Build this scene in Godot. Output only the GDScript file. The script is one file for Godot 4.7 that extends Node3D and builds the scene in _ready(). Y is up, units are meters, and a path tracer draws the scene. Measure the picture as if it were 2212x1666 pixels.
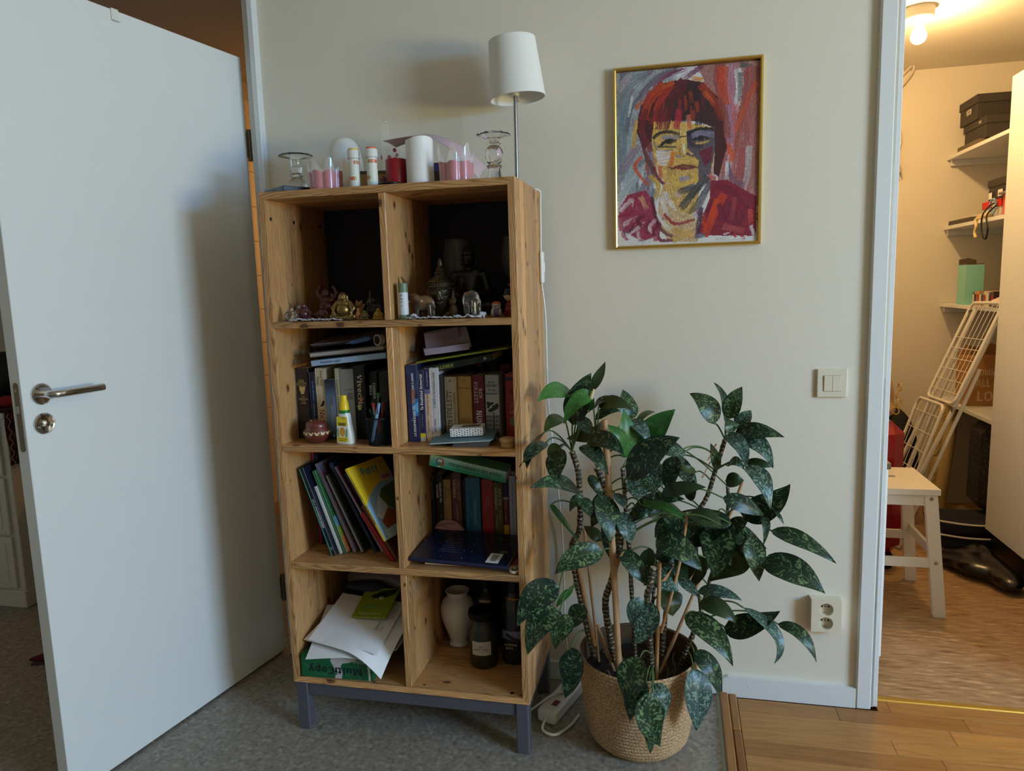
extends Node3D

var M := {}
var rng := RandomNumberGenerator.new()
var used := {}


class MB:
	# collects triangles; normals decide which way a triangle is wound (clockwise in front)
	var v := PackedVector3Array()
	var n := PackedVector3Array()
	var uv := PackedVector2Array()
	var c := PackedColorArray()
	var ix := PackedInt32Array()
	var col := Color.WHITE
	var off := Vector2.ZERO

	func vert(p: Vector3, nn: Vector3, t := Vector2.ZERO) -> int:
		v.push_back(p)
		n.push_back(nn)
		uv.push_back(t + off)
		c.push_back(col)
		return v.size() - 1

	func tri(a: int, b: int, d: int) -> void:
		var g := (v[b] - v[a]).cross(v[d] - v[a])
		if g.dot(n[a] + n[b] + n[d]) > 0.0:
			ix.append_array([a, d, b])
		else:
			ix.append_array([a, b, d])

	func quad(a: int, b: int, d: int, e: int) -> void:
		tri(a, b, d)
		tri(a, d, e)

	func face(pts: Array, nn: Vector3, uvs: Array = []) -> void:
		var k := []
		for i in pts.size():
			k.append(vert(pts[i], nn, uvs[i] if uvs.size() else Vector2.ZERO))
		for i in range(1, pts.size() - 1):
			tri(k[0], k[i], k[i + 1])

	# a box with chamfered edges; uv in metres, v along the grain axis
	func box(at: Vector3, size: Vector3, bev := 0.0, grain := 1, xf := Transform3D()) -> void:
		var h := size * 0.5
		bev = minf(bev, minf(h.x, minf(h.y, h.z)) * 0.9)
		for ax in 3:
			var a1 := (ax + 1) % 3
			var a2 := (ax + 2) % 3
			for s in [-1.0, 1.0]:
				var nn := Vector3.ZERO
				nn[ax] = s
				var pts := []
				var uvs := []
				for q in [[-1, -1], [1, -1], [1, 1], [-1, 1]]:
					var p := Vector3.ZERO
					p[ax] = s * h[ax]
					p[a1] = q[0] * (h[a1] - bev)
					p[a2] = q[1] * (h[a2] - bev)
					pts.append(xf * (p + at))
					uvs.append(_guv(p, ax, grain))
				face(pts, (xf.basis * nn).normalized(), uvs)
		if bev <= 0.0:
			return
		for ax in 3:
			var a1 := (ax + 1) % 3
			var a2 := (ax + 2) % 3
			for s1 in [-1.0, 1.0]:
				for s2 in [-1.0, 1.0]:
					var nn := Vector3.ZERO
					nn[a1] = s1
					nn[a2] = s2
					var pts := []
					var uvs := []
					for q in [[-1, 0], [1, 0], [1, 1], [-1, 1]]:
						var p := Vector3.ZERO
						p[ax] = q[0] * (h[ax] - bev)
						p[a1] = s1 * (h[a1] - (bev if q[1] == 1 else 0.0))
						p[a2] = s2 * (h[a2] - (0.0 if q[1] == 1 else bev))
						pts.append(xf * (p + at))
						uvs.append(_guv(p, a1, grain))
					face(pts, (xf.basis * nn).normalized(), uvs)
		for s in 8:
			var g := Vector3(-1 if s & 1 else 1, -1 if s & 2 else 1, -1 if s & 4 else 1)
			var pts := []
			var uvs := []
			for ax in 3:
				var p := Vector3.ZERO
				for k in 3:
					p[k] = g[k] * (h[k] - (0.0 if k == ax else bev))
				pts.append(xf * (p + at))
				uvs.append(_guv(p, 0, grain))
			face(pts, (xf.basis * g).normalized(), uvs)

	func _guv(p: Vector3, ax: int, grain: int) -> Vector2:
		if ax == grain:
			var o1 := (ax + 1) % 3
			var o2 := (ax + 2) % 3
			return Vector2(p[o1] + p[grain] * 0.3, p[o2] * 0.25)
		var other := 3 - ax - grain
		return Vector2(p[other] + p[ax] * 0.7, p[grain])

	# a body turned round the y axis; profile of (radius, height) from bottom to top
	func lathe(prof: Array, seg := 32, at := Vector3.ZERO, xf := Transform3D(), sharp := 40.0) -> void:
		var np := prof.size()
		var lens := 0.0
		for i in np - 1:
			var p0: Vector2 = prof[i]
			var p1: Vector2 = prof[i + 1]
			var d := p1 - p0
			if d.length() < 1e-7:
				continue
			var n0 := Vector2(d.y, -d.x).normalized()
			var na := n0
			var nb := n0
			if i > 0:
				var e: Vector2 = p0 - prof[i - 1]
				var m := Vector2(e.y, -e.x).normalized()
				if rad_to_deg(absf(m.angle_to(n0))) < sharp:
					na = (m + n0).normalized()
			if i < np - 2:
				var e: Vector2 = prof[i + 2] - p1
				var m := Vector2(e.y, -e.x).normalized()
				if rad_to_deg(absf(m.angle_to(n0))) < sharp:
					nb = (m + n0).normalized()
			var first := v.size()
			for j in seg + 1:
				var a := TAU * j / seg
				var cs := cos(a)
				var sn := sin(a)
				vert(xf * (Vector3(p0.x * cs, p0.y, p0.x * sn) + at), (xf.basis * Vector3(na.x * cs, na.y, na.x * sn)).normalized(), Vector2(float(j) / seg, lens))
				vert(xf * (Vector3(p1.x * cs, p1.y, p1.x * sn) + at), (xf.basis * Vector3(nb.x * cs, nb.y, nb.x * sn)).normalized(), Vector2(float(j) / seg, lens + d.length()))
			for j in seg:
				var k := first + j * 2
				quad(k, k + 2, k + 3, k + 1)
			lens += d.length()

	# a round bar through points; r is a number or one radius per point
	func tube(pts: Array, r, seg := 8, caps := true, xf := Transform3D()) -> void:
		var np := pts.size()
		var t0: Vector3 = (pts[1] - pts[0]).normalized()
		var side := t0.cross(Vector3.UP if absf(t0.y) < 0.9 else Vector3.RIGHT).normalized()
		var first := v.size()
		var lens := 0.0
		for i in np:
			var t: Vector3 = (pts[mini(i + 1, np - 1)] - pts[maxi(i - 1, 0)]).normalized()
			side = (side - t * side.dot(t)).normalized()
			var up := t.cross(side)
			var rr: float = r[i] if r is Array else r
			if i:
				lens += (pts[i] - pts[i - 1]).length()
			for j in seg + 1:
				var a := TAU * j / seg
				var d := side * cos(a) + up * sin(a)
				vert(xf * (pts[i] + d * rr), xf.basis * d, Vector2(float(j) / seg, lens))
		for i in np - 1:
			for j in seg:
				var k := first + i * (seg + 1) + j
				quad(k, k + 1, k + seg + 2, k + seg + 1)
		if caps:
			for e in 2:
				var i := (np - 1) * e
				var t: Vector3 = (pts[np - 1] - pts[np - 2]).normalized() if e else (pts[0] - pts[1]).normalized()
				var q := []
				for j in seg:
					q.append(v[first + i * (seg + 1) + j])
				face(q, xf.basis * t)

	# an outline in the xy plane given thickness along z
	func prism(poly: Array, z0: float, z1: float, xf := Transform3D(), uvs := 1.0) -> void:
		var pp := PackedVector2Array(poly)
		if Geometry2D.is_polygon_clockwise(pp):
			pp.reverse()
		var t := Geometry2D.triangulate_polygon(pp)
		for z in [z0, z1]:
			var nn := xf.basis * Vector3(0, 0, 1 if z == maxf(z0, z1) else -1)
			var first := v.size()
			for p in pp:
				vert(xf * Vector3(p.x, p.y, z), nn, p * uvs)
			for k in range(0, t.size(), 3):
				tri(first + t[k], first + t[k + 1], first + t[k + 2])
		for i in pp.size():
			var a := pp[i]
			var b := pp[(i + 1) % pp.size()]
			var d := (b - a)
			var nn := xf.basis * Vector3(d.y, -d.x, 0).normalized()
			face([xf * Vector3(a.x, a.y, z0), xf * Vector3(b.x, b.y, z0), xf * Vector3(b.x, b.y, z1), xf * Vector3(a.x, a.y, z1)], nn, [a * uvs, b * uvs, b * uvs, a * uvs])

	# a smooth sheet of (nu+1) x (nv+1) points, with uv 0..1
	func sheet(pts: Array, nu: int, nv: int, flip := false, closed := false) -> void:
		var first := v.size()
		for j in nv + 1:
			for i in nu + 1:
				var il := i - 1
				var ir := i + 1
				if closed:
					il = (i - 1 + nu) % nu
					ir = (i + 1) % nu
				var a: Vector3 = pts[j * (nu + 1) + clampi(ir, 0, nu)] - pts[j * (nu + 1) + clampi(il, 0, nu)]
				var b: Vector3 = pts[mini(j + 1, nv) * (nu + 1) + i] - pts[maxi(j - 1, 0) * (nu + 1) + i]
				var nn := a.cross(b).normalized()
				vert(pts[j * (nu + 1) + i], -nn if flip else nn, Vector2(float(i) / nu, float(j) / nv))
		for j in nv:
			for i in nu:
				var k := first + j * (nu + 1) + i
				quad(k, k + 1, k + nu + 2, k + nu + 1)

	# a sheet with thickness: front, back and rim
	func slab(pts: Array, nu: int, nv: int, th: float) -> void:
		var first := v.size()
		sheet(pts, nu, nv)
		var back := []
		for k in pts.size():
			back.append(pts[k] - n[first + k] * th)
		sheet(back, nu, nv, true)
		var ring := []
		for i in nu:
			ring.append(i)
		for j in nv:
			ring.append(j * (nu + 1) + nu)
		for i in nu:
			ring.append(nv * (nu + 1) + nu - i)
		for j in nv:
			ring.append((nv - j) * (nu + 1))
		for k in ring.size():
			var a: int = ring[k]
			var b: int = ring[(k + 1) % ring.size()]
			var mid: Vector3 = (pts[a] + pts[b]) * 0.5
			var nn: Vector3 = ((pts[b] - pts[a]) as Vector3).cross(n[first + a]).normalized()
			var q: Vector3 = (pts[pts.size() / 2] - mid)
			if nn.dot(q) > 0.0:
				nn = -nn
			face([pts[a], pts[b], back[b], back[a]], nn, [uv[first + a] - off, uv[first + b] - off, uv[first + b] - off, uv[first + a] - off])

	func ball(at: Vector3, r: Vector3, seg := 16, rings := 10, xf := Transform3D()) -> void:
		var first := v.size()
		for j in rings + 1:
			var b := PI * j / rings
			for i in seg + 1:
				var a := TAU * i / seg
				var d := Vector3(sin(b) * cos(a), cos(b), sin(b) * sin(a))
				vert(xf * (at + d * r), (xf.basis * (d / r)).normalized(), Vector2(float(i) / seg, float(j) / rings))
		for j in rings:
			for i in seg:
				var k := first + j * (seg + 1) + i
				quad(k, k + 1, k + seg + 2, k + seg + 1)

	# blended capsules and ellipsoids as one continuous skin (surface nets)
	# prim: [a, b, ra, rb, colour] is a tapered capsule, [centre, radii, colour] an ellipsoid
	func skin(prims: Array, cell: float, k: float, xf := Transform3D()) -> void:
		var lo := Vector3.INF
		var hi := -Vector3.INF
		for p in prims:
			if p[1] is Vector3 and p.size() >= 4:
				var m := maxf(p[2], p[3])
				lo = lo.min(p[0] - Vector3.ONE * m).min(p[1] - Vector3.ONE * m)
				hi = hi.max(p[0] + Vector3.ONE * m).max(p[1] + Vector3.ONE * m)
			else:
				lo = lo.min(p[0] - p[1])
				hi = hi.max(p[0] + p[1])
		lo -= Vector3.ONE * (k + cell * 2)
		hi += Vector3.ONE * (k + cell * 2)
		var nx := int((hi.x - lo.x) / cell) + 2
		var ny := int((hi.y - lo.y) / cell) + 2
		var nz := int((hi.z - lo.z) / cell) + 2
		var f := PackedFloat32Array()
		f.resize(nx * ny * nz)
		f.fill(1.0)
		var best := PackedFloat32Array()
		best.resize(f.size())
		best.fill(9.0)
		var who := PackedInt32Array()
		who.resize(f.size())
		for pi in prims.size():
			var p = prims[pi]
			var cap: bool = p.size() >= 4
			var a: Vector3 = p[0]
			var b: Vector3 = p[1]
			var pl: Vector3
			var ph: Vector3
			var ra := 0.0
			var rb := 0.0
			var ab := Vector3.ZERO
			var dd := 1.0
			if cap:
				ra = p[2]
				rb = p[3]
				var m := Vector3.ONE * (maxf(ra, rb) + k + cell * 2)
				pl = a.min(b) - m
				ph = a.max(b) + m
				ab = b - a
				dd = maxf(ab.length_squared(), 1e-12)
			else:
				pl = a - b - Vector3.ONE * (k + cell * 2)
				ph = a + b + Vector3.ONE * (k + cell * 2)
			var rm := minf(b.x, minf(b.y, b.z))
			for z in range(maxi(0, int((pl.z - lo.z) / cell)), mini(nz, int((ph.z - lo.z) / cell) + 2)):
				for y in range(maxi(0, int((pl.y - lo.y) / cell)), mini(ny, int((ph.y - lo.y) / cell) + 2)):
					for x in range(maxi(0, int((pl.x - lo.x) / cell)), mini(nx, int((ph.x - lo.x) / cell) + 2)):
						var q := lo + Vector3(x, y, z) * cell
						var d: float
						if cap:
							var t := clampf((q - a).dot(ab) / dd, 0.0, 1.0)
							d = (q - a - ab * t).length() - lerpf(ra, rb, t)
						else:
							var w := (q - a) / b
							var l := w.length()
							var g := (w / b).length()
							d = l * (l - 1.0) / g if g > 1e-9 else -rm
						var i := (z * ny + y) * nx + x
						if d < best[i]:
							best[i] = d
							who[i] = pi
						var o := f[i]
						var h := maxf(k - absf(o - d), 0.0)
						f[i] = minf(o, d) - h * h / (4.0 * k)
		var at := PackedInt32Array()
		at.resize(f.size())
		at.fill(-1)
		var sy := nx
		var sz := nx * ny
		var offs := [0, 1, sy, sy + 1, sz, sz + 1, sz + sy, sz + sy + 1]
		for z in nz - 1:
			for y in ny - 1:
				for x in nx - 1:
					var i := z * sz + y * sy + x
					var neg := 0
					for o in offs:
						if f[i + o] < 0.0:
							neg += 1
					if neg == 0 or neg == 8:
						continue
					var s := Vector3.ZERO
					var cnt := 0
					for e in [[0, 1], [2, 3], [4, 5], [6, 7], [0, 2], [1, 3], [4, 6], [5, 7], [0, 4], [1, 5], [2, 6], [3, 7]]:
						var fa := f[i + offs[e[0]]]
						var fb := f[i + offs[e[1]]]
						if (fa < 0.0) != (fb < 0.0):
							var t := fa / (fa - fb)
							var pa := Vector3(e[0] & 1, (e[0] >> 1) & 1, e[0] >> 2)
							var pb := Vector3(e[1] & 1, (e[1] >> 1) & 1, e[1] >> 2)
							s += pa.lerp(pb, t)
							cnt += 1
					s /= cnt
					var g := Vector3(f[i + 1] - f[i] + f[i + sy + 1] - f[i + sy] + f[i + sz + 1] - f[i + sz] + f[i + sz + sy + 1] - f[i + sz + sy], f[i + sy] - f[i] + f[i + sy + 1] - f[i + 1] + f[i + sz + sy] - f[i + sz] + f[i + sz + sy + 1] - f[i + sz + 1], f[i + sz] - f[i] + f[i + sz + 1] - f[i + 1] + f[i + sz + sy] - f[i + sy] + f[i + sz + sy + 1] - f[i + sy + 1])
					var pr = prims[who[i]]
					if pr.size() == 5 or pr.size() == 3:
						col = pr[pr.size() - 1]
					at[i] = vert(xf * (lo + (Vector3(x, y, z) + s) * cell), (xf.basis * g).normalized())
		for z in range(1, nz - 1):
			for y in range(1, ny - 1):
				for x in range(1, nx - 1):
					var i := z * sz + y * sy + x
					var m := f[i] < 0.0
					if m != (f[i + 1] < 0.0):
						quad(at[i], at[i - sy], at[i - sy - sz], at[i - sz])
					if m != (f[i + sy] < 0.0):
						quad(at[i], at[i - 1], at[i - 1 - sz], at[i - sz])
					if m != (f[i + sz] < 0.0):
						quad(at[i], at[i - 1], at[i - 1 - sy], at[i - sy])
		col = Color.WHITE

	func mesh() -> ArrayMesh:
		var a := []
		a.resize(Mesh.ARRAY_MAX)
		a[Mesh.ARRAY_VERTEX] = v
		a[Mesh.ARRAY_NORMAL] = n
		a[Mesh.ARRAY_TEX_UV] = uv
		a[Mesh.ARRAY_COLOR] = c
		a[Mesh.ARRAY_INDEX] = ix
		var m := ArrayMesh.new()
		m.add_surface_from_arrays(Mesh.PRIMITIVE_TRIANGLES, a)
		return m


func numbered(called: String) -> String:
	if not used.has(called):
		used[called] = 0
		return called
	used[called] += 1
	return "%s_%03d" % [called, used[called]]


func thing(called: String, label: String, category: String, at := Vector3.ZERO, turn := 0.0, group := "") -> Node3D:
	var o := Node3D.new()
	o.name = numbered(called)
	add_child(o)
	o.position = at
	o.rotation.y = turn
	o.set_meta("label", label)
	o.set_meta("category", category)
	if group:
		o.set_meta("group", group)
	return o


func part(called: String, mb, mat: Material, parent: Node3D, at := Vector3.ZERO, rot := Vector3.ZERO) -> MeshInstance3D:
	var o := MeshInstance3D.new()
	o.name = called
	o.mesh = mb.mesh() if mb is MB else mb
	o.material_override = mat
	o.position = at
	o.rotation = rot
	parent.add_child(o, true)
	return o


func struct(called: String, mb, mat: Material) -> MeshInstance3D:
	var o := part(numbered(called), mb, mat, self)
	o.set_meta("kind", "structure")
	return o


func boxed(called: String, at: Vector3, size: Vector3, mat: Material, parent: Node3D, bev := 0.0, grain := 1, rot := Vector3.ZERO, uvoff := Vector2.ZERO) -> MeshInstance3D:
	var m := MB.new()
	m.off = uvoff
	m.box(Vector3.ZERO, size, bev, grain)
	return part(called, m, mat, parent, at, rot)


# flat print: letters of a given length and height about a centre, along basis x (reading) and y (up)
var fonts := {}
var tmeshes := {}


func letters(called: String, text: String, length: float, height: float, at: Vector3, basis: Basis, mat: Material, parent: Node3D, font := "Droid Sans", weight := 400) -> MeshInstance3D:
	var fk := font + str(weight)
	if not fonts.has(fk):
		var f := SystemFont.new()
		f.font_names = PackedStringArray([font])
		f.font_weight = weight
		fonts[fk] = f
	var key := text + fk
	if not tmeshes.has(key):
		var tm := TextMesh.new()
		tm.text = text
		tm.font = fonts[fk]
		tm.font_size = 16
		tm.pixel_size = 0.01
		tm.depth = 0.004
		tm.curve_step = 2.0
		tmeshes[key] = tm
	var m: TextMesh = tmeshes[key]
	var bb := m.get_aabb()
	var o := MeshInstance3D.new()
	o.name = called
	o.mesh = m
	o.material_override = mat
	var sx := length / maxf(bb.size.x, 0.001)
	var sy := height / maxf(bb.size.y, 0.001)
	o.transform = Transform3D(Basis(basis.x * sx, basis.y * sy, basis.z * 0.05), at - basis.x * (bb.get_center().x * sx) - basis.y * (bb.get_center().y * sy))
	parent.add_child(o, true)
	return o


func mat(c: Color, rough := 0.6, metal := 0.0, spec := 0.5) -> StandardMaterial3D:
	var m := StandardMaterial3D.new()
	m.albedo_color = c
	m.roughness = rough
	m.metallic = metal
	m.metallic_specular = spec
	return m


func rgb(r: int, g: int, b: int) -> Color:
	return Color(r / 255.0, g / 255.0, b / 255.0)


func flat(r: int, g: int, b: int, rough := 0.6) -> StandardMaterial3D:
	var k := "%d_%d_%d_%.2f" % [r, g, b, rough]
	if not M.has(k):
		M[k] = mat(rgb(r, g, b), rough)
	return M[k]


func textured(im: Image, sx: float, sy: float, rough := 0.6, tint := Color.WHITE) -> StandardMaterial3D:
	var m := mat(tint, rough)
	m.albedo_texture = ImageTexture.create_from_image(im)
	m.uv1_scale = Vector3(1.0 / sx, 1.0 / sy, 1)
	return m


func noise(seed: int, freq: float, oct := 3) -> FastNoiseLite:
	var f := FastNoiseLite.new()
	f.seed = seed
	f.frequency = freq
	f.fractal_octaves = oct
	f.noise_type = FastNoiseLite.TYPE_SIMPLEX_SMOOTH
	return f


func curve(pts: Array, per := 6) -> Array:
	# smooth path through points
	var out := []
	for i in pts.size() - 1:
		var p0: Vector3 = pts[maxi(i - 1, 0)]
		var p1: Vector3 = pts[i]
		var p2: Vector3 = pts[i + 1]
		var p3: Vector3 = pts[mini(i + 2, pts.size() - 1)]
		for k in per:
			out.append(p1.cubic_interpolate(p2, p0, p3, float(k) / per))
	out.append(pts[pts.size() - 1])
	return out


func V(x: float, y: float, z: float) -> Vector3:
	return Vector3(x, y, z)


func _ready() -> void:
	rng.seed = 11
	var cam := Camera3D.new()
	cam.name = "camera"
	add_child(cam)
	cam.position = Vector3(0.8309, 1.2876, 2.2125)
	cam.rotation_order = EULER_ORDER_YXZ
	cam.rotation_degrees = Vector3(-7.8121, 12.9938, -1.7186)
	cam.fov = 56.02
	cam.near = 0.05
	cam.far = 60.0
	cam.current = true
	var env := Environment.new()
	var sky := Sky.new()
	var psm := ProceduralSkyMaterial.new()
	psm.sky_top_color = rgb(120, 165, 225)
	psm.sky_horizon_color = rgb(205, 220, 235)
	psm.ground_bottom_color = rgb(120, 125, 105)
	psm.ground_horizon_color = rgb(170, 175, 165)
	psm.sky_energy_multiplier = 1.0
	psm.ground_energy_multiplier = 1.0
	sky.sky_material = psm
	env.background_mode = Environment.BG_SKY
	env.sky = sky
	env.tonemap_mode = Environment.TONE_MAPPER_LINEAR
	env.tonemap_exposure = 0.41
	env.sdfgi_enabled = true
	env.ssao_enabled = true
	env.ssil_enabled = true
	var we := WorldEnvironment.new()
	we.name = "surroundings"
	we.environment = env
	add_child(we)
	# daylight through the window in the right wall: the sky half sends light down, the ground half sends light up
	window_light("window_skylight", Vector3(4.52, 1.78, 2.3), Vector2(1.25, 0.75), Vector3(-1, -0.95, -0.25), Color(0.47, 0.74, 1.0), 40.0)
	window_light("window_groundlight", Vector3(4.52, 1.15, 2.3), Vector2(1.25, 0.55), Vector3(-1, 0.9, -0.25), Color(1.0, 0.95, 0.70), 30.0)
	materials()
	setting()
	bookcase()
	top_things()
	shelf_one()
	shelf_two()
	shelf_three()
	shelf_four()
	wall_things()
	plant()
	closet_things()
	hall_things()


func window_light(called: String, at: Vector3, size: Vector2, towards: Vector3, c: Color, e: float) -> void:
	var l := AreaLight3D.new()
	l.name = called
	add_child(l)
	l.look_at_from_position(at, at + towards, Vector3.UP)
	l.area_size = size
	l.area_normalize_energy = false
	l.light_color = c
	l.light_energy = e
	l.area_range = 12.0
	l.area_attenuation = 2.0
	l.shadow_enabled = true


func pine_image() -> Image:
	# knotty glued pine: 0.4 m across, 0.8 m along
	var w := 512
	var h := 1024
	var n1 := noise(3, 0.010, 2)
	var n2 := noise(5, 0.05, 2)
	var n3 := noise(8, 0.22, 2)
	var r := RandomNumberGenerator.new()
	r.seed = 21
	var staves := []
	var x := 0
	while x < w:
		var sw := r.randi_range(56, 92)
		if w - x - sw < 40:
			sw = w - x
		staves.append([x, sw, r.randf_range(0.80, 1.06), r.randf_range(-0.4, 0.4), r.randf_range(0.09, 0.2), r.randf_range(-1.0, 1.0)])
		x += sw
	var knots := []
	for k in 26:
		var big := r.randf() < 0.45
		knots.append([r.randf_range(0, w), r.randf_range(0, h), r.randf_range(7, 11) if big else r.randf_range(2.5, 5), r.randf_range(1.2, 1.9)])
	var data := PackedByteArray()
	data.resize(w * h * 3)
	var dark := Vector3(0.60, 0.39, 0.23)
	var light := Vector3(0.88, 0.68, 0.45)
	for s in staves:
		for px in range(s[0], s[0] + s[1]):
			var lu: float = (px - s[0]) / float(s[1]) - 0.5 - s[3]
			for py in h:
				var wx: float = n1.get_noise_2d(px * 0.9 + s[5] * 900.0, py * 0.16 + s[5] * 400.0) * 3.2
				var t: float = absf(lu) * 5.0 / s[4] * 0.22 + wx
				var g := 0.5 + 0.5 * sin(t * 7.0)
				g = g * g * g
				var st: float = n3.get_noise_2d(px * 2.0, py * 0.05)
				var k := 0.58 * g + 0.42 * st + 0.12
				var edge: float = 0.78 if px == s[0] else 1.0
				var c: Vector3 = light.lerp(dark, clampf(k, 0.0, 1.0)) * (s[2] * edge + n2.get_noise_2d(px, py * 0.1) * 0.05)
				var i := (py * w + px) * 3
				data[i] = int(clampf(c.x, 0, 1) * 255)
				data[i + 1] = int(clampf(c.y, 0, 1) * 255)
				data[i + 2] = int(clampf(c.z, 0, 1) * 255)
	for k in knots:
		var rad: float = k[2]
		for dy in range(-int(rad * 3.2), int(rad * 3.2)):
			for dx in range(-int(rad * 2.2), int(rad * 2.2)):
				var px := posmod(int(k[0]) + dx, w)
				var py := posmod(int(k[1]) + dy, h)
				var d: float = Vector2(dx, dy / k[3]).length() / rad
				d += n2.get_noise_2d(px, py) * 0.25
				if d > 1.9:
					continue
				var i := (py * w + px) * 3
				var c := Vector3(data[i], data[i + 1], data[i + 2]) / 255.0
				if d < 1.0:
					c = c.lerp(Vector3(0.27, 0.15, 0.10), 0.92 - 0.35 * d + 0.15 * sin(d * 18.0))
				else:
					c = c.lerp(Vector3(0.62, 0.38, 0.21), (1.9 - d) * 0.5)
				data[i] = int(c.x * 255)
				data[i + 1] = int(c.y * 255)
				data[i + 2] = int(c.z * 255)
	return Image.create_from_data(w, h, false, Image.FORMAT_RGB8, data)


func mottle_image(w: int, base: Vector3, vary: Vector3, f1: float, f2: float, sx := 1.0, flecks := 0.0, seed := 1) -> Image:
	var a := noise(seed, f1, 3)
	var b := noise(seed + 1, f2, 2)
	b.domain_warp_enabled = true
	b.domain_warp_amplitude = 18.0
	b.domain_warp_frequency = 0.04
	var ia := a.get_seamless_image(w, w)
	var ib := b.get_seamless_image(w, w)
	var da := ia.get_data()
	var db := ib.get_data()
	var data := PackedByteArray()
	data.resize(w * w * 3)
	for i in w * w:
		var k := (da[i] / 255.0 - 0.5) * 1.1 + (db[i] / 255.0 - 0.5) * 0.9
		var c := base + vary * k
		if flecks > 0.0:
			var q := db[i] / 255.0
			if q > 0.74:
				c += vary * flecks
			elif q < 0.25:
				c -= vary * flecks
		data[i * 3] = int(clampf(c.x, 0, 1) * 255)
		data[i * 3 + 1] = int(clampf(c.y, 0, 1) * 255)
		data[i * 3 + 2] = int(clampf(c.z, 0, 1) * 255)
	return Image.create_from_data(w, w, false, Image.FORMAT_RGB8, data)


func oak_image() -> Image:
	var w := 256
	var h := 512
	var n1 := noise(31, 0.012, 2)
	var n2 := noise(33, 0.2, 2)
	var data := PackedByteArray()
	data.resize(w * h * 3)
	for y in h:
		for x in w:
			var g := 0.5 + 0.5 * sin(x * 0.09 + n1.get_noise_2d(x, y * 0.2) * 9.0)
			var k := 0.35 * g + 0.55 * n2.get_noise_2d(x * 1.5, y * 0.05)
			var c := Vector3(0.80, 0.60, 0.36).lerp(Vector3(0.60, 0.40, 0.20), clampf(k, 0, 1))
			var i := (y * w + x) * 3
			data[i] = int(c.x * 255)
			data[i + 1] = int(c.y * 255)
			data[i + 2] = int(c.z * 255)
	return Image.create_from_data(w, h, false, Image.FORMAT_RGB8, data)


func materials() -> void:
	M.pine = textured(pine_image(), 0.4, 0.8, 0.42)
	var paint := noise(40, 0.35, 2)
	var pt := NoiseTexture2D.new()
	pt.noise = paint
	pt.width = 256
	pt.height = 256
	pt.seamless = true
	M.wall = mat(rgb(226, 218, 201), 0.75)
	M.wall.heightmap_enabled = true
	M.wall.heightmap_texture = pt
	M.wall.heightmap_scale = 0.04
	M.wall.uv1_triplanar = true
	M.wall.uv1_world_triplanar = true
	M.wall.uv1_scale = Vector3(4, 4, 4)
	M.closet_wall = mat(rgb(228, 220, 204), 0.8)
	M.hall_wall = mat(rgb(206, 196, 184), 0.8)
	M.gloss = mat(rgb(228, 229, 226), 0.32)
	M.trim = mat(rgb(222, 224, 224), 0.4)
	M.base = mat(rgb(86, 84, 92), 0.42)
	M.black_back = mat(rgb(46, 46, 56), 0.6, 0.0, 0.3)
	M.chrome = mat(rgb(200, 198, 196), 0.12, 1.0)
	M.steel = mat(rgb(165, 162, 158), 0.3, 1.0)
	M.hinge = mat(rgb(120, 105, 85), 0.4, 0.9)
	M.brass_frame = mat(rgb(214, 178, 96), 0.28, 0.9)
	M.brass = mat(rgb(140, 116, 72), 0.36, 0.9)
	M.bronze = mat(rgb(92, 86, 74), 0.34, 0.9)
	M.black_metal = mat(rgb(52, 51, 52), 0.34, 0.7)
	M.white_plastic = mat(rgb(226, 224, 218), 0.35)
	M.cream_plastic = mat(rgb(224, 214, 192), 0.35)
	M.black_plastic = mat(rgb(14, 14, 15), 0.4, 0.0, 0.35)
	M.hole = mat(rgb(10, 9, 9), 0.9)
	M.paper = mat(rgb(232, 230, 226), 0.75)
	M.page = mat(rgb(214, 198, 168), 0.85)
	M.page_white = mat(rgb(226, 220, 208), 0.85)
	M.lino = textured(mottle_image(512, Vector3(0.56, 0.53, 0.485), Vector3(0.09, 0.09, 0.085), 0.02, 0.045, 1.0, 0.7, 50), 0.42, 0.42, 0.5)
	M.lino_tan = textured(mottle_image(512, Vector3(0.64, 0.51, 0.36), Vector3(0.09, 0.095, 0.09), 0.02, 0.04, 1.0, 0.7, 60), 0.34, 0.5, 0.45)
	var oi := oak_image()
	M.oak = []
	for t in [[228, 222, 210], [216, 206, 190], [202, 188, 166], [238, 230, 206], [176, 150, 122]]:
		M.oak.append(textured(oi, 0.12, 0.6, 0.35, rgb(t[0], t[1], t[2])))
	M.vcol = mat(Color.WHITE, 0.5)
	M.vcol.vertex_color_use_as_albedo = true
	M.vgloss = mat(Color.WHITE, 0.22)
	M.vgloss.vertex_color_use_as_albedo = true
	M.glass = mat(Color(1, 1, 1, 0.02), 0.0)
	M.glass.refraction_enabled = true
	M.glass.refraction_scale = 0.05
	M.pane = mat(Color(1, 1, 1, 0.06), 0.02)
	M.pane.transparency = BaseMaterial3D.TRANSPARENCY_ALPHA
	M.lamp_cloth = mat(rgb(244, 242, 236), 0.9)
	M.lamp_cloth.backlight_enabled = true
	M.lamp_cloth.backlight = Color(0.5, 0.5, 0.48)
	M.wine_glass = mat(Color(1, 1, 1, 0.04), 0.03, 0.0, 0.3)
	M.wine_glass.transparency = BaseMaterial3D.TRANSPARENCY_ALPHA
	M.rack = mat(rgb(226, 220, 208), 0.35)


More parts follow.
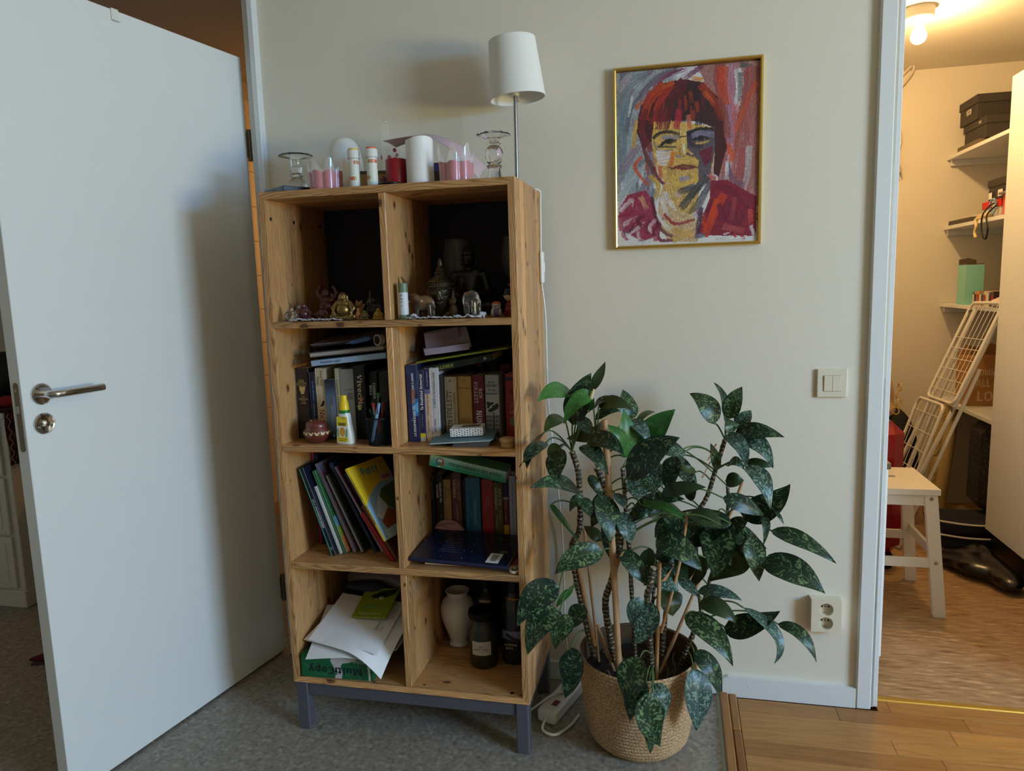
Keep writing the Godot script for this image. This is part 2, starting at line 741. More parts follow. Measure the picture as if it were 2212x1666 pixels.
func setting() -> void:
	var m := MB.new()
	# the long wall: from the door casing to the storage room, with the lintel over the storage room's opening and the piece beyond it
	m.box(V(0.455, 1.25, -0.06), V(1.90, 2.5, 0.12))
	m.box(V(1.83, 2.30, -0.06), V(0.85, 0.4, 0.12))
	m.box(V(3.43, 1.25, -0.06), V(2.35, 2.5, 0.12))
	m.box(V(-1.15, 2.44, -0.06), V(1.31, 0.12, 0.12))
	struct("wall_back", m, M.wall)
	m = MB.new()
	m.box(V(4.66, 0.45, 3.5), V(0.12, 0.9, 7.2))
	m.box(V(4.66, 2.32, 3.5), V(0.12, 0.36, 7.2))
	m.box(V(4.66, 1.52, 0.8), V(0.12, 1.24, 1.7))
	m.box(V(4.66, 1.52, 5.05), V(0.12, 1.24, 4.2))
	struct("wall_right", m, M.wall)
	m = MB.new()
	m.box(V(0.9, 1.25, 7.1), V(7.6, 2.5, 0.12))
	struct("wall_front", m, M.wall)
	m = MB.new()
	m.box(V(-2.86, 1.25, 3.1), V(0.12, 2.5, 8.0))
	struct("wall_left", m, M.wall)
	m = MB.new()
	m.box(V(0.9, 2.56, 3.5), V(7.7, 0.12, 7.3))
	struct("ceiling", m, M.wall)
	# window in the right wall
	m = MB.new()
	for z in [1.68, 2.92]:
		m.box(V(4.66, 1.52, z), V(0.09, 1.24, 0.06), 0.006)
	for y in [0.93, 2.11]:
		m.box(V(4.66, y, 2.3), V(0.09, 0.06, 1.3), 0.006)
	m.box(V(4.60, 0.885, 2.3), V(0.18, 0.025, 1.45), 0.006)
	var win := struct("window_1", m, M.gloss)
	m = MB.new()
	m.box(V(4.67, 1.52, 2.3), V(0.006, 1.13, 1.19))
	part("pane", m, M.pane, win)
	# floors
	m = MB.new()
	m.off = Vector2(0.1, 0.2)
	m.box(V(-0.925, -0.05, 3.55), V(3.75, 0.1, 7.1), 0.0, 2)
	m.box(V(-1.75, -0.05, -0.75), V(2.7, 0.1, 1.5), 0.0, 2)
	struct("floor_linoleum", m, M.lino)
	m = MB.new()
	m.box(V(2.83, -0.05, 4.05), V(3.66, 0.088, 6.1), 0.0, 0)
	m.box(V(2.83, -0.058, 0.45), V(3.66, 0.084, 1.1), 0.0, 0)
	var wood := struct("floor_parquet", m, M.oak[2])
	var r := RandomNumberGenerator.new()
	r.seed = 5
	var z := -0.05
	for row in 15:
		var x := 1.012 - r.randf_range(0.0, 0.3)
		while x < 2.7:
			var ln := r.randf_range(0.34, 0.66)
			var x0 := maxf(x, 1.012)
			var x1 := minf(x + ln, 2.7)
			if x1 - x0 > 0.02 and not (z < -0.01 and x1 < 1.42):
				if z < -0.01:
					x0 = maxf(x0, 1.415)
				var s := MB.new()
				s.off = Vector2(r.randf() * 2.0, r.randf() * 3.0)
				s.box(Vector3.ZERO, V(x1 - x0 - 0.0008, 0.016, 0.0692), 0.0008, 0)
				part("stave", s, M.oak[[0, 1, 2, 0, 1, 3, 0, 4, 1, 2][r.randi() % 10]], wood, V((x0 + x1) / 2, -0.0084 + r.randf() * 0.0002, z + 0.035))
			x += ln
		z += 0.07
	# the strip between linoleum and parquet: two mouldings of short oak lengths
	m = MB.new()
	m.off = Vector2(0.03, 0.4)
	m.box(V(0.972, 0.003, 0.22), V(0.026, 0.020, 0.44), 0.004, 2)
	m.off = Vector2(0.06, 1.1)
	m.box(V(0.972, 0.003, 3.5), V(0.026, 0.020, 6.1), 0.004, 2)
	var strip := struct("trim_threshold", m, M.oak[2])
	m = MB.new()
	m.off = Vector2(0.03, 0.7)
	m.box(V(0.998, 0.001, 0.10), V(0.024, 0.018, 0.196), 0.004, 2)
	part("strip", m, M.oak[2], strip)
	m = MB.new()
	m.off = Vector2(0.08, 0.1)
	m.box(V(0.998, 0.001, 0.42), V(0.024, 0.018, 0.43), 0.004, 2)
	part("strip", m, M.oak[4], strip)
	# baseboards, with the bevelled foot of the longer one meeting the short one
	m = MB.new()
	m.box(V(0.245, 0.033, 0.007), V(1.44, 0.066, 0.014), 0.003)
	var bb := struct("baseboard_back", m, M.trim)
	m = MB.new()
	m.prism([Vector2(0.968, 0.012), Vector2(0.985, 0.0), Vector2(1.353, 0.0), Vector2(1.353, 0.062), Vector2(0.985, 0.066), Vector2(0.968, 0.058)], 0.0, 0.0165)
	part("board", m, M.trim, bb)
	for x in [1.045, 1.27]:
		var s := MB.new()
		s.ball(V(x, 0.037, 0.0165), V(0.0025, 0.0025, 0.001), 8, 6)
		part("screw", s, M.trim, bb)
	m = MB.new()
	m.box(V(2.6, 0.033, 0.007), V(0.6, 0.066, 0.014), 0.003)
	part("board", m, M.trim, bb)
	# casing of the storage room's opening
	m = MB.new()
	m.box(V(1.374, 1.06, 0.006), V(0.041, 2.12, 0.026), 0.003)
	m.box(V(1.406, 1.06, -0.035), V(0.022, 2.12, 0.07), 0.002)
	m.box(V(1.81, 2.115, 0.006), V(0.83, 0.041, 0.026), 0.003)
	m.box(V(2.245, 1.06, 0.006), V(0.041, 2.12, 0.026), 0.003)
	struct("trim_1", m, M.trim)
	# casing beside the white door
	m = MB.new()
	m.box(V(-0.487, 1.19, 0.012), V(0.022, 2.38, 0.03), 0.003)
	m.box(V(-0.512, 1.19, -0.03), V(0.03, 2.38, 0.07), 0.002)
	m.box(V(-1.1, 2.36, -0.02), V(1.2, 0.04, 0.08), 0.002)
	struct("trim_2", m, M.trim)
	door()


func door() -> void:
	var t := Node3D.new()
	t.name = "door_1"
	add_child(t)
	t.set_meta("kind", "structure")
	t.set_meta("label", "flush white door standing wide open into the room, its long shadow from the bookcase")
	# local axes: x from the hinge to the free edge, z out of the visible face
	var a := deg_to_rad(100.1779)
	t.transform = Transform3D(Basis(Vector3(cos(a), 0, sin(a)), Vector3.UP, Vector3(sin(a), 0, -cos(a))), Vector3(-0.5534, 0.008, -0.0118))
	var m := MB.new()
	m.box(V(0.4125, 1.02, -0.02), V(0.825, 2.04, 0.04), 0.0015)
	part("leaf", m, M.gloss, t)
	# lever handle
	m = MB.new()
	m.lathe([Vector2(0, 0), Vector2(0.0262, 0), Vector2(0.0262, 0.006), Vector2(0.023, 0.009), Vector2(0.019, 0.0085), Vector2(0, 0.0085)], 36, Vector3.ZERO, Transform3D(Basis(Vector3.RIGHT, PI / 2), V(0.779, 1.052, 0)))
	m.tube([V(0.779, 1.052, 0.006), V(0.779, 1.052, 0.034)], 0.0095, 16)
	var h := part("handle", m, M.chrome, t)
	m = MB.new()
	m.tube(curve([V(0.779, 1.052, 0.026), V(0.777, 1.052, 0.040), V(0.765, 1.052, 0.047), V(0.740, 1.052, 0.049), V(0.70, 1.052, 0.048), V(0.645, 1.052, 0.046)], 5), 0.0098, 16)
	part("lever", m, M.chrome, h)
	m = MB.new()
	m.lathe([Vector2(0, 0), Vector2(0.0262, 0), Vector2(0.0262, 0.006), Vector2(0.023, 0.009), Vector2(0.020, 0.0075), Vector2(0, 0.0075)], 36, Vector3.ZERO, Transform3D(Basis(Vector3.RIGHT, PI / 2), V(0.781, 0.979, 0)))
	var l := part("lock_rosette", m, M.chrome, t)
	m = MB.new()
	m.lathe([Vector2(0, 0), Vector2(0.0085, 0), Vector2(0.0085, 0.006), Vector2(0.005, 0.008), Vector2(0, 0.008)], 20, Vector3.ZERO, Transform3D(Basis(Vector3.RIGHT, PI / 2), V(0.781, 0.979, 0.007)))
	part("thumb_turn", m, M.chrome, l)
	for q in [-1, 1]:
		m = MB.new()
		m.lathe([Vector2(0, 0), Vector2(0.0035, 0), Vector2(0.003, 0.001), Vector2(0, 0.0012)], 10, Vector3.ZERO, Transform3D(Basis(Vector3.RIGHT, PI / 2), V(0.781 + q * 0.0145, 0.972, 0.0075)))
		part("screw", m, M.steel, l)
	# lock plate in the free edge
	m = MB.new()
	var cap := []
	for k in 9:
		var b := PI * k / 8
		cap.append(Vector2(cos(b) * 0.009, 0.076 + sin(b) * 0.009))
	for k in 9:
		var b := PI + PI * k / 8
		cap.append(Vector2(cos(b) * 0.009, -0.076 + sin(b) * 0.009))
	m.prism(cap, 0.0, 0.0018, Transform3D(Basis(Vector3(0, 0, 1), Vector3.UP, Vector3(1, 0, 0)), V(0.8245, 1.0, -0.018)))
	var p := part("lock_plate", m, M.hinge, t)
	m = MB.new()
	m.prism([Vector2(-0.006, 0), Vector2(0.006, 0), Vector2(0.006, 0.011)], -0.009, 0.009, Transform3D(Basis(Vector3(0, 0, 1), Vector3(1, 0, 0), Vector3(0, 1, 0)), V(0.826, 1.02, -0.018)))
	part("latch", m, M.steel, p)
	m = MB.new()
	m.tube([V(0.8258, 1.066, -0.018), V(0.827, 1.066, -0.018)], 0.0035, 10)
	part("screw", m, M.steel, p)
	for y in [0.235, 1.765]:
		m = MB.new()
		m.tube([V(-0.008, y - 0.05, 0.004), V(-0.008, y - 0.018, 0.004)], 0.0085, 14)
		m.tube([V(-0.008, y + 0.018, 0.004), V(-0.008, y + 0.05, 0.004)], 0.0085, 14)
		m.tube([V(-0.008, y - 0.0165, 0.004), V(-0.008, y + 0.0165, 0.004)], 0.0082, 14)
		m.box(V(0.002, y, -0.006), V(0.004, 0.08, 0.022))
		part("hinge", m, M.hinge, t)
	# plastic hook over the top edge
	var hk := thing("over_door_hook", "small white plastic hook hung over the top edge of the open door", "hook", t.transform * V(0.462, 2.04, 0.0))
	hk.basis = t.basis
	m = MB.new()
	m.box(V(0, 0.0012, -0.018), V(0.022, 0.0022, 0.044), 0.0008)
	m.box(V(0, -0.014, 0.0018), V(0.022, 0.030, 0.0022), 0.0008)
	m.box(V(0, -0.0285, 0.006), V(0.022, 0.002, 0.008), 0.0008)
	part("strap", m, M.white_plastic, hk)


const BX0 := -0.2713
const BX1 := 0.4379
const BZ0 := 0.060
const BZ1 := 0.4122
const YT := 1.5570
const Y1 := 1.2084
const Y2 := 0.8642
const Y3 := 0.5206
const Y4 := 0.1704
const EPS := 0.0004
const TH := 0.019


func bookcase() -> void:
	var t := thing("bookcase", "tall two-column pine bookcase with black back panel standing on a grey painted base", "bookcase", V(0.0833, 0, 0.236))
	var o := -t.position
	var zc := (BZ0 + BZ1) / 2
	var dz := BZ1 - BZ0
	var top := YT - EPS
	var hgt := top - 0.151
	# mitred carcass: panels cut at 45 degrees where they meet
	var m := MB.new()
	mitred(m, BX0, BX1, top, top - TH, true)
	part("top_panel", m, M.pine, t, o)
	m = MB.new()
	m.off = Vector2(0.13, 0.31)
	mitred(m, BX0, BX1, 0.151, 0.151 + TH, true)
	part("bottom_panel", m, M.pine, t, o)
	m = MB.new()
	m.off = Vector2(0.21, 0.05)
	mitred(m, 0.151, top, BX0, BX0 + TH, false)
	var sp := part("side_panel", m, M.pine, t, o)
	m = MB.new()
	m.off = Vector2(0.31, 0.57)
	mitred(m, 0.151, top, BX1, BX1 - TH, false)
	part("side_panel", m, M.pine, t, o)
	# bolt holes, plugged black
	for q in [[1.488, 0.385], [1.488, 0.262], [1.488, 0.105]]:
		m = MB.new()
		m.tube([V(BX0 + TH - 0.004, q[0], q[1]), V(BX0 + TH + 0.0006, q[0], q[1])], 0.0052, 16)
		part("bolt_hole", m, M.hole, sp)
	m = MB.new()
	m.tube([V(0.385, Y4 - 0.005, 0.392), V(0.385, Y4 + 0.0002, 0.392)], 0.0058, 16)
	part("bolt_hole", m, M.hole, t, o)
	var k := 0
	for y in [Y1, Y2, Y3]:
		m = MB.new()
		m.off = Vector2(0.07 + 0.13 * k, 0.2 + 0.23 * k)
		m.box(V((BX0 + BX1) / 2, y - EPS - 0.009, zc + 0.004), V(BX1 - BX0 - 2 * TH, 0.018, dz - 0.008), 0.0015, 0)
		part("shelf", m, M.pine, t, o)
		k += 1
	var ys := [Y4, Y3, Y2, Y1, YT]
	for i in 4:
		var lo: float = ys[i] - EPS
		var hi: float = ys[i + 1] - TH - EPS
		m = MB.new()
		m.off = Vector2(0.05 + 0.11 * i, 0.3 + 0.21 * i)
		m.box(V(0.0852 + [0.004, 0.002, 0.0, -0.001][i], (lo + hi) / 2, zc + 0.004), V(0.0185, hi - lo, dz - 0.009), 0.0015, 1)
		part("divider", m, M.pine, t, o)
	m = MB.new()
	m.box(V((BX0 + BX1) / 2, (0.151 + top) / 2, BZ0 + 0.008), V(BX1 - BX0 - 2 * TH + 0.004, hgt - 2 * TH + 0.004, 0.008))
	part("back_panel", m, M.black_back, t, o)
	# grey base: four square legs joined by rails
	for x in [BX0 + 0.0225, BX1 - 0.0225]:
		for z in [BZ0 + 0.022, BZ1 - 0.022]:
			m = MB.new()
			m.box(V(x, 0.0755, z), V(0.036, 0.151, 0.036), 0.003)
			part("leg", m, M.base, t, o)
	for z in [BZ0 + 0.018, BZ1 - 0.019]:
		m = MB.new()
		m.box(V((BX0 + BX1) / 2, 0.130, z), V(BX1 - BX0 - 0.081, 0.041, 0.020), 0.002)
		part("rail", m, M.base, t, o)
	for x in [BX0 + 0.019, BX1 - 0.019]:
		m = MB.new()
		m.box(V(x, 0.130, zc), V(0.020, 0.041, dz - 0.082), 0.002)
		part("rail", m, M.base, t, o)


# a board from a to b (outside length) whose ends are cut at 45 degrees; out and inn are its outer and inner faces
func mitred(m: MB, a: float, b: float, out: float, inn: float, level: bool) -> void:
	var th := absf(out - inn)
	var e := 0.0012
	var rows := []
	for zz in [[BZ0, e], [BZ0 + e, 0.0], [BZ1 - e, 0.0], [BZ1, e]]:
		var oo: float = out + (inn - out) / th * zz[1]
		var ring := []
		for q in [[a + zz[1], oo], [b - zz[1], oo], [b - th, inn], [a + th, inn]]:
			ring.append(V(q[0], q[1], zz[0]) if level else V(q[1], q[0], zz[0]))
		rows.append(ring)
	for i in 3:
		for j in 4:
			var p0: Vector3 = rows[i][j]
			var p1: Vector3 = rows[i][(j + 1) % 4]
			var p2: Vector3 = rows[i + 1][(j + 1) % 4]
			var p3: Vector3 = rows[i + 1][j]
			var nn := (p1 - p0).cross(p3 - p0).normalized()
			var mid := (p0 + p1 + p2 + p3) / 4
			var cen := V((a + b) / 2, (out + inn) / 2, (BZ0 + BZ1) / 2) if level else V((out + inn) / 2, (a + b) / 2, (BZ0 + BZ1) / 2)
			if nn.dot(mid - cen) < 0:
				nn = -nn
			var uvs := []
			for p in [p0, p1, p2, p3]:
				uvs.append(Vector2(p.z + p.y * 0.3, p.x) if level else Vector2(p.z + p.x * 0.3, p.y))
			m.face([p0, p1, p2, p3], nn, uvs)
	for i in [0, 3]:
		var nn := V(0, 0, 1 if i else -1)
		var uvs := []
		for p in rows[i]:
			uvs.append(Vector2(p.y + 0.1, p.x) if level else Vector2(p.x + 0.1, p.y))
		m.face(rows[i], nn, uvs)


func slabbox(called: String, a: Vector3, b: Vector3, m: Material) -> void:
	var q := MB.new()
	q.box((a + b) / 2, (b - a).abs())
	struct(called, q, m)


func closet_things() -> void:
	slabbox("wall_storage_back", V(1.1, 0, -2.32), V(3.0, 2.36, -2.2), M.closet_wall)
	slabbox("wall_storage_right", V(2.86, 0, -2.2), V(2.98, 2.36, -0.12), M.closet_wall)
	slabbox("wall_storage_left", V(1.0, 0, -2.2), V(1.12, 2.36, -0.12), M.closet_wall)
	slabbox("ceiling_storage", V(1.0, 2.357, -2.32), V(3.0, 2.48, -0.12), M.closet_wall)
	slabbox("floor_storage", V(1.0, -0.1, -2.32), V(3.0, -0.001, -0.055), M.lino_tan)
	var m := MB.new()
	m.prism([Vector2(-0.012, -0.001), Vector2(-0.009, 0.003), Vector2(0.009, 0.003), Vector2(0.012, -0.001)], 1.418, 2.225, Transform3D(Basis(V(0, 0, 1), V(0, 1, 0), V(1, 0, 0)), V(0, 0, -0.05)))
	struct("trim_metal_threshold", m, mat(rgb(214, 176, 84), 0.3, 0.8))
	# ceiling bulb
	var t := thing("ceiling_lamp", "bare glowing bulb in a white socket on the storage room ceiling", "lamp", V(1.785, 2.357, -1.2))
	m = MB.new()
	m.lathe([Vector2(0, -0.003), Vector2(0.078, -0.003), Vector2(0.080, -0.001), Vector2(0.080, 0.0)], 32)
	part("ceiling_plate", m, M.white_plastic, t)
	m = MB.new()
	m.lathe([Vector2(0, -0.045), Vector2(0.05, -0.045), Vector2(0.054, -0.040), Vector2(0.057, -0.003)], 32)
	m.lathe([Vector2(0, -0.066), Vector2(0.022, -0.066), Vector2(0.026, -0.055), Vector2(0.04, -0.045)], 28)
	part("socket", m, M.white_plastic, t)
	m = MB.new()
	var prof := [Vector2(0.0135, -0.066), Vector2(0.015, -0.076), Vector2(0.024, -0.088)]
	for k in 11:
		var b := deg_to_rad(40.0 + 140.0 * k / 10.0)
		prof.append(Vector2(sin(b) * 0.031, -0.112 + cos(b) * 0.031))
	prof.reverse()
	m.lathe(prof, 28)
	var glow := mat(rgb(255, 240, 215), 0.3)
	glow.emission_enabled = true
	glow.emission = rgb(255, 226, 178)
	glow.emission_energy_multiplier = 9.0
	part("bulb", m, glow, t)
	var l := OmniLight3D.new()
	l.name = "bulb_light"
	t.add_child(l)
	l.position = V(0, -0.114, 0)
	l.light_color = Color(1.0, 0.82, 0.56)
	l.light_energy = 1.6
	l.light_size = 0.028
	l.omni_range = 8.0
	l.omni_attenuation = 2.0
	l.shadow_enabled = true
	# shelves on the back wall, each with its batten
	for s in [[1.8985, "upper white storage shelf carrying the dark shoeboxes"], [1.535, "middle white storage shelf with rope hanging over its edge"], [1.125, "lower white storage shelf behind the top of the drying rack"], [0.612, "low white storage shelf behind the drying rack, carrying the paper bag"]]:
		t = thing("wall_shelf", s[1], "shelf", V(2.54, s[0], -1.8), 0.0, "white shelves in the storage room")
		boxed("board", V(0, -0.009, 0), V(0.624, 0.018, 0.79), M.gloss, t, 0.001)
		boxed("batten", V(0.0, -0.0335, -0.385), V(0.59, 0.031, 0.02), M.gloss, t, 0.001)
	# wardrobe
	t = thing("wardrobe", "tall plain cream wardrobe at the right edge, on a black plinth", "wardrobe", V(2.5, 0, -0.83))
	boxed("body", V(0, 1.112, 0), V(0.6, 1.971, 1.08), M.gloss, t, 0.002)
	boxed("plinth", V(0.012, 0.063, 0), V(0.58, 0.126, 1.06), M.black_plastic, t)
	# shoeboxes
	var dk := flat(44, 38, 35, 0.6)
	t = shoebox("dark shoebox with a white brand name, on top of the stack on the upper shelf", V(2.25 + 0.16, 2.027, -2.0), V(0.32, 0.118, 0.235), 0.04, dk)
	letters("brand_name", "ecco", 0.062, 0.026, V(-0.1612, 0.052, 0.02), Basis(V(0, 0, 1), V(0, 1, 0), V(-1, 0, 0)), flat(225, 215, 200), t, "Droid Sans", 700)
	t = shoebox("dark shoebox in the middle of the stack on the upper shelf", V(2.255 + 0.16, 1.925, -1.93), V(0.31, 0.1, 0.28), 0.035, dk)
	letters("brand_name", "ecco", 0.03, 0.012, V(-0.1612, 0.080, 0.085), Basis(V(0, 0, 1), V(0, 1, 0), V(-1, 0, 0)), flat(200, 190, 170), t, "Droid Sans", 700)
	t = thing("flat_box", "flat brown cardboard box under the two shoeboxes on the upper shelf", "box", V(2.40, 1.8995, -1.95))
	boxed("body", V(0, 0.0125, 0), V(0.32, 0.025, 0.27), flat(96, 82, 66), t, 0.002)
	# crumpled plastic bag and a wire end beside the wardrobe top
	t = thing("plastic_bag", "crumpled translucent plastic bag between shoebox and wardrobe top", "bag", V(2.50, 2.146, -1.93))
	m = MB.new()
	m.skin([[V(0, 0.03, 0), V(0.05, 0.03, 0.05)], [V(-0.04, 0.02, 0.06), V(0.04, 0.025, 0.05)], [V(0.03, 0.06, -0.02), V(0.03, 0.04, 0.03)]], 0.008, 0.02)
	part("bag_body", m, flat(170, 160, 150, 0.3), t)
	# middle shelf
	t = thing("papers", "pile of white papers lying at the left end of the middle shelf", "papers", V(2.38, 1.5355, -1.98))
	boxed("dark_folder", V(-0.02, 0.011, 0), V(0.26, 0.022, 0.30), flat(70, 62, 54), t, 0.002)
	boxed("sheets", V(0.02, 0.032, 0.0), V(0.22, 0.02, 0.26), flat(205, 195, 178), t, 0.004, 1, V(0, 0.15, 0.03))
	t = thing("shoebox", "red and white shoebox on the middle shelf under the dark one", "box", V(2.42, 1.535, -1.72))
	boxed("body", V(0, 0.041, 0), V(0.28, 0.082, 0.2), flat(205, 200, 190), t, 0.002)
	boxed("lid", V(0, 0.068, 0), V(0.29, 0.034, 0.21), flat(200, 36, 28), t, 0.002)
	boxed("label", V(-0.1462, 0.066, 0.045), V(0.001, 0.03, 0.05), M.paper, t)
	t = shoebox("dark shoebox with white stickers on top of the red shoebox", V(2.43, 1.6205, -1.71), V(0.28, 0.1, 0.2), 0.034, dk)
	boxed("sticker", V(-0.1408, 0.03, 0.05), V(0.001, 0.03, 0.05), M.paper, t)
	boxed("sticker", V(-0.1408, 0.025, -0.06), V(0.001, 0.03, 0.035), M.paper, t)
	t = thing("pink_box", "small pink box beside the red shoebox on the middle shelf", "box", V(2.38, 1.535, -1.555))
	boxed("body", V(0, 0.05, 0), V(0.2, 0.1, 0.09), flat(214, 90, 84), t, 0.003)
	boxed("lid", V(0, 0.105, 0), V(0.24, 0.012, 0.1), flat(120, 112, 116), t, 0.003)
	t = thing("bead_chain", "ring of blue beads hanging in front of the pink box", "chain", V(2.262, 1.56, -1.66))
	for k in 16:
		var b := TAU * k / 16
		m = MB.new()
		m.ball(Vector3.ZERO, V(0.006, 0.006, 0.006), 8, 6)
		part("bead", m, flat(120, 150, 170, 0.3), t, V(0.0, 0.03 + sin(b) * 0.032, cos(b) * 0.032))
	t = thing("rope", "cream rope lying on the middle shelf and hanging over its front edge", "rope", V(2.25, 1.535, -1.72))
	m = MB.new()
	var pts := [V(0.018, 0.012, -0.02), V(0.012, 0.02, 0.0), V(0.0, 0.012, 0.03), V(-0.028, 0.002, -0.02), V(-0.032, -0.03, 0.0), V(-0.033, -0.06, -0.012), V(-0.032, -0.085, 0.004)]
	m.tube(curve(pts, 6), 0.007, 7)
	for k in 5:
		m.tube(curve([V(0.018, 0.015, -0.06 + 0.02 * k), V(0.006, 0.022 + 0.004 * (k % 2), -0.04 + 0.022 * k), V(-0.02, 0.012, -0.03 + 0.02 * k)], 5), 0.006, 7)
	part("strand", m, flat(214, 190, 140, 0.9), t)
	t = thing("black_cable", "thin black cable looping down over the middle shelf's edge", "cable", V(2.24, 1.535, -1.62))
	m = MB.new()
	m.tube(curve([V(0.025, 0.07, -0.01), V(0.015, 0.06, -0.05), V(-0.014, 0.02, -0.05), V(-0.02, -0.03, -0.045), V(-0.02, -0.085, -0.02), V(-0.02, -0.095, 0.015), V(-0.02, -0.05, 0.03), V(-0.016, 0.01, 0.0), V(0.015, 0.055, 0.02)], 7), 0.0035, 7)
	part("wire", m, M.black_plastic, t)
	# lower shelf
	t = thing("gift_bag", "mint green paper gift bag at the left end of the lower shelf", "bag", V(2.28, 1.125, -1.93))
	m = MB.new()
	m.box(V(0, 0.1, 0), V(0.085, 0.2, 0.105), 0.001)
	part("bag_body", m, flat(140, 205, 190), t)
	m = MB.new()
	m.prism([Vector2(-0.04, 0.2), Vector2(0.04, 0.2), Vector2(0.038, 0.225), Vector2(0.0, 0.235), Vector2(-0.041, 0.228)], -0.05, -0.046)
	m.box(V(0, 0.203, 0), V(0.08, 0.004, 0.1))
	part("folded_rim", m, flat(90, 74, 62), t)
	t = thing("handbag", "black handbag with a tassel standing on the lower shelf", "bag", V(2.52, 1.1252, -1.72))
	m = MB.new()
	m.box(V(0, 0.12, -0.02), V(0.24, 0.24, 0.34), 0.03)
	part("bag_body", m, flat(24, 23, 27, 0.5), t)
	m = MB.new()
	m.tube(curve([V(-0.122, 0.232, 0.03), V(-0.126, 0.215, 0.035), V(-0.126, 0.2, 0.035)], 4), 0.003, 6)
	m.lathe([Vector2(0, -0.08), Vector2(0.012, -0.078), Vector2(0.008, -0.01), Vector2(0.004, 0.0), Vector2(0, 0.0)], 12, V(-0.128, 0.2, 0.035))
	part("tassel", m, flat(40, 42, 62, 0.7), t)
	for k in 9:
		t = thing("disc_case", "plastic disc case in the row at the front of the lower shelf", "disc case", V(2.262, 1.125, -1.83 + 0.028 * k), 0.0, "disc cases on the lower storage shelf")
		boxed("case", V(0.06, 0.0315 + 0.002 * (k % 3), 0), V(0.12, 0.062 + 0.004 * (k % 3), 0.025), [flat(52, 44, 42, 0.3), flat(205, 195, 175, 0.3), flat(120, 112, 104, 0.3), flat(190, 130, 60, 0.3)][(k * 3 + k / 2) % 4], t, 0.001)
		boxed("spine_label", V(-0.0004, 0.034, 0), V(0.001, 0.04, 0.018), [flat(210, 200, 190), flat(60, 56, 54), flat(160, 40, 40)][k % 3], t)
	t = thing("cloth_bundle", "pale pink cloth bundle lying on the lower shelf beside the wardrobe", "cloth", V(2.262, 1.1255, -1.535))
	m = MB.new()
	m.skin([[V(0, 0.02, 0), V(0.03, 0.02, 0.05)], [V(0.01, 0.03, 0.03), V(0.025, 0.02, 0.04)]], 0.006, 0.015)
	part("folds", m, flat(220, 196, 186, 0.9), t)
	drying_rack()
	stool()
	floor_clutter()


func shoebox(label: String, at: Vector3, size: Vector3, lid: float, m: Material) -> Node3D:
	var t := thing("shoebox", label, "box", at, 0.0)
	boxed("body", V(0, size.y / 2 - 0.002, 0), V(size.x - 0.01, size.y - 0.004, size.z - 0.01), m, t, 0.001)
	boxed("lid", V(0, size.y - lid / 2, 0), V(size.x, lid, size.z), m, t, 0.001)
	return t


func drying_rack() -> void:
	var t := thing("drying_rack", "folded white wire drying rack leaning against the storage shelf", "drying rack", V(1.79, 0, -1.53))
	var o := -t.position
	var w := V(0.0113, 0.0085, 0.318)
	var tl := V(2.214, 1.142, -1.7)
	var bl := V(2.036, 0.689, -1.7)
	var u := (tl - bl).normalized()
	var n := u.cross(w.normalized())
	for pn in 2:
		var a: Vector3 = tl if pn == 0 else V(2.012, 0.677, -1.7) - n * 0.014
		var b: Vector3 = bl if pn == 0 else V(1.835, 0.12, -1.7) - n * 0.014
		var d := (b - a).normalized()
		var wn := w.normalized()
		var r := 0.03
		var loop := [a + d * r, a + d * r * 0.3 + wn * r * 0.3, a + wn * r, a + w - wn * r, a + w - wn * r * 0.3 + d * r * 0.3, a + w + d * r, b + w - d * r, b + w - d * r * 0.3 - wn * r * 0.3, b + w - wn * r, b + wn * r, b + wn * r * 0.3 - d * r * 0.3, b - d * r, a + d * r]
		var m := MB.new()
		m.tube(loop, 0.0075, 10, true)
		part("wing_frame", m, M.rack, t, o)
		for k in 6:
			var q := w * ((k + 1) / 7.0)
			m = MB.new()
			m.tube([a + q, b + q], 0.0017, 6)
			part("wire", m, M.rack, t, o)
		var rows := 6
		for k in rows:
			var s := lerpf(0.36, 0.9, k / 5.0) if pn == 0 else lerpf(0.1, 0.85, k / 5.0)
			var p := a.lerp(b, s)
			m = MB.new()
			m.tube([p - n * 0.002, p + w - n * 0.002], 0.0019, 6)
			part("wire", m, M.rack, t, o)
	# the leg frame folded flat behind the wings
	for k in 2:
		var q := w * (0.06 + 0.88 * k) - n * -0.02
		var m := MB.new()
		m.tube([tl + q - u * 0.02, V(1.76, 0.012, -1.7) + q], 0.0095, 10)
		part("leg", m, M.rack, t, o)
		m = MB.new()
		m.tube([tl + q - u * 0.3 + n * 0.022, V(1.80, 0.012, -1.7) + q + n * 0.022], 0.0085, 10)
		part("leg", m, M.rack, t, o)
	var h := MB.new()
	h.box(Vector3.ZERO, V(0.012, 0.03, 0.02), 0.002)
	part("hinge_plate", h, M.steel, t, o + tl - u * 0.05 + n * 0.006)
	h = MB.new()
	h.box(Vector3.ZERO, V(0.012, 0.03, 0.02), 0.002)
	part("hinge_plate", h, M.steel, t, o + bl - u * 0.02 + w + n * 0.006)


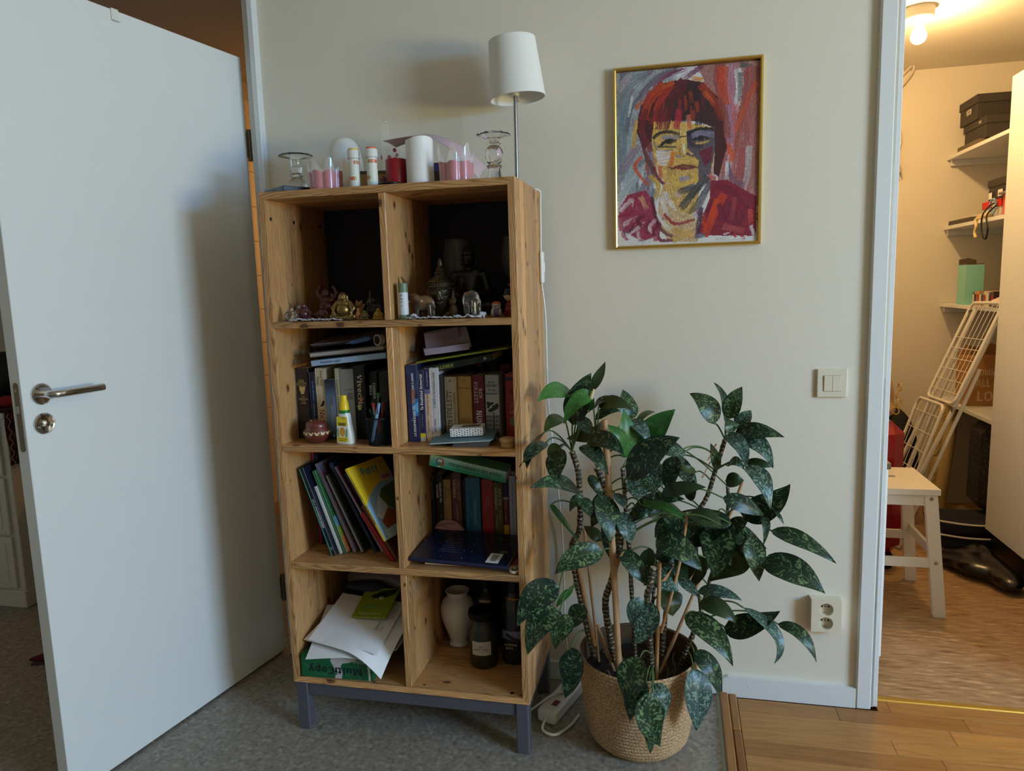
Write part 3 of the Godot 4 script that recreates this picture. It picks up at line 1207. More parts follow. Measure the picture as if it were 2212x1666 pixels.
func stool() -> void:
	var t := thing("step_stool", "white painted wooden stool with a hand slot in its seat", "stool", V(1.63, 0, -0.85))
	var wh := mat(rgb(232, 222, 204), 0.4)
	# seat with a hand slot
	var c := CSGBox3D.new()
	c.name = "seat"
	c.size = V(0.31, 0.022, 0.335)
	c.position = V(0, 0.479, 0)
	c.material = wh
	t.add_child(c)
	var s := CSGBox3D.new()
	s.name = "slot"
	s.operation = CSGShape3D.OPERATION_SUBTRACTION
	s.size = V(0.095, 0.06, 0.03)
	s.position = V(0.0, 0, -0.02)
	s.material = wh
	c.add_child(s)
	for sx in [-1, 1]:
		for sz in [-1, 1]:
			var m := MB.new()
			var top := V(sx * 0.125, 0.468, sz * 0.150)
			var bot := V(sx * 0.166, 0.0, sz * 0.175)
			var q := []
			for e in [top, bot]:
				for k in [[-1, -1], [1, -1], [1, 1], [-1, 1]]:
					q.append(e + V(k[0] * 0.022, 0, k[1] * 0.0115))
			for k in 4:
				var k2 := (k + 1) % 4
				var nn: Vector3 = [V(0, 0, -1), V(1, 0, 0), V(0, 0, 1), V(-1, 0, 0)][k]
				m.face([q[k], q[k2], q[k2 + 4], q[k + 4]], nn)
			m.face([q[4], q[5], q[6], q[7]], V(0, -1, 0))
			m.face([q[0], q[1], q[2], q[3]], V(0, 1, 0))
			var lg := part("leg", m, wh, t)
			for y in [0.452, 0.208]:
				var b := MB.new()
				b.lathe([Vector2(0, 0.003), Vector2(0.006, 0.0022), Vector2(0.0075, 0), Vector2(0, 0)], 14, Vector3.ZERO, Transform3D(Basis(Vector3.RIGHT, PI / 2 * sz), bot.lerp(top, y / 0.468) + V(0, 0, sz * 0.0116)))
				part("bolt", b, M.steel, lg)
	for sz in [-1, 1]:
		boxed("rail", V(0, 0.445, sz * 0.147), V(0.23, 0.042, 0.016), wh, t, 0.001)
		boxed("rail", V(0, 0.205, sz * 0.163), V(0.27, 0.036, 0.014), wh, t, 0.001)
	for sx in [-1, 1]:
		boxed("side_rail", V(sx * 0.135, 0.445, 0), V(0.016, 0.042, 0.28), wh, t, 0.001)
		boxed("side_rail", V(sx * 0.150, 0.235, 0), V(0.014, 0.036, 0.31), wh, t, 0.001)


func floor_clutter() -> void:
	var m: MB
	# white trolley beside the opening
	var t := thing("trolley", "white narrow trolley on black casters just inside the storage room opening", "trolley", V(1.365, 0, -0.36))
	boxed("body", V(0, 0.39, 0), V(0.2, 0.63, 0.40), M.white_plastic, t, 0.006)
	boxed("corner_clip", V(0.09, 0.705, 0.185), V(0.03, 0.02, 0.04), M.steel, t, 0.002)
	for sz in [-1, 1]:
		for sx in [-1, 1]:
			m = MB.new()
			m.lathe([Vector2(0.0, -0.011), Vector2(0.022, -0.011), Vector2(0.027, -0.007), Vector2(0.027, 0.007), Vector2(0.022, 0.011), Vector2(0, 0.011)], 20, Vector3.ZERO, Transform3D(Basis(V(0, 0, 1), PI / 2), V(sx * 0.078, 0.027, sz * 0.17)))
			m.box(V(sx * 0.078, 0.062, sz * 0.17), V(0.03, 0.03, 0.03), 0.004)
			part("caster", m, M.black_plastic, t)
	t = thing("laundry_bag", "white cloth bag bulging behind the trolley", "bag", V(1.492, 0.0, -0.40))
	m = MB.new()
	m.skin([[V(0, 0.255, 0), V(0.022, 0.2, 0.09)], [V(-0.002, 0.42, 0), V(0.018, 0.14, 0.08)]], 0.009, 0.015)
	part("bag_body", m, flat(222, 216, 210, 0.9), t)
	# suitcase with a pull-out handle
	t = thing("suitcase", "glossy red suitcase with a raised metal handle at the storage room's back wall", "suitcase", V(1.635, 0, -1.21))
	m = MB.new()
	m.box(V(0, 0.36, 0), V(0.30, 0.60, 0.22), 0.05)
	part("shell", m, flat(150, 14, 30, 0.25), t)
	for sx in [-1, 1]:
		m = MB.new()
		m.lathe([Vector2(0, -0.015), Vector2(0.03, -0.015), Vector2(0.03, 0.015), Vector2(0, 0.015)], 18, Vector3.ZERO, Transform3D(Basis(V(0, 0, 1), PI / 2), V(sx * 0.1, 0.03, 0.06)))
		m.box(V(sx * 0.1, 0.055, 0.06), V(0.035, 0.04, 0.05), 0.005)
		part("wheel", m, M.black_plastic, t)
	m = MB.new()
	m.tube(curve([V(-0.1, 0.66, -0.09), V(-0.1, 0.96, -0.09), V(-0.09, 1.005, -0.09), V(-0.05, 1.015, -0.09), V(0.04, 1.015, -0.09), V(0.085, 1.01, -0.09), V(0.10, 0.96, -0.09), V(0.10, 0.66, -0.09)], 6), 0.0105, 12)
	part("pull_handle", m, M.steel, t)
	t = thing("backpack", "black backpack with a small leather patch leaning at the back wall", "backpack", V(1.86, 0.0, -1.95))
	m = MB.new()
	m.skin([[V(0, 0.34, 0.0), V(0.13, 0.36, 0.12)], [V(0.10, 0.30, 0.04), V(0.11, 0.28, 0.10)], [V(-0.04, 0.66, 0.02), V(0.09, 0.13, 0.08)], [V(0.02, 0.2, 0.1), V(0.12, 0.18, 0.07)]], 0.016, 0.06)
	part("bag_body", m, flat(20, 19, 21, 0.75), t)
	boxed("leather_patch", V(0.03, 0.60, 0.115), V(0.05, 0.04, 0.004), flat(96, 52, 36), t, 0.001, 1, V(-0.3, 0.2, 0.25))
	t = thing("shoulder_bag", "tan shoulder bag with metal clasps hung over the suitcase", "bag", V(1.70, 0.708, -1.20))
	m = MB.new()
	m.skin([[V(0, 0.06, 0), V(0.05, 0.10, 0.05)], [V(0.01, 0.0, 0.02), V(0.04, 0.03, 0.05)]], 0.01, 0.03)
	part("bag_body", m, flat(178, 140, 96, 0.8), t)
	for k in 4:
		m = MB.new()
		var ring := []
		for q in 13:
			var b := TAU * q / 12
			ring.append(V(cos(b) * 0.013, sin(b) * 0.016, 0))
		m.tube(ring, 0.003, 6, false)
		part("clasp", m, M.brass_frame, t, V(0.045 + 0.012 * (k % 2), 0.0 + 0.034 * k, 0.055), V(0, 0.6 * k, 0.3))
	# paper bag and cardboard box on the low shelf
	t = thing("paper_bag", "brown paper bag with white block lettering, behind the drying rack", "bag", V(2.40, 0.612, -1.93))
	m = MB.new()
	m.box(V(0, 0.125, 0), V(0.28, 0.25, 0.14), 0.003)
	part("bag_body", m, flat(170, 120, 66, 0.85), t)
	m = MB.new()
	m.prism([Vector2(-0.14, 0.25), Vector2(-0.10, 0.30), Vector2(-0.03, 0.285), Vector2(0.02, 0.31), Vector2(0.07, 0.28), Vector2(0.14, 0.25)], -0.07, -0.066)
	part("torn_rim", m, flat(160, 112, 62, 0.85), t)
	var wh := flat(206, 178, 136, 0.8)
	letters("lettering", "SOMMAREN", 0.17, 0.032, V(-0.01, 0.172, 0.0712), Basis(), wh, t, "Droid Sans", 700)
	letters("lettering", "ALL DITT", 0.17, 0.04, V(-0.01, 0.118, 0.0712), Basis(), wh, t, "Droid Sans", 700)
	letters("lettering", "LOOP", 0.15, 0.05, V(-0.01, 0.05, 0.0712), Basis(), wh, t, "Droid Sans", 700)
	t = thing("cardboard_box", "open brown cardboard box on the low shelf beside the wardrobe", "box", V(2.715, 0.6122, -1.75))
	boxed("body", V(0, 0.10, 0), V(0.18, 0.2, 0.26), flat(150, 104, 60, 0.85), t, 0.002)
	boxed("flap", V(-0.10, 0.20, 0), V(0.08, 0.004, 0.25), flat(160, 112, 66, 0.85), t, 0.001, 1, V(0, 0, 0.4))
	# rolled fringed rug
	t = thing("fringed_rug", "rolled rug with a yellow fringe standing behind the drying rack", "rug", V(2.13, 0.0, -1.95))
	m = MB.new()
	m.tube([V(0.04, 0.01, 0), V(0.13, 0.58, -0.12)], 0.052, 18)
	part("roll", m, flat(190, 160, 100, 0.95), t)
	m = MB.new()
	var r := RandomNumberGenerator.new()
	r.seed = 4
	for k in 90:
		var p := V(0.04, 0.01, 0).lerp(V(0.13, 0.58, -0.12), k / 90.0) + V(-0.03, 0.0, 0.05)
		m.tube([p, p + V(-0.035 + r.randf() * 0.02, -0.02 + r.randf() * 0.01, 0.012 * r.randf())], 0.0022, 4)
	part("fringe", m, flat(212, 176, 106, 0.95), t).set_meta("kind", "stuff")
	# patterned dark textile roll and navy folded mat with white piping
	t = thing("dark_rug", "dark patterned rug stood up behind the stool, under the low shelf", "rug", V(2.36, 0.0, -1.62))
	var im := mottle_image(128, Vector3(0.13, 0.12, 0.11), Vector3(0.1, 0.1, 0.08), 0.06, 0.09, 1.0, 1.2, 90)
	m = MB.new()
	m.box(V(0.02, 0.36, 0), V(0.30, 0.44, 0.24), 0.05)
	part("roll", m, textured(im, 0.2, 0.2, 0.95), t)
	t = thing("folded_mat", "navy folded mat with white piping below the dark rug", "mat", V(2.19, 0.0, -1.52))
	m = MB.new()
	m.box(V(0.05, 0.105, 0), V(0.42, 0.07, 0.22), 0.02)
	m.box(V(0.05, 0.033, 0), V(0.40, 0.066, 0.2), 0.02)
	part("padding", m, flat(26, 30, 44, 0.8), t)
	m = MB.new()
	for y in [0.137, 0.073]:
		m.tube(curve([V(-0.155, y, -0.08), V(-0.162, y - 0.005, 0.05), V(-0.14, y, 0.106), V(0.0, y - 0.012, 0.112), V(0.25, y - 0.006, 0.112)], 5), 0.0045, 8)
	part("piping", m, flat(222, 214, 200, 0.7), t)
	t = thing("rubbish_bag", "black plastic bag on the storage floor beside the wardrobe", "bag", V(2.09, 0.0, -1.13))
	m = MB.new()
	m.skin([[V(0, 0.045, 0), V(0.10, 0.05, 0.12)], [V(0.05, 0.04, 0.12), V(0.06, 0.04, 0.12)], [V(-0.06, 0.035, -0.08), V(0.08, 0.035, 0.08)], [V(0.02, 0.07, -0.06), V(0.05, 0.04, 0.05)]], 0.01, 0.03)
	part("bag_body", m, flat(14, 14, 16, 0.25), t)
	# cables hanging on the back wall
	t = thing("white_cable", "white cable with a plug hanging in loops on the storage room's back wall", "cable", V(1.98, 1.83, -2.19))
	m = MB.new()
	m.tube(curve([V(-0.08, 0.40, 0.01), V(-0.02, 0.47, 0.05), V(0.035, 0.53, 0.08), V(0.04, 0.50, 0.08), V(0.0, 0.44, 0.05), V(-0.06, 0.38, 0.02)], 8), 0.006, 8)
	m.tube(curve([V(-0.02, 0.26, 0.01), V(0.005, 0.22, 0.015), V(0.015, 0.16, 0.015), V(0.0, 0.10, 0.015), V(-0.012, 0.05, 0.012)], 8), 0.0065, 8)
	part("wire", m, flat(205, 196, 180, 0.5), t)
	m = MB.new()
	m.tube([V(0.002, 0.115, 0.016), V(-0.006, 0.05, 0.014), V(0.006, 0.02, 0.014), V(0.012, 0.0, 0.014)], [0.007, 0.013, 0.016, 0.014], 10)
	m.tube([V(0.004, 0.0, 0.02), V(0.016, -0.028, 0.02)], 0.0035, 6)
	m.tube([V(0.02, 0.004, 0.01), V(0.032, -0.024, 0.01)], 0.0035, 6)
	part("plug", m, flat(190, 182, 168, 0.5), t)


func hall_things() -> void:
	slabbox("wall_hall_back", V(-2.95, 0, -0.74), V(-1.9, 2.5, -0.62), M.hall_wall)
	slabbox("wall_hall_corner", V(-2.0, 0, -1.55), V(-1.9, 2.5, -0.74), M.hall_wall)
	slabbox("wall_bathroom_left", V(-1.9, 0, -3.0), V(-1.612, 2.5, -1.45), M.hall_wall)
	slabbox("wall_bathroom_back", V(-1.7, 0, -3.12), V(-0.4, 2.5, -3.0), M.hall_wall)
	slabbox("wall_bathroom_right", V(-0.50, 0, -3.0), V(-0.40, 2.5, -0.12), M.hall_wall)
	slabbox("wall_hall_left", V(-2.95, 0, -0.62), V(-2.85, 2.5, -0.05), M.hall_wall)
	slabbox("ceiling_hall", V(-3.0, 2.5, -3.1), V(-0.4, 2.6, 0.0), M.hall_wall)
	slabbox("floor_bathroom", V(-1.95, -0.1, -3.1), V(-0.4, 0.0, -1.5), M.lino_tan)
	# wall tiles by the door's hinge
	var tiles := MB.new()
	tiles.box(V(-1.611, 1.19, -2.15), V(0.004, 2.38, 1.4))
	var tw := struct("wall_tiled", tiles, flat(120, 100, 76, 0.9))
	var tm := mat(rgb(238, 232, 220), 0.2)
	var tmesh := MB.new()
	tmesh.box(Vector3.ZERO, V(0.008, 0.1975, 0.2475), 0.0015)
	var shared := tmesh.mesh()
	for r in 12:
		for c in 4:
			part("tile", shared, tm, tw, V(-1.606, 0.1 + 0.2 * r - 0.005, -1.58 - 0.25 * c))
	# the bathroom's wall lamp
	var t := thing("wall_lamp", "frosted wall lamp in the tiled bathroom behind the open door", "lamp", V(-0.50, 1.95, -1.95))
	var glow := mat(rgb(255, 225, 180), 0.4)
	glow.emission_enabled = true
	glow.emission = rgb(255, 190, 110)
	glow.emission_energy_multiplier = 3.0
	boxed("backplate", V(-0.01, 0, 0), V(0.02, 0.2, 0.3), M.white_plastic, t, 0.003)
	boxed("frosted_shade", V(-0.035, 0, 0), V(0.03, 0.16, 0.26), glow, t, 0.006)
	var l := AreaLight3D.new()
	l.name = "wall_lamp_light"
	t.add_child(l)
	l.position = V(-0.06, -0.02, 0)
	l.look_at_from_position(V(-0.56, 1.93, -1.95), V(-1.56, 1.13, -1.75), Vector3.UP)
	l.area_size = Vector2(0.24, 0.14)
	l.area_normalize_energy = false
	l.light_color = Color(1.0, 0.72, 0.40)
	l.light_energy = 60.0
	l.area_range = 8.0
	l.shadow_enabled = true
	# dresser
	t = thing("dresser", "white chest of drawers beyond the open door, at the left edge", "dresser", V(-2.24, 0, -0.37))
	var wp := mat(rgb(214, 208, 198), 0.4)
	boxed("body", V(0, 0.415, 0), V(0.78, 0.80, 0.40), wp, t, 0.003)
	boxed("top", V(0, 0.826, 0.004), V(0.81, 0.024, 0.43), wp, t, 0.004)
	boxed("plinth", V(0, 0.037, 0.006), V(0.79, 0.074, 0.41), wp, t, 0.003)
	for y in [[0.086, 0.31], [0.322, 0.562], [0.574, 0.808]]:
		var d := boxed("drawer", V(0, (y[0] + y[1]) / 2, 0.206), V(0.72, y[1] - y[0], 0.014), wp, t, 0.002)
		boxed("panel", V(0, 0, 0.006), V(0.66, y[1] - y[0] - 0.05, 0.008), wp, d, 0.003)
		boxed("knob", V(0, 0, 0.02), V(0.03, 0.03, 0.025), M.steel, d, 0.006)
	t = thing("draped_cloth", "dark red patterned cloth with wavy edge draped over the dresser's corner", "cloth", V(-1.98, 0.8445, -0.35))
	var im := mottle_image(128, Vector3(0.2, 0.08, 0.10), Vector3(0.22, 0.1, 0.14), 0.05, 0.07, 1.0, 1.0, 95)
	var pts := []
	for j in 15:
		for i in 13:
			var a := i / 12.0
			var s := j / 14.0 * 0.42
			var x := -0.16 + minf(s, 0.30) * 1.055
			var y := 0.004 - maxf(0.0, s - 0.30) * 1.9
			if s > 0.30:
				x = 0.154 + 0.004 * sin(a * 20.0)
			var z := -0.2 + 0.4 * a + 0.006 * sin(s * 60.0)
			pts.append(V(x, y, z))
	var m := MB.new()
	m.slab(pts, 12, 14, 0.003)
	part("weave", m, textured(im, 0.5, 0.5, 0.95), t)
	m = MB.new()
	for i in 2:
		var line := []
		for k in 30:
			line.append(V(0.162, -0.011 - 0.0075 * k, 0.19 - 0.035 * i + 0.007 * sin(k * 1.1)))
		m.tube(line, 0.0016, 5)
	part("wavy_trim", m, flat(170, 150, 140), t)
	t = thing("black_bag", "black bag lying on top of the white dresser", "bag", V(-2.06, 0.8535, -0.34))
	m = MB.new()
	m.skin([[V(-0.04, 0.10, -0.02), V(0.14, 0.10, 0.1)], [V(0.06, 0.12, 0.0), V(0.09, 0.10, 0.08)], [V(-0.1, 0.15, 0), V(0.08, 0.07, 0.06)]], 0.012, 0.03)
	part("bag_body", m, flat(20, 19, 26, 0.7), t)
	t = thing("red_cloth", "crumpled red cloth on the dresser in front of the black bag", "cloth", V(-1.93, 0.8545, -0.22))
	m = MB.new()
	m.skin([[V(0, 0.014, 0), V(0.05, 0.02, 0.03)], [V(0.04, 0.018, -0.01), V(0.04, 0.026, 0.025)]], 0.006, 0.012)
	part("folds", m, flat(150, 26, 26, 0.9), t)
	t = thing("wooden_board", "dark brown wooden board leaning beside the white dresser", "board", V(-1.76, 0, -0.28))
	boxed("plank", V(0, 0.24, 0), V(0.12, 0.48, 0.03), flat(62, 42, 34, 0.6), t, 0.003, 1, V(-0.03, 0, 0))
	t = thing("slipper", "toe of a red slipper on the floor behind the white door", "slipper", V(-1.43, 0.0, 0.22), 0.35)
	m = MB.new()
	m.skin([[V(0, 0.012, 0), V(0.10, 0.018, 0), 0.006, 0.03], [V(0.1, 0.02, 0), V(0.2, 0.02, 0), 0.03, 0.03]], 0.006, 0.01)
	part("upper", m, textured(mottle_image(64, Vector3(0.62, 0.16, 0.2), Vector3(0.4, 0.3, 0.3), 0.08, 0.1, 1.0, 0.5, 97), 0.1, 0.1, 0.9), t)
	boxed("sole", V(0.11, 0.004, 0), V(0.2, 0.008, 0.05), flat(60, 44, 40), t, 0.002)


func top_things() -> void:
	var m: MB
	var t := thing("game_case", "dark disc case lying at the top's left front corner", "disc case", V(-0.212, YT, 0.335), -0.60)
	boxed("case", V(0, 0.0072, 0), V(0.115, 0.0144, 0.105), flat(30, 34, 46, 0.25), t, 0.0012)
	letters("title", "A Ópera Fantasma", 0.055, 0.005, V(-0.01, 0.0072, 0.0527), Basis(), flat(150, 154, 160), t, "Droid Serif")
	boxed("cover_sheet", V(0.005, 0.0146, 0), V(0.10, 0.0003, 0.1), flat(70, 78, 90, 0.2), t)
	# glass candle holders
	for k in 2:
		t = thing("glass_candle_holder", ["clear glass candle holder with wide disc, left end of the bookcase top", "clear glass candle holder with ball stem, beside the lamp pole"][k], "candle holder", [V(-0.236, YT, 0.255), V(0.366, YT, 0.325)][k])
		m = MB.new()
		var pr := [Vector2(0, 0), Vector2(0.021, 0), Vector2(0.021, 0.003), Vector2(0.0165, 0.022), Vector2(0.0155, 0.034), Vector2(0.0195, 0.037), Vector2(0.0195, 0.041), Vector2(0.013, 0.044), Vector2(0.019, 0.051), Vector2(0.0238, 0.062), Vector2(0.0248, 0.070), Vector2(0.0225, 0.080), Vector2(0.0165, 0.088), Vector2(0.0125, 0.091), Vector2(0.018, 0.094), Vector2(0.018, 0.097), Vector2(0.0145, 0.100), Vector2(0.017, 0.108), Vector2(0.030, 0.113), Vector2(0.0435, 0.116), Vector2(0.0445, 0.1185), Vector2(0.0435, 0.121), Vector2(0.024, 0.1185), Vector2(0.017, 0.114), Vector2(0, 0.113)]
		if k == 0:
			pr = [Vector2(0, 0), Vector2(0.024, 0), Vector2(0.024, 0.003), Vector2(0.015, 0.008), Vector2(0.013, 0.012), Vector2(0.020, 0.018), Vector2(0.0255, 0.028), Vector2(0.0265, 0.036), Vector2(0.024, 0.047), Vector2(0.017, 0.055), Vector2(0.0125, 0.058), Vector2(0.0195, 0.062), Vector2(0.0195, 0.066), Vector2(0.015, 0.069), Vector2(0.0165, 0.074), Vector2(0.0165, 0.108), Vector2(0.030, 0.112), Vector2(0.0475, 0.115), Vector2(0.0485, 0.1175), Vector2(0.047, 0.120), Vector2(0.020, 0.117), Vector2(0.0135, 0.112), Vector2(0.0125, 0.088), Vector2(0, 0.088)]
		m.lathe(pr, 40)
		part("glass", m, M.glass, t)
	# lobed glass cups with pink wax
	var milky := mat(Color(0.96, 0.93, 0.94, 0.22), 0.12)
	milky.transparency = BaseMaterial3D.TRANSPARENCY_ALPHA
	for k in 2:
		t = thing("petal_glass", ["petal-rimmed glass with pink wax, left of the bubble bottles", "petal-rimmed glass with pink wax, right of the white pillar candle"][k], "tea light glass", [V(-0.100, YT, 0.345), V(0.268, YT, 0.345)][k], 0.3 * k)
		var hh: float = [0.083, 0.094][k]
		for e in 2:
			var pts := []
			var nv := 12 if e == 0 else 6
			for j in nv + 1:
				for i in 73:
					var a := TAU * i / 72
					var lobe := absf(cos(a * 3.5))
					var s := float(j) / nv
					var r := 0.037 + 0.009 * pow(lobe, 0.6) - (0.002 if e else 0.0)
					var y := 0.002 + s * (hh * (0.62 + 0.38 * pow(lobe, 2.2)))
					r *= 1.0 + 0.04 * s + 0.10 * maxf(0.0, s - 0.75) * lobe
					if e:
						y = 0.002 + s * (0.042 + 0.008 * lobe)
					pts.append(V(cos(a) * r, y, sin(a) * r))
			m = MB.new()
			m.sheet(pts, 72, nv, true, true)
			if e:
				var top := []
				for j in 2:
					for i in 73:
						var p: Vector3 = pts[nv * 73 + i]
						top.append(V(p.x * (1 - j), p.y - 0.004 * j, p.z * (1 - j)))
				m.sheet(top, 72, 1, true, true)
			part("wax" if e else "glass", m, mat(rgb(196, 70, 84), 0.5) if e else milky, t)
	t = thing("bowl", "white rounded bowl turned upside down behind the bubble bottles", "bowl", V(-0.128, YT, 0.165))
	m = MB.new()
	var prof := []
	for k in 13:
		var b := PI / 2 * k / 12.0
		prof.append(Vector2(0.058 * pow(cos(b), 0.6) + 0.0001, 0.176 * pow(sin(b), 0.75)))
	m.lathe(prof, 40)
	part("shell", m, mat(rgb(232, 230, 222), 0.45), t)
	t = thing("tan_box", "tan cardboard box low behind the bubble bottles", "box", V(-0.005, YT, 0.245), 0.25)
	boxed("body", V(0, 0.026, 0), V(0.10, 0.052, 0.07), flat(176, 148, 104, 0.8), t, 0.001)
	boxed("lid", V(0, 0.054, 0), V(0.104, 0.008, 0.074), flat(90, 84, 76, 0.6), t, 0.001)
	for k in 2:
		t = thing("bubble_bottle", ["white flowered bubble bottle with a yellow disc in its cap", "white flowered bubble bottle with an orange disc in its cap"][k], "bubble bottle", V(-0.008 + 0.051 * k, YT, 0.365), 0.4 - 0.7 * k, "bubble bottles on the bookcase")
		m = MB.new()
		m.lathe([Vector2(0, 0), Vector2(0.0135, 0), Vector2(0.0142, 0.002), Vector2(0.0142, 0.074), Vector2(0.013, 0.078)], 32)
		part("tube", m, M.white_plastic, t)
		m = MB.new()
		m.lathe([Vector2(0.0145, 0.0765), Vector2(0.0166, 0.0785), Vector2(0.0166, 0.097), Vector2(0.0155, 0.0985), Vector2(0.0135, 0.099)], 32)
		part("cap", m, M.white_plastic, t)
		m = MB.new()
		m.lathe([Vector2(0.0145, 0.0985), Vector2(0.0140, 0.1025), Vector2(0, 0.103)], 28)
		part("cap_disc", m, flat(226, 190, 70) if k == 0 else flat(226, 104, 76), t)
		var cv := CV.new(180, 140, 222, 226, 214)
		cv.streak = 0.0
		for q in 26:
			var cx := (q * 47) % 180
			var cy := 10 + (q * 31) % 124
			if cy > 30 and cy < 95 and q % 3:
				continue
			var c: Array = [[226, 130, 150], [240, 180, 60], [200, 90, 140], [150, 190, 110], [214, 70, 80]][q % 5]
			for z in 5:
				cv.o(c[0], c[1], c[2], cx + 6 * cos(z * 1.26), cy + 6 * sin(z * 1.26), 5, 5)
			cv.o(250, 220, 90, cx, cy, 3, 3)
		for q in 8:
			cv.s(120, 124, 116, 1.2, [70, 36 + q * 7, 100 - (q * 7) % 12, 36 + q * 7], 0.2)
		m = MB.new()
		var pts := []
		for j in 2:
			for i in 33:
				var a := TAU * i / 32
				pts.append(V(sin(a) * 0.01435, 0.071 - 0.062 * j, cos(a) * 0.01435))
		m.sheet(pts, 32, 1, true, true)
		part("label", m, textured(cv.image(), 1, 1, 0.5), t)
	t = thing("tall_vase", "tall narrow clear glass tube vase behind the bubble bottles", "vase", V(-0.028, YT, 0.085))
	m = MB.new()
	m.lathe([Vector2(0, 0.002), Vector2(0.0125, 0.002), Vector2(0.0128, 0.225), Vector2(0.0133, 0.230)], 28)
	part("glass", m, M.pane, t)
	t = thing("flower_cup", "clear plastic cup printed with pink flowers behind the red candle", "cup", V(0.0, YT, 0.125))
	m = MB.new()
	m.lathe([Vector2(0, 0.002), Vector2(0.024, 0.002), Vector2(0.027, 0.145), Vector2(0.0282, 0.147)], 32)
	part("cup_body", m, M.pane, t)
	m = MB.new()
	for q in 12:
		var a := q * 0.9
		var y := 0.06 + 0.08 * fmod(q * 0.618, 1.0)
		for z in 5:
			var b := TAU * z / 5
			m.ball(Vector3.ZERO, V(0.0032, 0.0032, 0.0006), 6, 5, Transform3D(Basis(V(0, 1, 0), a), V(sin(a) * 0.0268, y, cos(a) * 0.0268)) * Transform3D(Basis(), V(cos(b) * 0.0035, sin(b) * 0.0035, 0)))
	part("flower_print", m, flat(196, 60, 130), t)
	t = thing("pompom", "small purple pompom flower against the red candle", "ornament", V(0.055, YT, 0.30))
	m = MB.new()
	for q in 40:
		var y := 1.0 - 2.0 * (q + 0.5) / 40
		var r := sqrt(1.0 - y * y)
		var d := V(cos(q * 2.4) * r, y, sin(q * 2.4) * r)
		m.tube([V(0, 0.022, 0), V(0, 0.022, 0) + d * 0.021], [0.002, 0.0006], 4)
	part("bristles", m, flat(140, 50, 150), t)
	# candles
	t = thing("red_candle", "dark red pillar candle, left of the white one", "candle", V(0.096, YT, 0.325))
	m = MB.new()
	m.lathe([Vector2(0, 0), Vector2(0.0285, 0), Vector2(0.0292, 0.003), Vector2(0.0288, 0.072), Vector2(0.027, 0.0745), Vector2(0.020, 0.071), Vector2(0, 0.070)], 40)
	var wax := mat(rgb(150, 14, 34), 0.4)
	part("wax", m, wax, t)
	m = MB.new()
	m.tube([V(0, 0.069, 0), V(0.001, 0.080, 0)], 0.001, 6)
	part("wick", m, M.black_plastic, t)
	t = thing("white_candle", "tall white pillar candle with a scooped wavy rim", "candle", V(0.166, YT, 0.335))
	m = MB.new()
	var pts := []
	for j in 4:
		for i in 41:
			var a := TAU * i / 40
			var wav := 0.119 + 0.003 * sin(a + 0.6) + 0.0022 * sin(2 * a)
			var q: Array = [[0.0365, 0.0], [0.0362, wav - 0.001], [0.034, wav], [0.031, wav - 0.008]][j]
			pts.append(V(cos(a) * q[0], q[1], sin(a) * q[0]))
	for j in 3:
		var seg := pts.slice(j * 41, j * 41 + 82)
		m.sheet(seg, 40, 1, true, true)
	m.lathe([Vector2(0.0315, 0.112), Vector2(0, 0.110)], 40)
	part("wax", m, mat(rgb(236, 234, 230), 0.45), t)
	t = thing("round_lid", "flat black round lid at the front edge under the red candle", "lid", V(0.098, YT, 0.372))
	m = MB.new()
	m.lathe([Vector2(0, 0.0), Vector2(0.031, 0.0), Vector2(0.0325, 0.002), Vector2(0.0325, 0.005), Vector2(0.030, 0.0068), Vector2(0, 0.0065)], 36)
	part("disc", m, M.black_plastic, t)
	t.position.z = 0.3785
	# curved lilac sheet and what lies under it
	t = thing("card_sheet", "curved lilac-pink card sheet arching behind the candles", "paper", V(0.150, YT + 0.0005, 0.19))
	pts = []
	for j in 9:
		for i in 25:
			var a := i / 24.0
			var b := j / 8.0
			var x := -0.125 + 0.275 * a
			var y := 0.142 + 0.022 * sin(minf(a / 0.45, 1.0) * PI / 2) - 0.10 * pow(maxf(0.0, a - 0.4) / 0.6, 1.9)
			pts.append(V(x, y - 0.030 * b * b * (0.4 + a) + 0.012 * b * (1.0 - a), -0.05 + 0.10 * b))
	m = MB.new()
	m.slab(pts, 24, 8, 0.0008)
	part("sheet", m, flat(206, 180, 188, 0.7), t)
	t = thing("small_box", "small dark printed box under the curved lilac sheet", "box", V(0.205, YT, 0.20))
	boxed("body", V(0, 0.038, 0), V(0.10, 0.076, 0.06), flat(60, 40, 36, 0.5), t, 0.001)
	boxed("stripe", V(-0.02, 0.062, 0.0303), V(0.03, 0.02, 0.0006), flat(60, 60, 140), t)
	boxed("stripe", V(0.01, 0.05, 0.0303), V(0.05, 0.02, 0.0006), flat(170, 90, 60), t)
	# table lamp
	t = thing("table_lamp", "slim steel table lamp with a white ribbed fabric shade, on the bookcase", "lamp", V(0.376, YT, 0.135))
	m = MB.new()
	m.lathe([Vector2(0, 0), Vector2(0.034, 0), Vector2(0.035, 0.002), Vector2(0.034, 0.008), Vector2(0.012, 0.0105), Vector2(0.006, 0.014)], 40)
	part("base", m, M.steel, t)
	m = MB.new()
	m.tube([V(0.008, 0.01, 0), V(0.0095, 0.27, 0)], 0.0054, 14)
	part("pole", m, M.steel, t)
	m = MB.new()
	m.lathe([Vector2(0, 0.258), Vector2(0.011, 0.258), Vector2(0.0125, 0.264), Vector2(0.0135, 0.297), Vector2(0, 0.297)], 24, V(0.0095, 0, 0))
	part("socket", m, M.white_plastic, t)
	var sh := Node3D.new()
	m = MB.new()
	pts = []
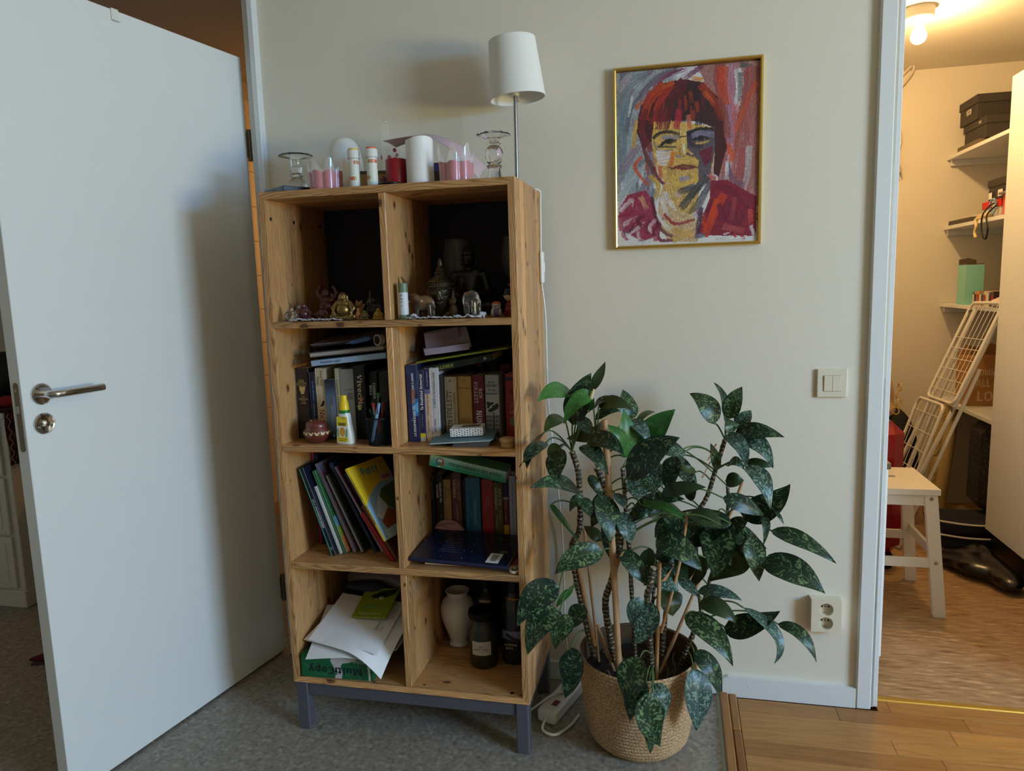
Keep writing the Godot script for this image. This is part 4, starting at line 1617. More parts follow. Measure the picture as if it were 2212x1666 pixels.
	for j in 5:
		for i in 145:
			var a := TAU * i / 144
			var r := lerpf(0.0765, 0.0635, j / 4.0) * (1.0 + (0.008 if i % 2 else 0.0))
			pts.append(V(cos(a) * r, -0.0775 + 0.03875 * j, sin(a) * r))
	m.slab(pts, 144, 4, 0.0012)
	var shade := part("shade", m, M.lamp_cloth, t, V(0.0105, 0.329, 0.0), V(0.02, 0, 0.075))
	m = MB.new()
	for y in [[-0.0775, 0.0768], [0.0775, 0.0640]]:
		var ring := []
		for q in 49:
			var a := TAU * q / 48
			ring.append(V(cos(a) * y[1], y[0], sin(a) * y[1]))
		m.tube(ring, 0.0016, 6, false)
	part("hem", m, M.lamp_cloth, shade)
	m = MB.new()
	for q in 3:
		var a := TAU * q / 3 + 0.4
		m.tube([V(cos(a) * 0.014, -0.04, sin(a) * 0.014), V(cos(a) * 0.074, -0.070, sin(a) * 0.074)], 0.0012, 6)
	part("spider", m, M.white_plastic, shade)


# a seated laughing figure of height h
func sitter(parent: Node3D, h: float, mt: Material, called := "figure", cell := 0.03, arms := false) -> void:
	var m := MB.new()
	var p := [[V(0, 0.36, 0.08), V(0.25, 0.24, 0.22)], [V(0, 0.56, 0.02), V(0.23, 0.15, 0.16)], [V(0, 0.82, 0.04), V(0.145, 0.165, 0.145)], [V(0, 0.082, 0.02), V(0.40, 0.075, 0.27)], [V(0, 0.80, 0.18), V(0.03, 0.035, 0.03)], [V(0, 0.74, 0.15), V(0.07, 0.03, 0.04)]]
	for s in [-1, 1]:
		p.append([V(s * 0.155, 0.84, 0.02), V(s * 0.16, 0.71, 0.04), 0.03, 0.035])
		if arms:
			p.append([V(s * 0.2, 0.62, 0), V(s * 0.33, 0.8, 0.02), 0.09, 0.07])
			p.append([V(s * 0.33, 0.8, 0.02), V(s * 0.22, 1.0, 0.02), 0.06, 0.06])
		else:
			p.append([V(s * 0.22, 0.60, 0), V(s * 0.37, 0.42, 0.05), 0.10, 0.085])
			p.append([V(s * 0.37, 0.42, 0.05), V(s * 0.30, 0.25, 0.20), 0.08, 0.06])
		p.append([V(s * 0.15, 0.16, 0.05), V(s * 0.38, 0.12, 0.14), 0.12, 0.10])
		p.append([V(s * 0.38, 0.12, 0.14), V(s * 0.06, 0.09, 0.27), 0.08, 0.06])
		p.append([V(s * 0.06, 0.89, 0.17), V(s * 0.11, 0.88, 0.14), 0.012, 0.012])
		p.append([V(s * 0.08, 0.79, 0.14), V(s * 0.07, 0.77, 0.15), 0.035, 0.03])
	m.skin(p, cell, 0.035, Transform3D(Basis().scaled(Vector3.ONE * h), Vector3.ZERO))
	part(called, m, mt, parent)


func shelf_one() -> void:
	var m: MB
	var dred := mat(rgb(74, 24, 30), 0.2)
	dred.clearcoat_enabled = true
	var g := "figurines on the top shelf, left compartment"
	var t := thing("buddha_figurine", "small clear crystal sitting figurine at the left end of the top shelf", "figurine", V(-0.212, Y1, 0.384), 0.2, g)
	sitter(t, 0.042, M.glass)
	t = thing("buddha_figurine", "tiny pale translucent figurine behind the clear crystal one", "figurine", V(-0.232, Y1, 0.30), 0.2, g)
	sitter(t, 0.044, flat(150, 146, 148, 0.2), "figure", 0.04)
	t = thing("buddha_figurine", "small dark red laughing figurine right behind the crystal one", "figurine", V(-0.1985, Y1, 0.335), 0.3, g)
	sitter(t, 0.050, dred)
	t = thing("buddha_figurine", "small dark red figurine left of the brass one, in front of the tallest red one", "figurine", V(-0.1395, Y1, 0.335), -0.1, g)
	sitter(t, 0.043, dred)
	t = thing("buddha_figurine", "tallest dark red figurine with raised arms in the back left corner", "figurine", V(-0.165, Y1, 0.255), 0.1, g)
	sitter(t, 0.092, dred, "figure", 0.03, true)
	t = thing("buddha_figurine", "brass laughing buddha with a big shiny belly, largest in its compartment", "figurine", V(-0.063, Y1, 0.362), 0.1, g)
	sitter(t, 0.078, M.brass, "figure", 0.022)
	m = MB.new()
	for s in [-1, 1]:
		for k in 7:
			var a := 0.1 * k
			m.tube(curve([V(s * (0.016 + 0.0014 * k), 0.048 - 0.001 * k, 0.012), V(s * (0.022 + 0.0012 * k), 0.034 - 0.0025 * k, 0.014 + 0.0005 * k), V(s * (0.027 - 0.001 * k), 0.018 - 0.0016 * k, 0.0185 + 0.0006 * k)], 4), 0.0008, 5)
		for k in 6:
			m.tube([V(s * (0.008 + 0.0042 * k), 0.002, 0.0215 - 0.0006 * k), V(s * (0.010 + 0.0040 * k), 0.0125 - 0.0004 * k, 0.0205 - 0.0012 * k)], 0.0009, 5)
	part("robe_folds", m, M.brass, t)
	t = thing("buddha_figurine", "tiny terracotta standing figurine right of the brass one", "figurine", V(-0.0235, Y1, 0.358), 0.0, g)
	m = MB.new()
	m.skin([[V(0, 0.003, 0), V(0.0075, 0.004, 0.006)], [V(0, 0.004, 0), V(0, 0.018, 0), 0.0065, 0.0065], [V(0, 0.027, 0.0005), V(0.0052, 0.006, 0.005)], [V(-0.0065, 0.018, 0), V(-0.003, 0.012, 0.006), 0.0025, 0.002], [V(0.0065, 0.018, 0), V(0.003, 0.012, 0.006), 0.0025, 0.002]], 0.0013, 0.002)
	part("figure", m, flat(196, 132, 84, 0.6), t)
	t = thing("buddha_figurine", "tiny pewter sitting figurine between the terracotta and the yellow one", "figurine", V(-0.0015, Y1, 0.365), 0.0, g)
	sitter(t, 0.028, mat(rgb(130, 116, 88), 0.35, 0.7), "figure", 0.04)
	t = thing("buddha_figurine", "small matt yellow figurine beside the divider", "figurine", V(0.044, Y1, 0.378), 0.0, g)
	sitter(t, 0.032, flat(176, 132, 40, 0.6), "figure", 0.035)
	t = thing("buddha_figurine", "black matt sitting figurine behind the yellow one", "figurine", V(0.010, Y1, 0.315), -0.3, g)
	sitter(t, 0.062, flat(28, 27, 28, 0.5))
	t = thing("bell_figurine", "dark bronze bell-shaped figurine with a pointed top at the back", "figurine", V(-0.022, Y1, 0.275), 0.0, g)
	m = MB.new()
	m.lathe([Vector2(0, 0), Vector2(0.019, 0), Vector2(0.0195, 0.004), Vector2(0.014, 0.026), Vector2(0.012, 0.036), Vector2(0.0135, 0.045), Vector2(0.010, 0.054), Vector2(0.0045, 0.058), Vector2(0.003, 0.064), Vector2(0.0035, 0.067), Vector2(0.0008, 0.080), Vector2(0, 0.080)], 28)
	part("body", m, M.bronze, t)
	t = thing("cat_figurine", "small pale clay cat figurine behind the brass buddha's shoulder", "figurine", V(-0.046, Y1, 0.30), 0.0, g)
	m = MB.new()
	m.skin([[V(0, 0.016, 0), V(0.011, 0.017, 0.010)], [V(0, 0.040, 0.002), V(0.010, 0.009, 0.009)], [V(-0.007, 0.046, 0), V(-0.008, 0.053, 0), 0.004, 0.0012], [V(0.007, 0.046, 0), V(0.008, 0.053, 0), 0.004, 0.0012], [V(0.010, 0.030, 0), V(0.016, 0.040, 0), 0.004, 0.003]], 0.002, 0.004)
	part("figure", m, flat(170, 132, 92, 0.6), t)
	t = thing("mint_figurine", "pale mint and white porcelain figurine half hidden behind the divider", "figurine", V(0.0535, Y1, 0.325), 0.0, g)
	m = MB.new()
	m.skin([[V(0, 0.016, 0), V(0.014, 0.016, 0.013), Color(0.33, 0.55, 0.46)], [V(0, 0.04, 0), V(0.012, 0.018, 0.012), Color(0.6, 0.62, 0.55)], [V(0, 0.062, 0), V(0.008, 0.009, 0.008), Color(0.6, 0.6, 0.54)]], 0.0022, 0.006)
	part("figure", m, M.vgloss, t)
	doily("white lace doily hanging over the shelf edge under the brass buddha", V(-0.135, Y1, 0.385), 0.15, 7)
	# right compartment
	g = "figurines on the top shelf, right compartment"
	t = thing("cream_tube", "green and white cream tube standing at the divider on the top shelf", "tube", V(0.1195, Y1, 0.384), -0.1)
	m = MB.new()
	m.lathe([Vector2(0, 0), Vector2(0.0125, 0), Vector2(0.0128, 0.001), Vector2(0.0128, 0.012)], 28)
	m.lathe([Vector2(0.0128, 0.071), Vector2(0.0126, 0.095), Vector2(0, 0.0955)], 28)
	part("tube", m, flat(110, 132, 106, 0.45), t)
	m = MB.new()
	m.lathe([Vector2(0.0128, 0.012), Vector2(0.0129, 0.0125), Vector2(0.0129, 0.0705), Vector2(0.0128, 0.071)], 28)
	var lb := part("label", m, flat(212, 214, 220, 0.5), t)
	for k in 4:
		letters("lettering", ["@", "NIKI", "duftolie", "10 ml"][k], [0.005, 0.008, 0.009, 0.006][k], [0.005, 0.003, 0.002, 0.002][k], V(0.001, [0.063, 0.054, 0.046, 0.036][k], 0.013), Basis(), flat(60, 62, 70), lb)
	# wooden elephant, trunk up
	t = thing("elephant_figurine", "brown wooden elephant with its trunk raised high", "figurine", V(0.155, Y1 + 0.005, 0.350), 0.0, g)
	m = MB.new()
	var br := Color(0.16, 0.085, 0.04)
	var dk := Color(0.05, 0.032, 0.024)
	m.skin([[V(0.012, 0.036, 0), V(0.026, 0.021, 0.017), br], [V(-0.016, 0.049, 0.002), V(0.015, 0.014, 0.013), br], [V(-0.028, 0.048, 0.002), V(-0.038, 0.060, 0.003), 0.008, 0.006, dk], [V(-0.038, 0.060, 0.003), V(-0.040, 0.090, 0.002), 0.006, 0.0042, dk], [V(-0.040, 0.090, 0.002), V(-0.049, 0.106, 0.002), 0.0042, 0.003, br], [V(-0.006, 0.050, 0.013), V(0.004, 0.042, 0.016), 0.009, 0.007, br], [V(-0.006, 0.028, 0.010), V(-0.008, 0.003, 0.011), 0.008, 0.0065, dk], [V(-0.004, 0.028, -0.010), V(-0.002, 0.003, -0.011), 0.008, 0.0065, dk], [V(0.027, 0.028, 0.010), V(0.029, 0.003, 0.010), 0.0085, 0.0065, dk], [V(0.029, 0.028, -0.010), V(0.031, 0.003, -0.010), 0.0085, 0.0065, dk], [V(0.037, 0.040, 0), V(0.041, 0.020, 0), 0.0025, 0.0015, dk]], 0.0021, 0.007)
	part("body", m, M.vgloss, t)
	m = MB.new()
	for s in [-1, 1]:
		m.tube(curve([V(-0.026, 0.042, 0.008 * s + 0.002), V(-0.035, 0.040, 0.009 * s + 0.002), V(-0.042, 0.045, 0.009 * s + 0.002)], 4), [0.0018, 0.0018, 0.0017, 0.0016, 0.0014, 0.0012, 0.001, 0.0008, 0.0005], 6)
	part("tusks", m, flat(206, 180, 140), t)
	m = MB.new()
	m.ball(V(-0.022, 0.055, 0.0135), V(0.0016, 0.0016, 0.001), 8, 6)
	part("eye", m, M.black_plastic, t)
	# bronze head
	t = thing("buddha_bust", "dark bronze buddha head with a tall crown, behind the elephant", "figurine", V(0.197, Y1, 0.295), 0.12, g)
	m = MB.new()
	var pr := [[V(0, 0.062, 0.006), V(0.031, 0.042, 0.031)], [V(0, 0.034, 0.010), V(0.022, 0.020, 0.022)], [V(0, 0.026, 0), V(0, 0.035, 0), 0.0245, 0.021], [V(0, 0.082, -0.004), V(0.036, 0.030, 0.034)], [V(0, 0.070, 0.036), V(0, 0.050, 0.041), 0.0025, 0.0045], [V(0, 0.039, 0.032), V(0.009, 0.0028, 0.004)], [V(0, 0.035, 0.031), V(0.007, 0.0026, 0.004)]]
	for s in [-1, 1]:
		pr.append([V(s * 0.034, 0.072, 0.0), V(s * 0.032, 0.036, 0.003), 0.005, 0.0055])
		pr.append([V(s * 0.005, 0.072, 0.0365), V(s * 0.022, 0.074, 0.029), 0.0013, 0.0011])
		pr.append([V(s * 0.013, 0.064, 0.032), V(0.0075, 0.0032, 0.003)])
		pr.append([V(s * 0.005, 0.0485, 0.037), V(0.003, 0.0026, 0.003)])
	m.skin(pr, 0.0018, 0.004)
	part("head", m, M.bronze, t)
	m = MB.new()
	m.lathe([Vector2(0.036, 0.078), Vector2(0.0385, 0.082), Vector2(0.036, 0.086), Vector2(0.0345, 0.092), Vector2(0.036, 0.095), Vector2(0.030, 0.103), Vector2(0.018, 0.112), Vector2(0.0165, 0.115), Vector2(0.019, 0.118), Vector2(0.0155, 0.123), Vector2(0.012, 0.126), Vector2(0.0135, 0.130), Vector2(0.009, 0.137), Vector2(0.0065, 0.140), Vector2(0.0075, 0.144), Vector2(0.002, 0.160), Vector2(0, 0.160)], 32)
	for k in 34:
		var a := TAU * k / 34
		m.ball(V(cos(a) * 0.0378, 0.0895, sin(a) * 0.0365), V(0.0022, 0.0022, 0.0022), 6, 5)
		m.ball(V(cos(a) * 0.0385, 0.0775, sin(a) * 0.037), V(0.0022, 0.0022, 0.0022), 6, 5)
	m.tube(curve([V(0, 0.094, 0.0345), V(-0.006, 0.100, 0.031), V(0, 0.110, 0.024), V(0.006, 0.100, 0.031), V(0, 0.094, 0.0345)], 5), 0.0011, 5)
	part("crown", m, M.bronze, t)
	# black seated figure
	t = thing("buddha_statue", "black seated buddha statue with a pointed crown and ornate sash, tallest on the shelf", "figurine", V(0.252, Y1 + 0.003, 0.200), 0.12, g)
	m = MB.new()
	pr = [[V(0, 0.155, 0.004), V(0.0185, 0.024, 0.019)], [V(0, 0.128, 0), V(0, 0.140, 0), 0.010, 0.0095], [V(0, 0.085, 0), V(0.034, 0.042, 0.022)], [V(0, 0.110, 0), V(0.042, 0.018, 0.018)], [V(0, 0.03, 0.0), V(0.050, 0.026, 0.034)], [V(0, 0.010, 0.004), V(0.060, 0.012, 0.042)], [V(0, 0.158, 0.0225), V(0, 0.149, 0.0245), 0.0016, 0.0028]]
	for s in [-1, 1]:
		pr.append([V(s * 0.040, 0.112, 0), V(s * 0.052, 0.070, 0.004), 0.0125, 0.011])
		pr.append([V(s * 0.052, 0.070, 0.004), V(s * 0.016, 0.046, 0.034), 0.010, 0.008])
		pr.append([V(s * 0.025, 0.03, 0.01), V(s * 0.058, 0.024, 0.02), 0.016, 0.015])
		pr.append([V(s * 0.058, 0.024, 0.02), V(s * 0.008, 0.022, 0.040), 0.013, 0.010])
		pr.append([V(s * 0.020, 0.165, 0.0), V(s * 0.0205, 0.142, 0.003), 0.0032, 0.0042])
		pr.append([V(s * 0.004, 0.163, 0.0215), V(s * 0.013, 0.164, 0.016), 0.001, 0.0009])
		pr.append([V(s * 0.0075, 0.157, 0.020), V(0.0045, 0.002, 0.002)])
	pr.append([V(0, 0.1425, 0.0195), V(0.006, 0.002, 0.003)])
	m.skin(pr, 0.0021, 0.004)
	part("body", m, M.black_metal, t)
	m = MB.new()
	m.lathe([Vector2(0.0195, 0.168), Vector2(0.0205, 0.172), Vector2(0.0185, 0.178), Vector2(0.013, 0.186), Vector2(0.0095, 0.192), Vector2(0.0085, 0.198), Vector2(0.0045, 0.206), Vector2(0.001, 0.216), Vector2(0, 0.216)], 24)
	for k in 60:
		var a := k * 2.4
		var y := 0.168 + 0.022 * k / 60.0
		var r := 0.0203 - 0.009 * pow(k / 60.0, 1.5)
		m.ball(V(cos(a) * r, y, sin(a) * r), V(0.0019, 0.0019, 0.0019), 6, 4)
	part("crown", m, M.black_metal, t)
	m = MB.new()
	var sash := []
	for j in 9:
		for i in 3:
			var s := j / 8.0
			sash.append(V(0.020 - 0.022 * s + (i - 1) * 0.0065, 0.122 - 0.070 * s, 0.0165 + 0.009 * sin(s * PI) + 0.004 * s))
	m.slab(sash, 2, 8, 0.002)
	for k in 6:
		m.ball(V(0.0185 - 0.0195 * k / 6.0, 0.114 - 0.060 * k / 6.0, 0.0195 + 0.008 * sin((k + 0.5) / 6.0 * PI)), V(0.0032, 0.0032, 0.0018), 8, 5)
	part("sash", m, mat(rgb(62, 60, 58), 0.35, 0.4), t)
	# wine glasses
	for k in 2:
		t = thing("wine_glass", ["large clear wine glass between the bronze head and the black statue", "large clear wine glass half hidden behind the bookcase's right side"][k], "wine glass", [V(0.192, Y1, 0.125), V(0.374, Y1, 0.15)][k], 0.0, "wine glasses on the top shelf")
		m = MB.new()
		m.lathe([Vector2(0, 0.001), Vector2(0.034, 0.001), Vector2(0.0345, 0.002), Vector2(0.012, 0.004), Vector2(0.004, 0.010), Vector2(0.0033, 0.05), Vector2(0.0036, 0.088), Vector2(0.010, 0.096), Vector2(0.026, 0.108), Vector2(0.037, 0.126), Vector2(0.0405, 0.146), Vector2(0.039, 0.170), Vector2(0.0335, 0.205), Vector2(0.0315, 0.220)], 40)
		part("glass", m, M.wine_glass, t)
	t = thing("cat_figurine", "small mottled bronze cat figurine in front of the black statue", "figurine", V(0.2335, Y1, 0.318), -0.2, g)
	m = MB.new()
	m.skin([[V(0.004, 0.017, 0), V(0.013, 0.018, 0.011)], [V(0.004, 0.040, 0.003), V(0.0105, 0.0095, 0.009)], [V(-0.003, 0.046, 0.002), V(-0.005, 0.054, 0.001), 0.0042, 0.001], [V(0.011, 0.046, 0.002), V(0.013, 0.054, 0.001), 0.0042, 0.001], [V(-0.014, 0.010, 0.002), V(-0.022, 0.006, 0.006), 0.006, 0.003]], 0.0017, 0.004)
	part("figure", m, textured(mottle_image(64, Vector3(0.40, 0.31, 0.2), Vector3(0.5, 0.42, 0.3), 0.1, 0.14, 1.0, 0.6, 71), 0.5, 0.5, 0.35), t)
	t = thing("glass_elephant", "clear glass elephant standing at the front of the top shelf", "figurine", V(0.305, Y1 + 0.006, 0.365), -0.5, g)
	m = MB.new()
	m.skin([[V(0, 0.045, 0), V(0.020, 0.020, 0.016)], [V(-0.017, 0.046, 0.004), V(0.011, 0.015, 0.011)], [V(-0.022, 0.038, 0.005), V(-0.023, 0.008, 0.006), 0.006, 0.0035], [V(-0.009, 0.036, 0.010), V(-0.010, 0.002, 0.010), 0.0065, 0.006], [V(-0.008, 0.036, -0.010), V(-0.008, 0.002, -0.010), 0.0065, 0.006], [V(0.013, 0.036, 0.008), V(0.013, 0.002, 0.009), 0.0068, 0.006], [V(0.013, 0.036, -0.008), V(0.014, 0.002, -0.009), 0.0068, 0.006]], 0.0022, 0.005)
	part("body", m, M.glass, t)
	t = thing("glass_elephant", "tiny clear glass elephant at the right of the taller one", "figurine", V(0.333, Y1, 0.379), 0.4, g)
	m = MB.new()
	m.skin([[V(0, 0.010, 0), V(0.008, 0.006, 0.005)], [V(0.008, 0.010, 0), V(0.004, 0.005, 0.004)], [V(-0.004, 0.006, 0), V(-0.004, 0.001, 0), 0.003, 0.003], [V(0.004, 0.006, 0), V(0.005, 0.001, 0), 0.003, 0.003]], 0.0013, 0.002)
	part("body", m, flat(190, 190, 196, 0.1), t)
	t = thing("owl_figurine", "small white, purple and orange owl figurine beside the glass elephant", "figurine", V(0.3625, Y1, 0.338), 0.0, g)
	m = MB.new()
	var wh := Color(0.6, 0.57, 0.5)
	m.skin([[V(0, 0.012, 0), V(0.0125, 0.013, 0.011), Color(0.16, 0.12, 0.26)], [V(-0.010, 0.011, 0.003), V(0.005, 0.011, 0.008), wh], [V(0.011, 0.011, 0.003), V(0.004, 0.010, 0.008), wh], [V(0, 0.028, 0), V(0.0125, 0.0105, 0.011), wh], [V(0, 0.034, -0.001), V(0.0125, 0.007, 0.0115), Color(0.55, 0.13, 0.03)]], 0.0017, 0.003)
	part("body", m, M.vgloss, t)
	m = MB.new()
	for s in [-1, 1]:
		m.tube(curve([V(s * 0.002, 0.0285, 0.0115), V(s * 0.005, 0.030, 0.0108), V(s * 0.008, 0.0285, 0.0095)], 4), 0.0006, 5)
	m.ball(V(0, 0.026, 0.0117), V(0.0014, 0.0018, 0.001), 6, 5)
	part("face_lines", m, M.black_plastic, t)
	t = thing("kokeshi_doll", "wooden doll in a red kimono with a black hair bun at the right end", "doll", V(0.3925, Y1, 0.305), -0.15, g)
	m = MB.new()
	m.lathe([Vector2(0, 0), Vector2(0.015, 0), Vector2(0.016, 0.003), Vector2(0.0155, 0.022), Vector2(0.011, 0.036), Vector2(0.006, 0.040)], 28)
	part("kimono", m, flat(140, 18, 34, 0.35), t)
	m = MB.new()
	m.ball(V(0, 0.056, 0.001), V(0.0185, 0.018, 0.0175), 24, 16)
	part("face", m, flat(226, 196, 160, 0.4), t)
	m = MB.new()
	m.lathe([Vector2(0.0192, 0.056), Vector2(0.0188, 0.066), Vector2(0.0135, 0.074), Vector2(0, 0.077)], 28)
	var back := []
	for j in 7:
		for i in 13:
			var a := 0.5 + (TAU - 1.0) * i / 12.0
			var b := -0.75 + 0.9 * j / 6.0
			back.append(V(sin(a) * cos(b) * 0.0192, 0.056 + sin(b) * 0.0185, cos(a) * cos(b) * 0.0185))
	m.sheet(back, 12, 6)
	m.ball(V(0.0, 0.083, -0.002), V(0.0085, 0.0075, 0.0085), 16, 10)
	part("hair", m, flat(16, 14, 15, 0.3), t)
	m = MB.new()
	m.ball(V(0.006, 0.083, 0.006), V(0.005, 0.0065, 0.004), 12, 8)
	part("hair_bead", m, flat(190, 30, 30, 0.3), t)
	m = MB.new()
	for s in [-1, 1]:
		m.tube([V(s * 0.004, 0.0555, 0.0182), V(s * 0.0085, 0.0555, 0.0168)], 0.0006, 5)
	part("eyes", m, M.black_plastic, t)
	m = MB.new()
	for k in 5:
		m.ball(V(-0.007 + 0.0035 * k, 0.018 + 0.004 * (k % 2), 0.0155 - 0.0006 * absf(k - 2)), V(0.0016, 0.0016, 0.0008), 6, 5)
	part("flower_print", m, flat(220, 180, 190), t)
	t = thing("flower_ornament", "small white crocheted flower at the front left of the elephant", "ornament", V(0.151, Y1, 0.395))
	m = MB.new()
	for k in 7:
		var a := TAU * k / 7
		m.ball(V(cos(a) * 0.006, 0.007 + sin(a) * 0.005, 0.0), V(0.004, 0.0035, 0.0035), 8, 6)
	m.ball(V(0, 0.007, 0.003), V(0.003, 0.003, 0.002), 8, 6)
	part("petals", m, flat(206, 204, 214, 0.9), t)
	doily("white lace doily bunched along the shelf edge under the glass elephant", V(0.232, Y1, 0.39), 0.20, 13)


func doily(label: String, at: Vector3, w: float, seed: int) -> void:
	var t := thing("lace_doily", label, "doily", at, 0.0, "lace doilies")
	var nz := noise(seed, 26.0, 2)
	var pts := []
	for j in 11:
		for i in 61:
			var a := i / 60.0
			var b := j / 10.0
			var x := -w / 2 + w * a
			var sc := 0.004 * absf(sin(a * 44.0)) * b
			var y := 0.0012 + maxf(0.0, nz.get_noise_2d(x, b * 0.05)) * 0.014 * b + 0.002 * absf(sin(a * 44.0)) * b
			pts.append(V(x, y, -0.05 + 0.062 * b + sc + 0.006 * nz.get_noise_2d(x * 0.5 + 9.0, 0.3)))
	var m := MB.new()
	m.slab(pts, 60, 10, 0.0008)
	part("lace", m, flat(214, 212, 220, 0.95), t)
	m = MB.new()
	for k in 22:
		var p: Vector3 = pts[10 * 61 + 1 + int(58.0 * k / 22.0)]
		var ring := []
		for q in 9:
			var b := TAU * q / 8
			ring.append(p + V(cos(b) * 0.0028, 0.001 + absf(sin(b)) * 0.002, sin(b) * 0.0028))
		m.tube(ring, 0.0007, 4, false)
	part("picots", m, flat(214, 212, 220, 0.95), t)


const DOWN := Basis(Vector3(0, -1, 0), Vector3(1, 0, 0), Vector3(0, 0, 1))
const UPW := Basis(Vector3(0, 1, 0), Vector3(-1, 0, 0), Vector3(0, 0, 1))
const FLIP := Basis(Vector3(-1, 0, 0), Vector3(0, -1, 0), Vector3(0, 0, 1))


# a book standing with its spine towards +z; local origin at the foot of the spine's middle
# texts: [string, height up the spine (0..1), length, letter height, "d" down / "u" up / "h" across / "f" upside down, colour, sideways shift, font, weight]
func book(label: String, at: Vector3, th: float, h: float, dp: float, cover: Material, texts: Array, group := "", lean := 0.0, yaw := 0.0, pages: Material = null, bands: Array = [], called := "book") -> Node3D:
	var t := thing(called, label, "book", at, 0.0, group)
	t.rotation = V(0, yaw, lean)
	t.rotation_order = EULER_ORDER_YXZ
	var m := MB.new()
	var b := minf(0.0016, th * 0.2)
	m.box(V(-th / 2 + b / 2, h / 2, -dp / 2), V(b, h, dp), b * 0.4)
	m.box(V(th / 2 - b / 2, h / 2, -dp / 2), V(b, h, dp), b * 0.4)
	# gently rounded spine
	var n := 8
	var pts := []
	for j in 2:
		for i in n + 1:
			var x := -th / 2 + th * i / n
			var q := 2.0 * x / th
			pts.append(V(x, h * j, -0.0012 * absf(q) * q * q - 0.0001))
	m.slab(pts, n, 1, b * 0.8)
	part("cover", m, cover, t)
	boxed("pages", V(0, h / 2, -dp / 2 - 0.001), V(th - 2 * b, h - 0.003, dp - 0.004), pages if pages else M.page, t)
	var z := 0.0004
	for q in bands:
		var bm := MB.new()
		bm.box(V(0, (q[0] + q[1]) / 2 * h, 0.0), V(th - 0.0012, (q[1] - q[0]) * h, 0.0006))
		part("spine_band", bm, q[2], t)
	for q in texts:
		var bs: Basis = {"d": DOWN, "u": UPW, "h": Basis(), "f": FLIP}[q[4]]
		letters("lettering", q[0], q[2], q[3], V(q[6] if q.size() > 6 else 0.0, q[1] * h, z), bs, q[5], t, q[7] if q.size() > 7 else "Droid Sans", q[8] if q.size() > 8 else 400)
	return t


